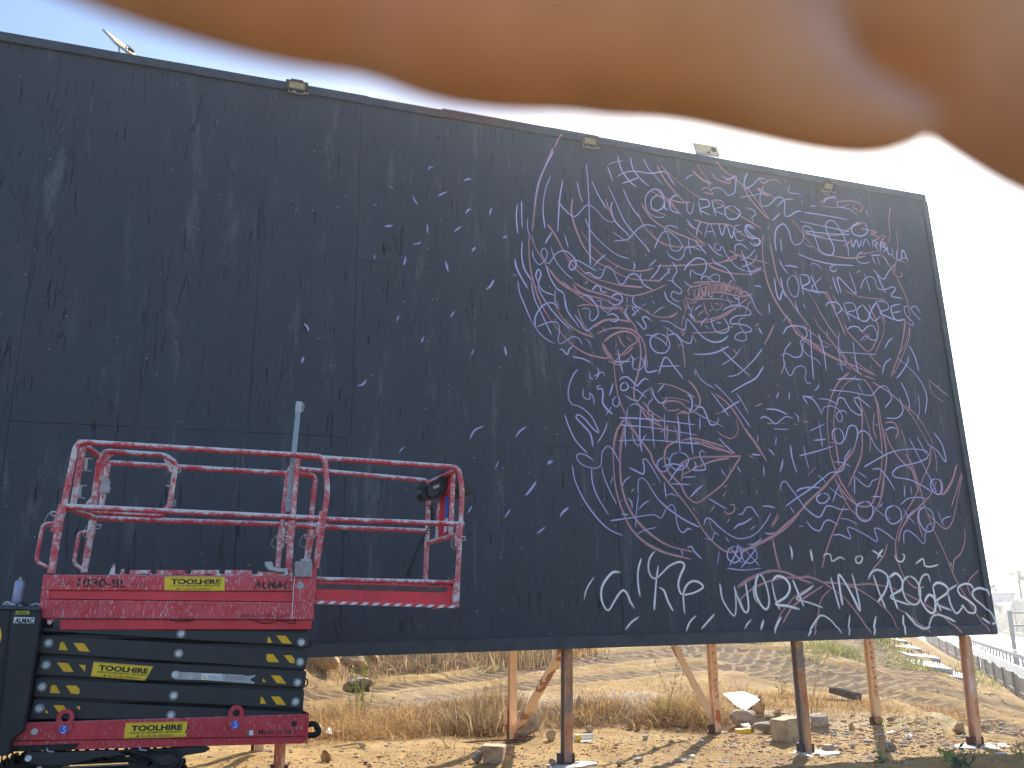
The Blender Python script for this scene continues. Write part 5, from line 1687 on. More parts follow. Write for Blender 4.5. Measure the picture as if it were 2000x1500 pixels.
# ------------------------------------------------------------------ the hand shading the lens
def hand():
    def C(px, py, d):                         # photo point at camera depth d (metres)
        return Vector(CAM + RC @ np.array(((px - 1000) / F * d, (750 - py) / F * d, -d)))
    def loft(centre, n=28):
        """centre: (px, bottom py, radius_px, depth)"""
        V = []; Fc = []
        c = [np.array(q, float) for q in catmull([tuple(q) for q in centre], 45)]
        right = Vector(RC @ np.array((1, 0, 0.)));
        for i, (x, yb, r, d) in enumerate(c):
            cen = C(x, yb - r, d); rr = r / F * d
            a, b = c[max(i - 1, 0)], c[min(i + 1, len(c) - 1)]
            t = (C(b[0], b[1] - b[2], b[3]) - C(a[0], a[1] - a[2], a[3])).normalized()
            vw = (cen - Vector(CAM)).normalized(); u = t.cross(vw).normalized(); w = u.cross(t)
            for k in range(n):
                an = 2 * PI * k / n; V.append(cen + u * math.cos(an) * rr + w * math.sin(an) * rr * .9)
        m = len(c)
        for i in range(m - 1):
            for k in range(n): Fc.append((i * n + k, i * n + (k + 1) % n, (i + 1) * n + (k + 1) % n, (i + 1) * n + k))
        Fc += [tuple(range(n - 1, -1, -1)), tuple(range((m - 1) * n, m * n))]
        return V, Fc
    mb = MB(); D = .052
    # index finger lying across the top of the view, fingertip at the right
    f1 = [(-420, -190, 225, D + .010), (-150, -105, 240, D + .006), (100, -32, 255, D + .003), (330, 54, 262, D + .001), (560, 120, 268, D), (700, 141, 268, D), (790, 160, 262, D), (900, 205, 268, D - .001), (1020, 220, 270, D - .001), (1150, 222, 262, D), (1300, 252, 258, D), (1420, 278, 215, D), (1530, 302, 150, D - .001), (1640, 322, 100, D - .002), (1730, 322, 82, D - .002), (1790, 300, 60, D - .001), (1835, 262, 34, D), (1848, 240, 12, D)]
    # middle finger above and behind, reaching further right
    f2 = [(500, -260, 250, D + .016), (900, -120, 265, D + .011), (1300, 20, 265, D + .006), (1580, 140, 240, D + .004), (1740, 190, 225, D + .005), (1860, 240, 215, D + .006), (1990, 322, 225, D + .005), (2150, 410, 250, D + .004), (2400, 470, 240, D + .006), (2560, 420, 150, D + .008), (2620, 370, 60, D + .009)]
    f3 = [(900, -480, 250, D + .028), (1300, -330, 255, D + .022), (1700, -180, 250, D + .018), (2100, -20, 240, D + .016), (2450, 150, 230, D + .014), (2620, 200, 120, D + .014)]
    f4 = [(800, -760, 210, D + .036), (1200, -640, 215, D + .030), (1600, -500, 210, D + .028), (1950, -350, 190, D + .026), (2080, -300, 90, D + .026)]
    palm = [(1000, -420, 380, D + .045), (400, -430, 520, D + .036), (-200, -420, 640, D + .034), (-800, -420, 700, D + .040), (-1400, -380, 640, D + .055), (-1900, -300, 500, D + .075), (-2700, -250, 440, D + .11), (-3600, -200, 430, D + .16)]
    thumb = [(-700, 100, 330, D + .046), (-420, -650, 270, D + .030), (-100, -900, 240, D + .022), (250, -1020, 190, D + .020), (330, -1040, 80, D + .020)]
    for q in (f1, f2, f3, f4, palm, thumb):
        V, Fc = loft(q); mb.add(V, Fc)
    me = bpy.data.meshes.new('hand'); me.from_pydata(mb.v, [], mb.f)
    o = link('hand', me)
    rm = o.modifiers.new('join', 'REMESH'); rm.mode = 'VOXEL'; rm.voxel_size = .0008
    sm = o.modifiers.new('soft', 'SMOOTH'); sm.iterations = 14; sm.factor = .5
    bpy.context.view_layer.update()
    me2 = bpy.data.meshes.new_from_object(o.evaluated_get(bpy.context.evaluated_depsgraph_get()))
    bpy.data.objects.remove(o)
    t = NT('skin', .5, 0, (.40, .20, .11), .4)
    v = t.coord('World')
    c = t.ramp(t.noise(v, 70, 4, .6), [(.3, (.43, .255, .18)), (.7, (.64, .41, .31))])
    c = t.mix(t.ramp(t.noise(v, 38, 2, .5), [(.52, 0.0), (.7, .55)]), c, (.66, .33, .28))
    t.color(c); t.b.inputs['Subsurface Weight'].default_value = .2; t.b.inputs['Subsurface Radius'].default_value = (1, .35, .18); t.b.inputs['Subsurface Scale'].default_value = .004
    t.bump(t.noise(v, 900, 3), .1, .0004)
    h = link('person_hand', me2, None, t.m, True)
    tag(h, 'out-of-focus brown fingers held just above the lens to shade it', 'hand')
    # fingernail of the index finger, on its far side
    q = C(1765, 130, D + .012)
hand()

# ------------------------------------------------------------------ ground
def track_line(pts, z=.2):
    out = []
    for x, y in pts:
        p = ground_hit(x, y); out.append((p[0], p[1]))
    return catmull(out, .5)
TRACKS = [([(600, 1362), (740, 1347), (860, 1333), (1000, 1309), (1140, 1295), (1300, 1283), (1450, 1281), (1560, 1290)], .62),
          ([(600, 1390), (740, 1378), (900, 1358), (1010, 1338), (1130, 1325), (1290, 1311), (1420, 1303), (1560, 1312), (1700, 1330), (1850, 1352), (2000, 1385)], .62),
          ([(1440, 1290), (1560, 1298), (1680, 1315), (1760, 1332), (1880, 1366), (2010, 1410)], .62),
          ([(1000, 1292), (1160, 1279), (1290, 1270), (1400, 1268), (1520, 1275)], .62),
          ([(1500, 1322), (1640, 1340), (1760, 1362), (1880, 1390), (2000, 1430)], .62),
          ([(1560, 1325), (1700, 1348), (1850, 1380), (2010, 1440)], .62),
          ([(1640, 1255), (1690, 1280), (1730, 1300), (1800, 1322)], .8), ([(1700, 1250), (1740, 1275), (1800, 1305), (1850, 1322)], .8)]
def build_ground():
    th = np.concatenate([np.linspace(-PI, math.radians(-42), 60, endpoint=False), np.linspace(math.radians(-42), math.radians(42), 760, endpoint=False), np.linspace(math.radians(42), PI, 60, endpoint=False)])
    r = np.concatenate([np.array([0.02]), np.linspace(.6, 7.5, 20, endpoint=False), 1 / np.linspace(1 / 7.5, 1 / 75.0, 420, endpoint=False), np.geomspace(75, 1500, 50)])
    T, Rr = np.meshgrid(th, r)
    X = np.sin(T) * Rr; Y = np.cos(T) * Rr
    # pebbly lumps, stronger near the board feet, plus the wheel ruts
    Zz = terrain(X, Y)
    nt, nr = len(th), len(r)
    U = np.full(X.shape, 9.0); Vv = np.zeros(X.shape)
    fl = np.abs(T) < math.radians(43)
    for pts, wd in TRACKS:
        c = np.array(track_line(pts)); 
        seg = c[1:] - c[:-1]; L = np.linalg.norm(seg, axis=1); cum = np.concatenate([[0], np.cumsum(L)])
        idx = np.where(fl & (Rr > 9) & (Rr < 90)); P = np.stack([X[idx], Y[idx]], 1)
        best = np.full(len(P), 1e9); bu = np.zeros(len(P)); bv = np.zeros(len(P))
        for k in range(len(seg)):
            d = P - c[k]; t = np.clip((d @ seg[k]) / (L[k] ** 2 + 1e-9), 0, 1)
            e = d - np.outer(t, seg[k]); dist = np.linalg.norm(e, axis=1); sgn = np.sign(seg[k][0] * d[:, 1] - seg[k][1] * d[:, 0])
            m = dist < best; best[m] = dist[m]; bu[m] = (dist * sgn)[m]; bv[m] = (cum[k] + t * L[k])[m]
        uu = bu / wd; cur = U[idx]; m = np.abs(uu) < np.abs(cur)
        cu = U[idx]; cu[m] = uu[m]; U[idx] = cu; cv = Vv[idx]; cv[m] = bv[m]; Vv[idx] = cv
    rut = np.abs(U)
    Zz = Zz - .05 * np.exp(-(rut / .9) ** 4) + .06 * np.exp(-((rut - 1.35) / .3) ** 2)
    Zz = Zz + np.where(rut < 1, .012 * np.sin(Vv * 2 * PI / .36 + np.abs(U) * 2.2), 0) * (Rr < 45)
    V = np.stack([X.ravel(), Y.ravel(), Zz.ravel()], 1)
    i, j = np.meshgrid(np.arange(nr - 1), np.arange(nt), indexing='ij'); j2 = (j + 1) % nt
    Fc = np.stack([i * nt + j, i * nt + j2, (i + 1) * nt + j2, (i + 1) * nt + j], -1).reshape(-1, 4)[:, ::-1]
    me = bpy.data.meshes.new('ground'); me.vertices.add(len(V)); me.vertices.foreach_set('co', V.ravel())
    me.loops.add(Fc.size); me.loops.foreach_set('vertex_index', Fc.ravel()); me.polygons.add(len(Fc)); me.polygons.foreach_set('loop_start', np.arange(0, Fc.size, 4)); me.polygons.foreach_set('loop_total', np.full(len(Fc), 4)); me.update(calc_edges=True)
    for nm, arr in (('rut', U), ('along', Vv)):
        a = me.attributes.new(nm, 'FLOAT', 'POINT'); a.data.foreach_set('value', arr.ravel().astype(np.float32))
    # how grassy / hilly it is
    qd = (V[:, 0] * RP[0] + V[:, 1] * RP[1]); bd = (V[:, 0] + 4.1) * -0.979 + (V[:, 1] - 17) * 0.203
    rock = smooth(17.5, 20.0, qd); bank = smooth(-.6, 1.2, bd) * smooth(13, 16, V[:, 1])
    spoil = np.zeros(len(V))
    for (cx, cy, rr, a_) in HEAPS: spoil = np.maximum(spoil, np.exp(-((V[:, 0] - cx) ** 2 + (V[:, 1] - cy) ** 2) / (rr * rr * 1.3)))
    for nm, arr in (('rock', rock), ('bank', bank), ('spoil', spoil)):
        a = me.attributes.new(nm, 'FLOAT', 'POINT'); a.data.foreach_set('value', arr.astype(np.float32))
    t = NT('dry_earth', .95, 0, (.4, .3, .18), .15)
    v = t.coord('World'); 
    n1 = t.noise(v, .55, 6, .65); n2 = t.noise(v, 4.5, 8, .75); n3 = t.noise(v, 38, 5, .8)
    c = t.ramp(n1, [(.35, (.27, .155, .045)), (.52, (.40, .255, .078)), (.68, (.48, .33, .125))])
    c = t.mix(t.ramp(n2, [(.38, .75), (.55, 0.0)]), c, (.26, .15, .085))
    c = t.mix(t.ramp(n2, [(.56, 0.0), (.72, .8)]), c, (.52, .38, .20))
    c = t.mix(t.ramp(n3, [(.60, 0.0), (.68, .7)]), c, (.60, .48, .30))
    c = t.mix(t.ramp(n3, [(.30, .75), (.40, 0.0)]), c, (.17, .10, .06))
    pb = t.vor(v, 22, 'F1'); pc = t.vor(v, 22, 'F1', 'Color'); pm = t.ramp(t.noise(v, 1.3, 4, .6), [(.45, 0.0), (.6, 1.0)])
    sxx = t.n('SeparateColor'); t.l(pc, sxx.inputs[0])
    pebm = t.math('MULTIPLY', t.math('MULTIPLY', t.ramp(pb, [(.26, 1.0), (.32, 0.0)]), pm), t.ramp(sxx.outputs[0], [(.45, 0.0), (.5, 1.0)]))
    c = t.mix(pebm, c, t.ramp(sxx.outputs[1], [(.2, (.45, .36, .28)), (.55, (.58, .52, .44)), (.9, (.34, .16, .10))]))
    ru = t.math('ABSOLUTE', t.n('Attribute', attribute_name='rut').outputs['Fac']); al = t.n('Attribute', attribute_name='along').outputs['Fac']
    wave = t.math('SINE', t.math('ADD', t.math('MULTIPLY', al, 2 * PI / .36), t.math('MULTIPLY', ru, 2.2)))
    inn = t.ramp(ru, [(.72, 1.0), (.92, 0.0)])     # colour ramp input is clamped 0..1
    brk = t.ramp(t.noise(v, 1.1, 4, .65), [(.40, 0.1), (.6, 1.0)])
    tread = t.math('MULTIPLY', t.math('MULTIPLY', wave, inn), brk)
    c = t.mix(t.math('MULTIPLY', inn, t.ramp(t.noise(v, 1.1, 4, .65), [(.40, .75), (.6, 1.0)])), c, (.075, .038, .013))
    c = t.mix(t.math('MULTIPLY', t.ramp(wave, [(.5, 0.0), (.9, 1.0)]), t.math('MULTIPLY', inn, .45)), c, (.50, .36, .17))
    ro = t.n('Attribute', attribute_name='rock').outputs['Fac']; ba = t.n('Attribute', attribute_name='bank').outputs['Fac']; sp = t.n('Attribute', attribute_name='spoil').outputs['Fac']
    rk = t.noise(t.coord('World', (1, 1, .35)), .45, 8, .72, .4)
    rc = t.ramp(rk, [(.35, (.045, .055, .04)), (.48, (.11, .115, .09)), (.58, (.19, .17, .12)), (.68, (.32, .23, .10))])
    c = t.mix(ro, c, rc); c = t.mix(t.math('MULTIPLY', ba, .55), c, (.26, .17, .09)); c = t.mix(t.math('MULTIPLY', sp, .6), c, t.ramp(n3, [(.4, (.34, .30, .25)), (.6, (.48, .44, .38))]))
    gr = t.math('MULTIPLY', t.ramp(t.noise(v, .22, 5, .7), [(.56, 0.0), (.66, .5)]), t.math('SUBTRACT', 1, inn))
    c = t.mix(gr, c, (.34, .33, .12))
    t.color(c)
    h = t.math('ADD', t.math('MULTIPLY', n3, .5), t.math('ADD', t.math('MULTIPLY', n2, 1.1), t.math('ADD', t.math('MULTIPLY', tread, .6), t.math('MULTIPLY', pebm, .5))))
    t.bump(h, .9, .05)
    o = link('ground', me, None, t.m, True); tag(o, kind='structure')
build_ground()

# ------------------------------------------------------------------ road on the right
def RDP(l, q, z): return Vector(RD * l + RP * q) + Vector((0, 0, z))
M_ROAD = plain('pale_asphalt', (.30, .29, .28), .38, 0, .1, 1.2, .1, .6)
def strip(name, q0, q1, z, l0, l1, mat, kind='structure', n=60):
    V = []; Fs = []
    for i in range(n + 1):
        l = l0 + (l1 - l0) * (i / n) ** 1.5; V += [RDP(l, q0, z), RDP(l, q1, z)]
    Fs = [(2 * i, 2 * i + 1, 2 * i + 3, 2 * i + 2) for i in range(n)]
    return tag(MB().add(V, Fs).build(name, mat), kind=kind)
strip('road', 5.0, 19.0, -2.44, -30, 900, M_ROAD)
M_PAINT = plain('road_paint', (.75, .75, .72), .5)
strip('road_edge_line', 9.9, 10.05, -2.435, -30, 900, M_PAINT)
strip('road_edge_line', 18.0, 18.15, -2.435, -30, 900, M_PAINT)
# white concrete barrier
M_CONC = plain('white_concrete', (.62, .61, .57), .8, 0, .14, 2.5, .2)
def run(name, label, cat, q, prof, l0, l1, seg, mat, pname, group=None, gap=.012):
    e = empty(name, RDP(l0, q, -2.5)); tag(e, label, cat, group); l = l0
    while l < l1:
        b = min(l + seg - gap, l1)
        p = [RDP(l, q + a, z) - Vector(e.location) for a, z in prof]
        MB().prism(p, RDP(b, q, 0) - RDP(l, q, 0)).build(pname, mat, e); l += seg
        if l > 70: seg = max(seg, 12)
    return e
bar_e = run('concrete_barrier', 'low white concrete barrier with black graffiti below the near guard rail', 'barrier', 8.3, [(-.12, -2.5), (.25, -2.5), (.12, -1.86), (.02, -1.86)], 12, 130, 4, M_CONC, 'barrier_segment')
def onb(px, py): 
    n = RP; p = on_plane(px, py, RP * 8.19, RP); return Vector(p) - Vector(bar_e.location)
for g in ([(1939, 1318), (1944, 1312), (1947, 1321), (1951, 1313), (1953, 1322)], [(1954, 1321), (1957, 1313), (1960, 1322)], [(1966, 1317), (1961, 1318), (1964, 1322), (1959, 1325)], [(1945, 1324), (1955, 1328), (1962, 1331)], [(1933, 1306), (1936, 1312)], [(1969, 1326), (1970, 1332)], [(1924, 1305), (1928, 1309)]):
    MB().tube([onb(x, y) for x, y in g], .03, 5).build('graffiti_stroke', M_INK, bar_e)
M_GALV = plain('galvanised_steel', (.34, .35, .36), .55, .4, .12, 6)
def guard(label, q, l0, l1, zt):
    e = empty('guard_rail', RDP(l0, q, -2.5)); tag(e, label, 'guard rail', 'guard rails along the road')
    o = Vector(e.location)
    prof = [(0, zt), (.05, zt - .04), (0, zt - .12), (.05, zt - .2), (0, zt - .3), (-.02, zt - .3), (-.02, zt)]
    l = l0
    while l < l1:
        MB().prism([RDP(l, q - .05 + a, z) - o for a, z in prof], RDP(min(l + 4, l1) - .02, q, 0) - RDP(l, q, 0)).build('rail_beam', M_GALV, e); l += 4
        if l > 80: break
    if l < l1: MB().prism([RDP(l, q - .05 + a, z) - o for a, z in prof], RDP(l1, q, 0) - RDP(l, q, 0)).build('rail_beam', M_GALV, e)
    mb = None; l = l0; k = 0
    while l < min(l1, 110):
        MB().box(tuple(RDP(l, q + .03, -2.5) - o), tuple(RDP(l + .12, q + .11, zt - .02) - o)).build('rail_post', M_GALV, e); l += 2
    MB().prism([RDP(l0, q + a, z) - o for a, z in ((.12, zt + .12), (.2, zt + .12), (.2, zt + .04), (.12, zt + .04))], RDP(l1, q, 0) - RDP(l0, q, 0)).build('top_pipe', M_GALV, e)
    return e
guard('near galvanised guard rail on posts above the white barrier', 9.0, 14, 140, -1.28)
guard('far pale guard rail at the foot of the rocky slope', 17.6, 30, 150, -1.7)
# torn dark fence of boards between the earth and the barrier
fe = empty('board_fence', RDP(34.5, 5.6, -2.5)); tag(fe, 'dark weathered board fence leaning beside the road, torn at its near end', 'fence')
M_FENCE = plain('weathered_dark_board', (.24, .225, .20), .85, 0, .45, 2, .4); o = Vector(fe.location)
l = 34.5; k = 0
tops = lambda q: -.95 - .75 * max(0, min(1, (41.0 - q) / 6.0)) + .05 * math.sin(q * 1.7) + .04 * math.sin(q * 4.1)
while l < 120:
    w_ = 1.2 if l < 60 else 3.0
    j = random.uniform(-.03, .03)
    MB().prism([RDP(l, 5.45 + j, -2.6) - o, RDP(l + w_ - .02, 5.45 + j, -2.6) - o, RDP(l + w_ - .02, 5.50 + j, tops(l + w_)) - o, RDP(l, 5.50 + j, tops(l) + random.uniform(-.06, .03)) - o], Vector(RP) * .04).build('fence_board', M_FENCE, fe)
    if k % 3 == 0: MB().box(tuple(RDP(l - .04, 5.38, -2.6) - o), tuple(RDP(l + .04, 5.44, tops(l) + .05) - o)).build('fence_post', M_FENCE, fe)
    l += w_; k += 1
MB().prism([RDP(42, 5.42 , -1.75) - o, RDP(42, 5.42, -1.62) - o, RDP(42, 5.46, -1.62) - o, RDP(42, 5.46, -1.75) - o], RDP(110, 5, 0) - RDP(42, 5, 0)).build('fence_rail', M_FENCE, fe)
# concrete pads with rusty bolts in a row
M_PAD = plain('pad_concrete', (.62, .60, .54), .85, 0, .1, 3)
pads = [(1856, 1318, 62), (1812, 1299, 58), (1793, 1281, 52), (1763, 1263, 44), (1742, 1249, 36)]
ordw = ['nearest to', 'second from', 'third from', 'fourth from', 'farthest from']
for i, (px, py, w) in enumerate(pads):
    p = ground_hit(px, py); d = np.hypot(p[0], p[1]); hw = w / F * d / 2
    gx = float(terrain(p[0] + .4, p[1]) - terrain(p[0] - .4, p[1])) / .8; gy = float(terrain(p[0], p[1] + .4) - terrain(p[0], p[1] - .4)) / .8
    e = empty('concrete_pad', (p[0], p[1], p[2]), (math.atan(gy) * .6, -math.atan(gx) * .45, -.05)); tag(e, f'pale concrete pad with rusty bolts, {ordw[i]} the right post of the row', 'concrete pad', 'concrete pads beside the board fence')
    MB().box((-hw, -.5, -.25), (hw, .5, .04)).build('slab', M_PAD, e, bevel=.02)
    for sx in (-.5, .45):
        mb = MB()
        for u, v in ((-.07, -.06), (.07, -.06), (-.07, .06), (.07, .06)): mb.cyl((hw * sx + u, v, .03), (hw * sx + u, v, .16), .011, 5)
        mb.build('bolt_cage', M_DARKFOOT, e)
# sign gantry, lamp posts, marker post
ge = empty('sign_gantry', tuple(RDP(56, 9.9, -2.5))); p0 = Vector(on_plane(1986, 1300, RP * 9.6, RP))
ge.location = (p0.x, p0.y, -2.5); tag(ge, 'grey roadside post with two arms reaching out of the picture', 'sign post')
Zd = float(np.hypot(p0.x, p0.y)); hgt = 4.5 + (1165 - 1195) / 1e9
def relv(px, py): 
    n = np.array((0, -1.0, 0)); p = on_plane(px, py, np.array((p0.x, p0.y, 0)), n); return Vector(p) - Vector(ge.location)
MB().tube([Vector((0, 0, 0)), relv(1971, 1193)], .16, 10).build('pole', M_GALV, ge, True)
MB().tube([relv(1972, 1197), relv(1972, 1197) + Vector((5.0, 0, -.02))], .075, 8).build('arm', M_GALV, ge, True)
MB().tube([relv(1974, 1222), relv(1974, 1222) + Vector((5.0, 0, -.02))], .075, 8).build('arm', M_GALV, ge, True)
MB().tube([relv(1983, 1292), relv(1968, 1300)], .06, 6).tube([relv(1983, 1292), relv(2002, 1297)], .06, 6).build('foot_stay', M_GALV, ge, True)
def lamp_post(px, pyf, pyt, pxt, q, label, r=.09):
    p = Vector(on_plane(px, pyf, RP * q, RP)); e = empty('lamp_post', (p.x, p.y, -2.5)); tag(e, label, 'lamp post')
    t = Vector(on_plane(pxt, pyt, np.array((p.x, p.y, 0)), np.array((0, -1.0, 0)))) - Vector(e.location)
    MB().tube([(0, 0, 0), tuple(t)], r, 8, rr=[r, r * .6]).build('pole', M_GALV, e, True)
    MB().tube([tuple(t), tuple(t + Vector((-.3, 0, .25))), tuple(t + Vector((-1.0, 0, .35)))], r * .5, 6).build('arm', M_GALV, e, True)
    MB().box(tuple(t + Vector((-1.6, -.15, .27))), tuple(t + Vector((-1.0, .15, .42)))).build('lamp_head', M_GALV, e)
lamp_post(1988, 1240, 1148, 1975, 18.4, 'thin pale lamp post in front of the rocky slope')
lamp_post(1899, 1300, 1180, 1884, 9.4, 'grey lamp post rising behind the rightmost rusty post', .10)
# building and trees on the slope
M_BLD = plain('pale_render', (.38, .38, .38), .8, 0, .08, .3)
pb = Vector(on_plane(1955, 1165, np.array((0, 190.0, 0)), np.array((0, -1.0, 0))))
be = empty('building', (pb.x, pb.y, 0)); tag(be, 'long low grey building on the hilltop beyond the road', 'building')
MB().box((-22, 0, -4), (3.2, 14, 4.2)).build('wall', M_BLD, be)
MB().box((-22.3, -.4, 4.2), (3.6, 14.4, 4.75)).build('roof', plain('roof_edge', (.26, .26, .27), .8), be)
for k in range(7): MB().box((-20 + 3.3 * k, -.05, 1.4), (-18.4 + 3.3 * k, .02, 2.9)).build('window', M_INK, be)
MB().box((-3.5, 3, 4.75), (-1.8, 5, 5.6)).build('roof_box', M_BLD, be)
M_LEAF = {}
def leaf_mat(name, base):
    t = NT(name, .7, 0, base, .2); v = t.coord('World')
    t.color(t.ramp(t.noise(v, 1.5, 4, .7), [(.3, tuple(c * .7 for c in base)), (.7, tuple(c * 1.35 for c in base))])); return t.m
def tree(px, pyb, pyt, Yd, label, wpx, mat, seed):
    rs = np.random.default_rng(seed)
    p = Vector(on_plane(px, pyb, np.array((0, Yd, 0)), np.array((0, -1.0, 0)))); tz = on_plane(px, pyt, np.array((0, Yd, 0)), np.array((0, -1.0, 0)))[2]
    H = tz - p.z; Wd = wpx / F * Yd / 2
    e = empty('tree', tuple(p)); tag(e, label, 'tree', 'trees on the far slope')
    mb = MB().tube([(0, 0, -3), (0, 0, H * .3), (.1, 0, H * .6), (0, 0, H * .9)], .2, 7, rr=[.28, .22, .15, .04])
    cl = []
    for k in range(9):
        a = rs.uniform(0, 2 * PI); r = rs.uniform(.3, .95) * Wd; z = H * rs.uniform(.35, .95)
        tip = Vector((math.cos(a) * r, math.sin(a) * r, z)); mb.tube([(0, 0, H * rs.uniform(.25, .6)), tuple(tip * .7 + Vector((0, 0, z * .2))), tuple(tip)], .05, 5); cl.append(tip)
    mb.build('trunk', plain('bark', (.12, .1, .08), .9), e)
    V = []; Fs = []
    for tip in cl + [Vector((0, 0, H * .85))]:
        rr = Wd * rs.uniform(.28, .5)
        for k in range(170):
            c = tip + Vector(rs.normal(0, rr * .42, 3)); s = rs.uniform(.10, .26); u = Vector(rs.normal(0, 1, 3)).normalized(); w2 = u.orthogonal().normalized()
            b = len(V); V += [c - u * s, c + w2 * s * .5, c + u * s]; Fs.append((b, b + 1, b + 2))
    m = MB().add(V, Fs); o2 = m.build('crown', mat, e)
ML = leaf_mat('far_foliage', (.10, .12, .07))
tree(1994, 1158, 1110, 150, 'thin-crowned tree on top of the rocky slope at the right edge', 34, ML, 3)
tree(1935, 1162, 1143, 170, 'low bush beside the grey building, partly behind the billboard', 22, ML, 4)
tree(2040, 1150, 1100, 150, 'broad tree just past the right edge of the rocky slope', 60, ML, 5)
# shrubs on the slope foot

# ------------------------------------------------------------------ stones, rubble and litter
def rock_mesh(seed, flat=.7, blocky=.0, sub=2):
    rs = random.Random(seed); bm = bmesh.new(); bmesh.ops.create_icosphere(bm, subdivisions=sub, radius=.5)
    planes = [(Vector((rs.gauss(0, 1), rs.gauss(0, 1), rs.gauss(0, .8))).normalized(), rs.uniform(.22, .38)) for _ in range(13)]
    for v in bm.verts:
        for n, d in planes:
            e = v.co.dot(n) - d
            if e > 0: v.co -= n * e * .92
        v.co *= 1 + .10 * mnoise.noise(v.co * 4 + Vector((seed, 0, 0)))
        v.co.z *= flat
    me = bpy.data.meshes.new('rock'); bm.to_mesh(me); bm.free()
    me.update(); return me
def stone_mat(name, a, b, c=(.3, .2, .13)):
    t = NT(name, .9, 0, a, .2); v = t.coord('World')
    n = t.noise(v, 7, 7, .7); col = t.ramp(n, [(.35, c), (.48, a), (.7, b)])
    t.color(col); t.bump(t.noise(v, 30, 6, .7), .6, .015); return t.m
MS_LIME = stone_mat('pale_limestone', (.44, .35, .22), (.56, .47, .33), (.30, .19, .09))
MS_GREY = stone_mat('grey_stone', (.36, .31, .26), (.48, .42, .36), (.22, .17, .13))
MS_OCH = stone_mat('ochre_stone', (.38, .24, .11), (.50, .36, .20), (.24, .13, .055))
MS_RED = stone_mat('brick_rubble', (.40, .17, .10), (.50, .27, .18), (.28, .12, .08))
RM = [rock_mesh(i, .75) for i in range(6)] + [rock_mesh(20 + i, .55) for i in range(4)]
def rock(px, py, w, h, mat, label, seed=0, name='rock', cat='rock', group=None, dz=.0, tilt=0):
    """a stone standing at photo point (centre x, base y), w x h pixels"""
    p = ground_hit(px, py); d = (p - CAM).dot(RC @ np.array((0, 0, -1.0))); s = d / F
    src = RM[seed % len(RM)]; me = src.copy(); me.materials.append(mat)
    o = link(name, me)
    o.scale = (w * s, min(w, h * 1.2) * s * .9, h * s / .62); o.rotation_euler = (tilt, 0, random.uniform(-.5, .5))
    o.location = (p[0], p[1] + .3 * w * s, p[2] + h * s * .42 + dz)
    tag(o, label, cat, group); return o
rock(1030, 1440, 62, 52, MS_GREY, 'large rounded grey boulder behind the left rear post and its brace', 1)
rock(1460, 1424, 70, 34, MS_GREY, 'grey mortar lump beside the middle rear post', 2)
rock(1500, 1434, 70, 30, MS_GREY, 'broad grey lump of rubble left of the cut limestone block', 7)
rock(1610, 1424, 60, 34, MS_GREY, 'pale crumbling lump right behind the middle front post', 5)
rock(1486, 1396, 30, 24, MS_OCH, 'squat ochre stone on the heap, below the pointed one', 3)
rock(1487, 1376, 17, 16, MS_OCH, 'small pointed tan stone on top of the heap', 0, dz=.03)
rock(1480, 1404, 26, 12, MS_OCH, 'flat yellowish stone shard at the front of the heap', 8)
rock(1508, 1407, 28, 13, MS_LIME, 'broken wedge of pale stone right of the ochre one on the heap', 6)
rock(1520, 1399, 26, 14, MS_OCH, 'angular ochre stone at the right side of the heap', 4)
rock(1078, 1447, 25, 22, MS_LIME, 'round pale stone with a brown face left of the bottle', 3)
rock(930, 1492, 34, 24, MS_GREY, 'grey wedge-shaped stone left of the tapered limestone block', 4)
rock(1080, 1497, 22, 14, MS_LIME, 'small pale stone at the bottom edge left of the front post', 2)
rock(636, 1490, 28, 24, MS_OCH, 'round rusty-brown stone on gravel right of the lift', 1)
rock(741, 1482, 15, 8, MS_RED, 'small flat brick fragment on the gravel, middle of the bare strip', 8)
rock(713, 1494, 16, 8, MS_RED, 'reddish brick chip near the bottom edge beside the round stone', 9)
rock(705, 1462, 26, 12, MS_LIME, 'yellowish slab-like stone in front of the dry grass', 9)
rock(1245, 1492, 28, 15, MS_GREY, 'grey stone at the bottom edge in the strut shadow', 7)
rock(1215, 1497, 26, 12, MS_LIME, 'pale stone near the bottom edge, left of the shadow', 6)
rock(1262, 1446, 20, 12, MS_GREY, 'grey stone below the clay clods', 5)
rock(1330, 1421, 26, 8, MS_GREY, 'flat oval grey slab at the foot of the green grass tuft', 8)
rock(1326, 1430, 20, 8, MS_LIME, 'small oval stone below the flat oval slab', 9)
rock(1666, 1426, 16, 14, MS_OCH, 'upright brown stone left of the right rear post', 0)
rock(1652, 1412, 18, 9, MS_LIME, 'pale flat stone near the brown upright one', 8)
rock(1722, 1417, 24, 16, MS_OCH, 'reddish ochre stone right beside the right rear post', 2)
rock(1743, 1410, 18, 10, MS_GREY, 'grey stone behind the reddish ochre one', 3)
rock(1878, 1438, 36, 26, MS_OCH, 'large rough ochre stone left of the rightmost front post', 4)
rock(1944, 1440, 20, 10, MS_GREY, 'grey flat stone right of the rightmost post', 5)
rock(1928, 1425, 26, 10, MS_LIME, 'curled pale slab behind the rightmost post', 9)
rock(1745, 1470, 28, 20, MS_GREY, 'grey round stone tangled in dry stalks', 1)
rock(1768, 1456, 18, 10, MS_OCH, 'brown flat stone right of the tangled stalks', 8)
rock(1805, 1461, 18, 9, MS_LIME, 'pale stone between the tangled stalks and the right post', 7)
rock(1860, 1412, 12, 8, MS_GREY, 'dark grey stone on the grey gravel patch', 5)
rock(1668, 1462, 14, 8, MS_GREY, 'dark little stone above the stone cube', 2)
rock(1150, 1432, 30, 16, MS_LIME, 'flat pale stone leaning behind the bottle', 9)
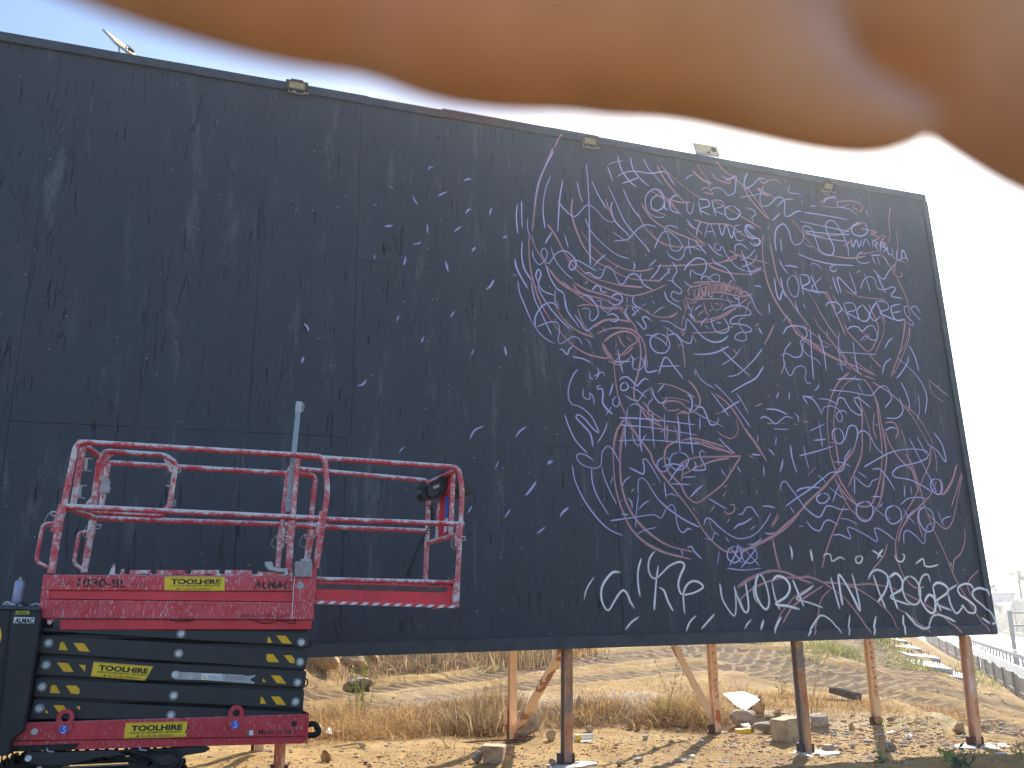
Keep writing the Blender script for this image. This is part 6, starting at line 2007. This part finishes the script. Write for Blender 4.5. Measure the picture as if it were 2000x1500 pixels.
rock(1085, 1400, 24, 22, MS_GREY, 'grey slab standing in grass left of the first front post', 6)
rock(1132, 1386, 18, 26, MS_GREY, 'upright grey slab in the grass right of the first front post', 0)
for i, (px, py, w, h) in enumerate(((1232, 1424, 16, 16), (1248, 1426, 14, 18), (1268, 1424, 16, 16), (1285, 1420, 16, 13), (1300, 1418, 14, 10))):
    rock(px, py, w, h, MS_OCH, ['leftmost cracked clay clod of the row below the spoil heap', 'tall second clay clod of the row below the spoil heap', 'middle clay clod of the row below the spoil heap', 'fourth clay clod of the row, right of the middle one', 'rightmost low clay clod of the row below the spoil heap'][i], i, 'clay_clod', 'clod', 'clay clods in a row')
# dry-stone bank on the left
bank = [(626, 1306, 62, 34, MS_OCH), (632, 1283, 30, 14, MS_LIME), (656, 1279, 26, 13, MS_LIME), (684, 1281, 26, 13, MS_OCH), (702, 1281, 24, 17, MS_LIME), (731, 1285, 26, 22, MS_LIME), (690, 1303, 56, 22, MS_OCH), (722, 1299, 34, 18, MS_OCH), (702, 1343, 50, 14, MS_GREY), (676, 1343, 14, 8, MS_LIME), (760, 1316, 22, 10, MS_OCH), (780, 1308, 18, 9, MS_OCH)]
nm = ['big smooth', 'flat cream', 'squarish cream', 'small brown', 'bright angular', 'pointed pale', 'long buried', 'low brown', 'flat grey', 'little pale', 'half-buried tan', 'farthest tan']
for i, (px, py, w, h, m) in enumerate(bank):
    p = ground_hit(px, py + 1); s = float(np.linalg.norm(p - CAM)) / F
    me = RM[i % 6].copy(); me.materials.append(m); o = link('rock', me); o.scale = (w * s * 1.15, w * s * .9, h * s / .6)
    o.location = (p[0], p[1] + .1, p[2] + h * s * .5); o.scale *= 1.25; o.rotation_euler = (random.uniform(-.2, .2), random.uniform(-.2, .2), random.uniform(-.6, .6))
    tag(o, f'{nm[i]} stone in the old stone bank right of the lift', 'rock', 'stones of the bank')
# cut blocks
def block(name, px, py, w, h, dpt, rz, label, mat, tilt=0, taper=0, seed=1):
    p = ground_hit(px, py); d = (p - CAM).dot(RC @ np.array((0, 0, -1.0))); s = d / F; w_, h_, d_ = w * s, h * s, dpt
    bm = bmesh.new(); bmesh.ops.create_cube(bm, size=1); bmesh.ops.bevel(bm, geom=bm.edges[:], offset=.05, segments=2, affect='EDGES'); bmesh.ops.subdivide_edges(bm, edges=bm.edges[:], cuts=2, use_grid_fill=True)
    for v in bm.verts:
        k = 1 - taper * (.5 - v.co.z)
        v.co = Vector((v.co.x * w_ * k, v.co.y * d_ * k, v.co.z * h_)); v.co += Vector((1, 1, 1)) * .03 * w_ * mnoise.noise(v.co * 9 + Vector((seed, 0, 0)))
    me = bpy.data.meshes.new(name); bm.to_mesh(me); bm.free()
    o = link(name, me, None, mat, False); o.location = (p[0], p[1] + d_ * .5, p[2] + h_ * .46); o.rotation_euler = (0, tilt, rz)
    return tag(o, label, 'stone block')
block('stone_block', 1545, 1450, 52, 44, .28, .55, 'large cut limestone block beside the middle front post', MS_LIME, math.radians(-3), 0, 3)
block('stone_block', 964, 1493, 46, 34, .24, -.15, 'tapered limestone block with a chiselled top near the bottom edge', MS_LIME, math.radians(2), .22, 8)
block('stone_block', 1621, 1471, 17, 15, .12, .3, 'small stone cube on the earth right of the middle front post', MS_LIME, 0, 0, 5)
# white sheet, log, bottle, tub, papers
M_WHITE = plain('white_sheet', (.80, .80, .80), .6, 0, .03, 5)
def sheet(name, pxs, label, cat, mat, dz=.02, th=.012):
    P = [ground_hit(x, y) for x, y in pxs]; c = sum(P) / len(P)
    o = MB().prism([Vector((p[0] - c[0], p[1] - c[1], .0 + .35 * (p[2] - c[2]) + random.uniform(0, .02))) for p in P], (0, 0, th)).build(name, mat); o.location = (c[0], c[1], c[2] + dz)
    return tag(o, label, cat)
pp = [ground_hit(*q) for q in ((1412, 1362), (1452, 1358), (1488, 1372), (1456, 1397), (1440, 1388))]; c = sum(pp) / 5
o = MB().prism([Vector(p - c) + Vector((0, 0, z)) for p, z in zip(pp, (.0, .0, .0, .0, .0))], (0, 0, .014)).build('plastic_board', M_WHITE); o.location = tuple(c + np.array((0, 0, .06))); tag(o, 'bright white board lying tilted behind the stone heap', 'board')
p = ground_hit(1650, 1366)
e = empty('log', tuple(p)); tag(e, 'short dark split log lying on the tracked earth', 'log')
s = float(np.hypot(p[0], p[1])) / F
M_LOG = stone_mat('dark_wood', (.13, .10, .07), (.24, .20, .15), (.05, .04, .03))
a = Vector((-22 * s, .1, 15 * s)); b = Vector((24 * s, -.15, 4 * s)); mb = MB().tube([a, a.lerp(b, .3) + Vector((0, 0, .01)), a.lerp(b, .7), b], .07, 9, rr=[5 * s, 6.5 * s, 7 * s, 6.5 * s]); mb.build('trunk_piece', M_LOG, e)
MB().tube([a.lerp(b, .3) + Vector((0, -.1, -.03)), b + Vector((-.1, -.12, -.03))], .03, 6).build('split_bark', M_LOG, e)
# plastic bottle lying on its side
p = ground_hit(1136, 1450); e = empty('plastic_bottle', (p[0], p[1], p[2] + .055), (0, 0, math.radians(18))); tag(e, 'clear plastic bottle with yellow label lying right of the first front post', 'bottle')
t = NT('clear_plastic', .12, 0, (.85, .9, .92), .5); t.b.inputs['Transmission Weight'].default_value = .55; t.b.inputs['IOR'].default_value = 1.2
prof = [(-.16, .016), (-.14, .016), (-.135, .022), (-.10, .05), (-.08, .052)] + [(-.06 + k * .02, .052 - (.005 if k % 2 else 0)) for k in range(11)] + [(.16, .05), (.17, .03)]
MB().tube([(x, 0, 0) for x, r in prof], 0, 18, rr=[r for x, r in prof]).build('body', t.m, e, True)
MB().tube([(-.09, 0, 0), (-.03, 0, 0)], .0535, 18).build('label', M_YEL, e, True)
MB().tube([(-.185, 0, 0), (-.158, 0, 0)], .019, 12).build('cap', M_WHITEL, e, True)
p = ground_hit(1452, 1432); e = empty('plastic_tub', tuple(p), (0, 0, .2)); tag(e, 'crushed yellow tub among the rubble at the middle rear post', 'tub')
MB().prism([(-.11, -.05, 0), (.09, -.05, 0), (.11, -.05, .07), (-.1, -.05, .06)], (0, .12, 0)).build('body', M_YEL, e); MB().prism([(.02, -.02, .07), (.12, -.02, .09), (.13, .05, .12), (.0, .05, .11)], (0, .02, .01)).build('lid', M_WHITEL, e)
LIT = [(1368, 1450, 14, 5, 'scrap of white paper left of the big post shadow'), (1336, 1489, 14, 6, 'white paper disc on the sand near the bottom edge'), (1352, 1481, 12, 5, 'white scrap just above the paper disc'), (1742, 1434, 24, 5, 'folded white paper in front of the right rear post'), (1903, 1470, 22, 9, 'white plastic bag scrap at the foot of the rightmost post'), (1955, 1476, 22, 4, 'flat white scrap right of the rightmost post foot'), (1578, 1483, 20, 8, 'crumpled pale plastic at the middle front post foot'), (1700, 1488, 14, 8, 'small white wrapper among weeds at the bottom edge'), (1775, 1444, 10, 10, 'white crumpled cup beside the brown flat stone'), (640, 1440, 18, 16, 'grey crumpled paper at the right end of the lift'), (622, 1432, 22, 18, 'pale torn sheet leaning at the lift bumper'), (662, 1436, 12, 10, 'small white crumpled tissue right of the grey paper')]
M_PAPER = plain('dirty_white_paper', (.66, .65, .64), .7, 0, .1, 12)
for k, (px, py, w, h, lb) in enumerate(LIT):
    p = ground_hit(px, py); s = float(np.linalg.norm(p - CAM)) / F; n = 7
    V = [Vector((math.cos(2 * PI * i / n) * w * s * .5 * random.uniform(.7, 1.1), math.sin(2 * PI * i / n) * max(.05, h * s * 1.0) * random.uniform(.7, 1.1), random.uniform(.01, max(.02, h * s * .8)))) for i in range(n)] + [Vector((0, 0, max(.02, h * s * .8)))]
    o = MB().add(V, [(i, (i + 1) % n, n) for i in range(n)]).build('litter', M_PAPER); o.location = (p[0], p[1], p[2] + .012)
    sol = o.modifiers.new('thickness', 'SOLIDIFY'); sol.thickness = .006
    tag(o, lb, 'litter')
p = ground_hit(980, 1452); MBs = MB().tube([(-.55, -.12, .02), (-.2, .0, .03), (.1, .03, .025), (.4, .12, .02)], .012, 6).build('stick', M_LOG); MBs.location = tuple(p + np.array((0, 0, .01))); tag(MBs, 'thin dark stick lying left of the left rear post', 'stick')
p = ground_hit(680, 1462); MBs = MB().tube([(-.16, -.1, .03), (.12, .16, .03)], .013, 6).build('stick', MS_LIME); MBs.location = tuple(p + np.array((0, 0, .01))); tag(MBs, 'pale broken cane in front of the yellowish slab stone', 'stick')

# small gravel, past counting
def gravel(name, n, region, smin, smax, mat, seed):
    rs = np.random.default_rng(seed); V = []; Fc = []
    bm = bmesh.new(); bmesh.ops.create_icosphere(bm, subdivisions=1, radius=1); t = np.array([tuple(v.co) for v in bm.verts]); tf = [tuple(v.index for v in f.verts) for f in bm.faces]; bm.free()
    for k in range(n):
        x, y = region(rs)
        s = smin * (smax / smin) ** (rs.random() ** 3.2)
        z = float(terrain(x, y)); a = rs.uniform(0, 2 * PI); ca, sa = math.cos(a), math.sin(a)
        j = t * (1 + rs.uniform(-.22, .22, (len(t), 1))) * np.array((1, rs.uniform(.6, .95), rs.uniform(.3, .6))) * s
        j = np.stack([j[:, 0] * ca - j[:, 1] * sa, j[:, 0] * sa + j[:, 1] * ca, j[:, 2]], 1) + (x, y, z + s * .1)
        b = len(V); V += [tuple(q) for q in j]; Fc += [(b + p_, b + q_, b + r_) for p_, q_, r_ in tf]
    me = bpy.data.meshes.new(name); me.from_pydata(V, [], Fc); o = link(name, me, None, mat); tag(o, kind='stuff'); return o
def reg_board(rs):
    bx = rs.uniform(-4, 10.5); off = rs.normal(-1.2, 1.9); p = BW(bx, 0, off); return p[0], p[1]
def reg_front(rs):
    bx = rs.uniform(-5, 9); off = rs.uniform(-1.5, 1.8); p = BW(bx, 0, off); return p[0], p[1]
def reg_right(rs):
    bx = rs.normal(6.8, 1.8); off = rs.normal(-1.0, 1.0); p = BW(bx, 0, off); return p[0], p[1]
gravel('gravel', 4200, reg_board, .007, .038, MS_LIME, 1)
gravel('gravel', 3600, reg_front, .006, .03, MS_OCH, 2)
gravel('gravel', 2400, reg_right, .010, .06, MS_OCH, 3)
gravel('gravel', 900, reg_right, .012, .07, MS_GREY, 6)
gravel('gravel', 2200, reg_front, .010, .045, MS_RED, 4)
def reg_far(rs):
    x = rs.uniform(-8, 22); y = rs.uniform(14, 45); return x, y
gravel('gravel', 3500, reg_far, .01, .05, MS_LIME, 5)

# ------------------------------------------------------------------ dry grass
def grass_mat(name, cols):
    t = NT(name, .8, 0, cols[0], .15); a = t.n('Attribute', attribute_name='tint').outputs['Fac']
    t.color(t.ramp(a, [(i / (len(cols) - 1), c) for i, c in enumerate(cols)]))
    tr = t.n('BsdfTranslucent'); t.l(t.b.inputs['Base Color'].links[0].from_socket, tr.inputs['Color'])
    mx = t.n('MixShader'); mx.inputs[0].default_value = .38; out = [n for n in t.t.nodes if n.type == 'OUTPUT_MATERIAL'][0]
    t.l(t.b.outputs[0], mx.inputs[1]); t.l(tr.outputs[0], mx.inputs[2]); t.l(mx.outputs[0], out.inputs[0]); return t.m
M_DRY = grass_mat('dry_grass', [(.14, .07, .03), (.34, .19, .07), (.52, .32, .12), (.68, .52, .28)])
M_BROWN = grass_mat('brown_brush', [(.09, .055, .03), (.20, .13, .065), (.38, .25, .12), (.58, .46, .27)])
M_GREEN = grass_mat('green_weeds', [(.14, .16, .05), (.26, .26, .08), (.38, .36, .13), (.50, .42, .20)])
def blades(name, pts, hmin, hmax, wd, mat, seed, lean=.35, label=None, cat=None, kind='stuff', clump=0, parent=None):
    rs = np.random.default_rng(seed); n = len(pts); P = np.array(pts, float); tf_ = P[:, 3] if P.shape[1] > 3 else np.ones(n); P = P[:, :3]
    cl = .5 + .5 * np.sin(P[:, 0] * 3.1 + 2 * np.sin(P[:, 1] * 2.3)) * np.sin(P[:, 1] * 3.7 + 1.7 * np.sin(P[:, 0] * 1.9)); cl = .35 + .85 * np.clip(cl, 0, 1)
    h = rs.uniform(hmin, hmax, n) * (.35 + .95 * rs.random(n) ** 1.5) * cl * tf_; a = rs.uniform(0, 2 * PI, n); le = np.abs(rs.normal(0, lean, n))
    dx, dy = np.cos(a) * le, np.sin(a) * le
    b = rs.uniform(0, PI, n); wx, wy = np.cos(b) * wd, np.sin(b) * wd
    wj = rs.uniform(.6, 1.4, n); wx *= wj; wy *= wj
    mid = P + np.stack([dx * h * .45, dy * h * .45, h * .58], 1); tip = P + np.stack([dx * h * 1.25, dy * h * 1.25, h * (1 - .25 * le)], 1)
    o = np.stack([wx, wy, np.zeros(n)], 1)
    V = np.stack([P - o, P + o, mid + o * .7, mid - o * .7, tip], 1).reshape(-1, 3); k = np.arange(n) * 5
    F4 = np.stack([k, k + 1, k + 2, k + 3], 1); F3 = np.stack([k + 3, k + 2, k + 4], 1)
    me = bpy.data.meshes.new(name); me.from_pydata([tuple(v) for v in V], [], [tuple(f) for f in F4] + [tuple(f) for f in F3])
    at = me.attributes.new('tint', 'FLOAT', 'POINT'); ti = np.repeat(rs.random(n), 5); at.data.foreach_set('value', ti.astype(np.float32))
    ob = link(name, me, parent, mat)
    if kind: tag(ob, kind=kind)
    if label: tag(ob, label, cat)
    return ob
def scatter_px(poly_fn, n, seed, rad=.12, per=1):
    """grass footpoints: photo points thrown on the ground, each spread into a tuft"""
    rs = np.random.default_rng(seed); out = []
    for _ in range(n):
        px, py = poly_fn(rs); p = ground_hit(px, py)
        out.append(np.stack([p[0] + rs.normal(0, rad, per), p[1] + rs.normal(0, rad, per), np.full(per, rs.uniform(.35, 1.25) ** 1.3)], 1))
    o = np.concatenate(out); return np.column_stack([o[:, :2], terrain(o[:, 0], o[:, 1]) - .01, o[:, 2]])
def band(x0, x1, f0, f1):
    def fn(rs):
        for _ in range(30):
            x = rs.uniform(x0 - 15, x1 + 15); y = rs.uniform(f0(x) - 8, f1(x) + 10)
            k = mnoise.noise(Vector((x / 34, y / 11, x0))) + .5 * mnoise.noise(Vector((x / 12, y / 5, x0 + 3)))
            edge = min((y - f0(x) + 8) / 14, (f1(x) + 10 - y) / 14, (x - x0 + 15) / 30, (x1 + 15 - x) / 30, 1)
            if k * .9 + edge - .55 > rs.random() * .6: break
        return x, y
    return fn
li = lambda a, b, c, d: (lambda x: b + (d - b) * (x - a) / (c - a))
blades('dry_grass', scatter_px(band(600, 1010, li(600, 1408, 1010, 1372), li(600, 1446, 1010, 1424)), 420, 11, .16, 22), .16, .42, .0045, M_DRY, 1, .75)
blades('dry_grass', scatter_px(band(880, 1015, li(880, 1400, 1015, 1385), li(880, 1436, 1015, 1430)), 240, 12, .12, 26), .25, .60, .0045, M_BROWN, 2, .5)
blades('dry_grass', scatter_px(band(1050, 1220, li(1050, 1392, 1220, 1372), li(1050, 1428, 1220, 1410)), 170, 13, .12, 20), .12, .34, .0045, M_DRY, 3, .8)
blades('dry_grass', scatter_px(band(1290, 1400, li(1290, 1386, 1400, 1378), li(1290, 1412, 1400, 1410)), 130, 14, .14, 26), .22, .52, .0045, M_DRY, 4, .7)
blades('green_grass', scatter_px(band(1290, 1400, li(1290, 1396, 1400, 1396), li(1290, 1414, 1400, 1414)), 60, 15, .12, 18), .2, .5, .005, M_GREEN, 5, .6)
blades('dry_grass', scatter_px(band(1400, 1700, li(1400, 1345, 1700, 1366), li(1400, 1372, 1700, 1392)), 200, 16, .18, 22), .08, .22, .005, M_DRY, 6, .6)
blades('dry_grass', scatter_px(band(1700, 1900, li(1700, 1366, 1900, 1400), li(1700, 1384, 1900, 1412)), 150, 17, .18, 16), .06, .18, .005, M_DRY, 7, .6)
blades('dry_grass', scatter_px(band(1100, 1420, li(1100, 1338, 1420, 1328), li(1100, 1372, 1420, 1352)), 140, 18, .2, 14), .06, .16, .005, M_DRY, 8, .6)
def tangle(name, pts, L, mat, seed, wd=.004):
    rs = np.random.default_rng(seed); V = []; Fs = []; Ti = []
    for (x, y, z, k_) in pts:
        a = rs.uniform(0, 2 * PI); l_ = L * rs.uniform(.4, 1.1); up = rs.uniform(.15, .95); b = len(V); n = 6; t0 = rs.random(); bend = rs.uniform(-1.4, 1.4)
        px_, py_, pz_ = x, y, z; ang = a; el = up * 1.3
        for i in range(n + 1):
            w = wd * (1 - i / (n + 2)); ox, oy = -math.sin(ang) * w, math.cos(ang) * w
            V += [(px_ - ox, py_ - oy, pz_), (px_ + ox, py_ + oy, pz_ + w * .6)]; Ti += [t0, t0]
            d = l_ / n; px_ += math.cos(ang) * math.cos(el) * d; py_ += math.sin(ang) * math.cos(el) * d; pz_ += math.sin(el) * d; el -= rs.uniform(.05, .42); ang += bend / n
        Fs += [(b + 2 * i, b + 2 * i + 1, b + 2 * i + 3, b + 2 * i + 2) for i in range(n)]
    me = bpy.data.meshes.new(name); me.from_pydata(V, [], Fs); at = me.attributes.new('tint', 'FLOAT', 'POINT'); at.data.foreach_set('value', Ti)
    tag(link(name, me, None, mat), kind='stuff')
tangle('dry_stalks', scatter_px(band(600, 1015, li(600, 1400, 1015, 1368), li(600, 1450, 1015, 1432)), 700, 41, .22, 9), .55, M_DRY, 41)
tangle('dry_stalks', scatter_px(band(860, 1015, li(860, 1390, 1015, 1375), li(860, 1436, 1015, 1430)), 260, 42, .2, 9), .7, M_BROWN, 42)
tangle('dry_stalks', scatter_px(band(1040, 1240, li(1040, 1385, 1240, 1370), li(1040, 1432, 1240, 1412)), 260, 43, .22, 8), .45, M_BROWN, 43)
tangle('dry_stalks', scatter_px(band(1280, 1410, li(1280, 1378, 1410, 1374), li(1280, 1416, 1410, 1412)), 260, 44, .2, 9), .7, M_DRY, 44)
tangle('dry_stalks', scatter_px(band(1400, 1900, li(1400, 1345, 1900, 1392), li(1400, 1385, 1900, 1420)), 300, 45, .25, 7), .28, M_DRY, 45)
tangle('dry_stalks', scatter_px(band(600, 2000, li(600, 1440, 2000, 1440), li(600, 1490, 2000, 1495)), 90, 46, .15, 5), .3, M_DRY, 46)
tangle('dry_stalks', scatter_px(band(740, 1060, li(740, 1280, 1060, 1262), li(740, 1318, 1060, 1285)), 500, 47, .3, 8), .9, M_BROWN, 47, .008)
# brush on the bank
rs_ = np.random.default_rng(5); pts = []
for _ in range(900):
    px = rs_.uniform(765, 1060); py = rs_.uniform(1266, 1298) + (1060 - px) * .075 * rs_.random()
    p = ground_hit(px, py)
    xx, yy = p[0] + rs_.normal(0, .35, 14), p[1] + rs_.normal(0, .35, 14); pts += list(zip(xx, yy, terrain(xx, yy) - .02))
blades('dry_brush', pts, .25, .8, .009, M_BROWN, 9, .5)
pts = []
for _ in range(500):
    px = rs_.uniform(900, 1140); py = rs_.uniform(1262, 1282); p = ground_hit(px, py)
    xx, yy = p[0] + rs_.normal(0, .4, 14), p[1] + rs_.normal(0, .4, 14); pts += list(zip(xx, yy, terrain(xx, yy) - .02))
blades('dry_brush', pts, .3, .9, .010, M_DRY, 10, .4)
pts = []
for _ in range(160):
    px = rs_.uniform(612, 800); py = rs_.uniform(1262, 1330); p = ground_hit(px, py)
    xx, yy = p[0] + rs_.normal(0, .3, 12), p[1] + rs_.normal(0, .3, 12); pts += list(zip(xx, yy, terrain(xx, yy) - .02))
blades('dry_brush', pts, .12, .42, .006, M_BROWN, 19, .7)
# green patches on the far spur
def patch(px0, px1, py0, py1, n, h, seed, mat):
    rs = np.random.default_rng(seed); out = []
    for _ in range(n):
        p = ground_hit(rs.uniform(px0, px1), rs.uniform(py0, py1))
        xx, yy = p[0] + rs.normal(0, .35, 16), p[1] + rs.normal(0, .35, 16); out += list(zip(xx, yy, terrain(xx, yy) - .02))
    blades('green_weeds', out, h * .15, h * .45, .014, mat, seed, .9)
patch(1570, 1600, 1262, 1285, 50, .6, 30, M_GREEN); patch(1606, 1640, 1262, 1282, 80, .8, 31, M_GREEN); patch(1715, 1740, 1245, 1256, 50, .6, 32, M_GREEN)
patch(1765, 1795, 1285, 1305, 40, .5, 33, M_GREEN); patch(1750, 1780, 1262, 1275, 30, .4, 34, M_GREEN); patch(1895, 1912, 1300, 1330, 40, .7, 35, M_GREEN); patch(1460, 1480, 1250, 1262, 30, .5, 36, M_GREEN)
patch(1990, 2010, 1228, 1240, 30, 1.4, 37, M_GREEN)
# individual plants
def stalk_plant(px, py, stems, label, mat, leafy=0, cat='plant', r=.006, seed=1, group=None):
    """stems: photo tip points (x, y)"""
    rs = np.random.default_rng(seed); p = ground_hit(px, py); pl = np.array((0, -1.0, 0)); e = empty('wild_plant', tuple(p)); tag(e, label, cat, group)
    for tx_, ty_ in stems:
        tip = Vector(on_plane(tx_, ty_, p + np.array((0, rs.normal(0, .12), 0)), pl)) - Vector(p)
        st = Vector((rs.normal(0, .04), rs.normal(0, .04), -.03)); mid = st.lerp(tip, .5) + Vector((rs.normal(0, .03), 0, 0)) + Vector((-(tip.x) * .12, 0, 0))
        path = catmull([tuple(st), tuple(mid), tuple(tip)], .08)
        MB().tube(path, r, 5, rr=[r * (1 - .6 * i / len(path)) for i in range(len(path))]).build('stem', mat, e)
        if leafy:
            V = []; Fs = []
            for i in range(int(leafy * len(path))):
                q = Vector(path[rs.integers(max(1, len(path) // 4), len(path))]); s = rs.uniform(.015, .045); u = Vector(rs.normal(0, 1, 3)).normalized(); w2 = u.orthogonal().normalized(); b = len(V); q = q + u * s
                V += [q - u * s, q + w2 * s * .3, q + u * s, q - w2 * s * .3]; Fs.append((b, b + 1, b + 2, b + 3))
            o2 = MB().add(V, Fs).build('foliage', mat, e)
MG1 = leaf_mat('fresh_green_stalk', (.30, .34, .08)); MG2 = leaf_mat('straw_stalk', (.42, .34, .14)); MG3 = leaf_mat('olive_stalk', (.24, .24, .09)); MG4 = leaf_mat('dark_weed', (.07, .11, .05))
stalk_plant(706, 1396, [(716, 1262), (722, 1264), (694, 1303), (738, 1312), (712, 1300), (690, 1320)], 'tall fresh green plant standing right of the lift', MG1, 2.5, r=.010, seed=1)
stalk_plant(690, 1404, [(693, 1302), (700, 1330)], 'slender yellow-green stalk left of the tall green plant', MG1, 2, seed=2)
stalk_plant(615, 1372, [(611, 1300), (618, 1318), (621, 1330)], 'dry oat-like stalks at the right side of the lift', MG2, 2, r=.004, seed=3)
stalk_plant(880, 1325, [(808, 1285), (835, 1300)], 'pale seed stalk bending left above the wheel tracks', MG2, 3, r=.005, seed=4)
stalk_plant(880, 1462, [(832, 1380), (826, 1405), (900, 1440)], 'long straw stalks leaning in front of the dry grass', MG2, 0, r=.006, seed=5)
stalk_plant(1310, 1405, [(1262, 1252), (1332, 1262), (1338, 1290), (1328, 1300)], 'tall thin grass stalks below the billboard centre', MG3, 1.2, r=.005, seed=6)
stalk_plant(1322, 1408, [(1362, 1374), (1385, 1368), (1330, 1365), (1296, 1368)], 'bright green tuft at the foot of the thin stalks', MG1, .8, r=.010, seed=7)
stalk_plant(1588, 1392, [(1614, 1248), (1634, 1250), (1606, 1310), (1620, 1320)], 'group of bare straw stems right of the middle front post', MG2, .6, r=.006, seed=8)
stalk_plant(1528, 1360, [(1516, 1318), (1530, 1312), (1542, 1322), (1506, 1325)], 'small twiggy bush left of the middle front post', MG3, 2, r=.004, seed=9)
stalk_plant(1880, 1499, [(1850, 1470), (1872, 1462), (1890, 1468), (1905, 1462), (1862, 1480)], 'dark leafy weed in front of the rightmost post', MG4, 5, r=.006, seed=10)
stalk_plant(1850, 1488, [(1842, 1468), (1852, 1464), (1860, 1468)], 'yellow-green tuft left of the dark weed', MG1, 5, r=.008, seed=11)
stalk_plant(1718, 1492, [(1712, 1468), (1722, 1474), (1730, 1480)], 'small grey-green weed below the right rear post', MG3, 4, r=.006, seed=12)
stalk_plant(1748, 1468, [(1700, 1450), (1716, 1444), (1735, 1440), (1728, 1456)], 'tangle of dry curved stalks on the round grey stone', MG2, .5, r=.005, seed=13)
stalk_plant(1380, 1400, [(1410, 1370), (1420, 1378), (1400, 1362)], 'sprawling pale twigs at the middle rear post', MG2, 1, r=.005, seed=14)
stalk_plant(1900, 1325, [(1896, 1288), (1906, 1292), (1912, 1300)], 'feathery pale plant behind the rightmost post', MG2, 3, r=.008, seed=15)
stalk_plant(1990, 1480, [(1985, 1455), (1995, 1450), (2003, 1460)], 'golden dry tuft at the right edge of the earth', MG2, 3, r=.007, seed=16)
def dense_heads():
    pass

def scrawl(bx, z0, z1, seed):
    rs = random.Random(seed); mb = MB(); z = z0
    while z < z1:
        w = .032; pts = [(bx + rs.uniform(-w, w), ROFF - .0625, z + rs.uniform(-.02, .05)) for _ in range(4)]
        mb.tube(catmull(pts, .01), .006, 5); z += rs.uniform(.06, .09)
    mb.build('red_scrawl', plain('red_marker', (.60, .06, .03), .6), board)['kind'] = 'stuff'
scrawl(6.825, .62, 1.6, 1); scrawl(3.875, .75, 1.6, 2)

# haze of the bright, dusty air: the far slope and buildings fade, near things stay clear
hz = MB().box((-1700, -1700, -5.0), (1700, 1700, 14.0)).build('haze', None)
hm = bpy.data.materials.new('haze_air'); hm.use_nodes = True; ht_ = hm.node_tree
ht_.nodes.remove(ht_.nodes['Principled BSDF']); pv = ht_.nodes.new('ShaderNodeVolumePrincipled'); pv.inputs['Density'].default_value = .0012
pv.inputs['Color'].default_value = (.92, .95, 1, 1); pv.inputs['Anisotropy'].default_value = .65
ht_.links.new(pv.outputs[0], ht_.nodes['Material Output'].inputs['Volume'])
hz.data.materials.clear(); hz.data.materials.append(hm); hz['kind'] = 'stuff'
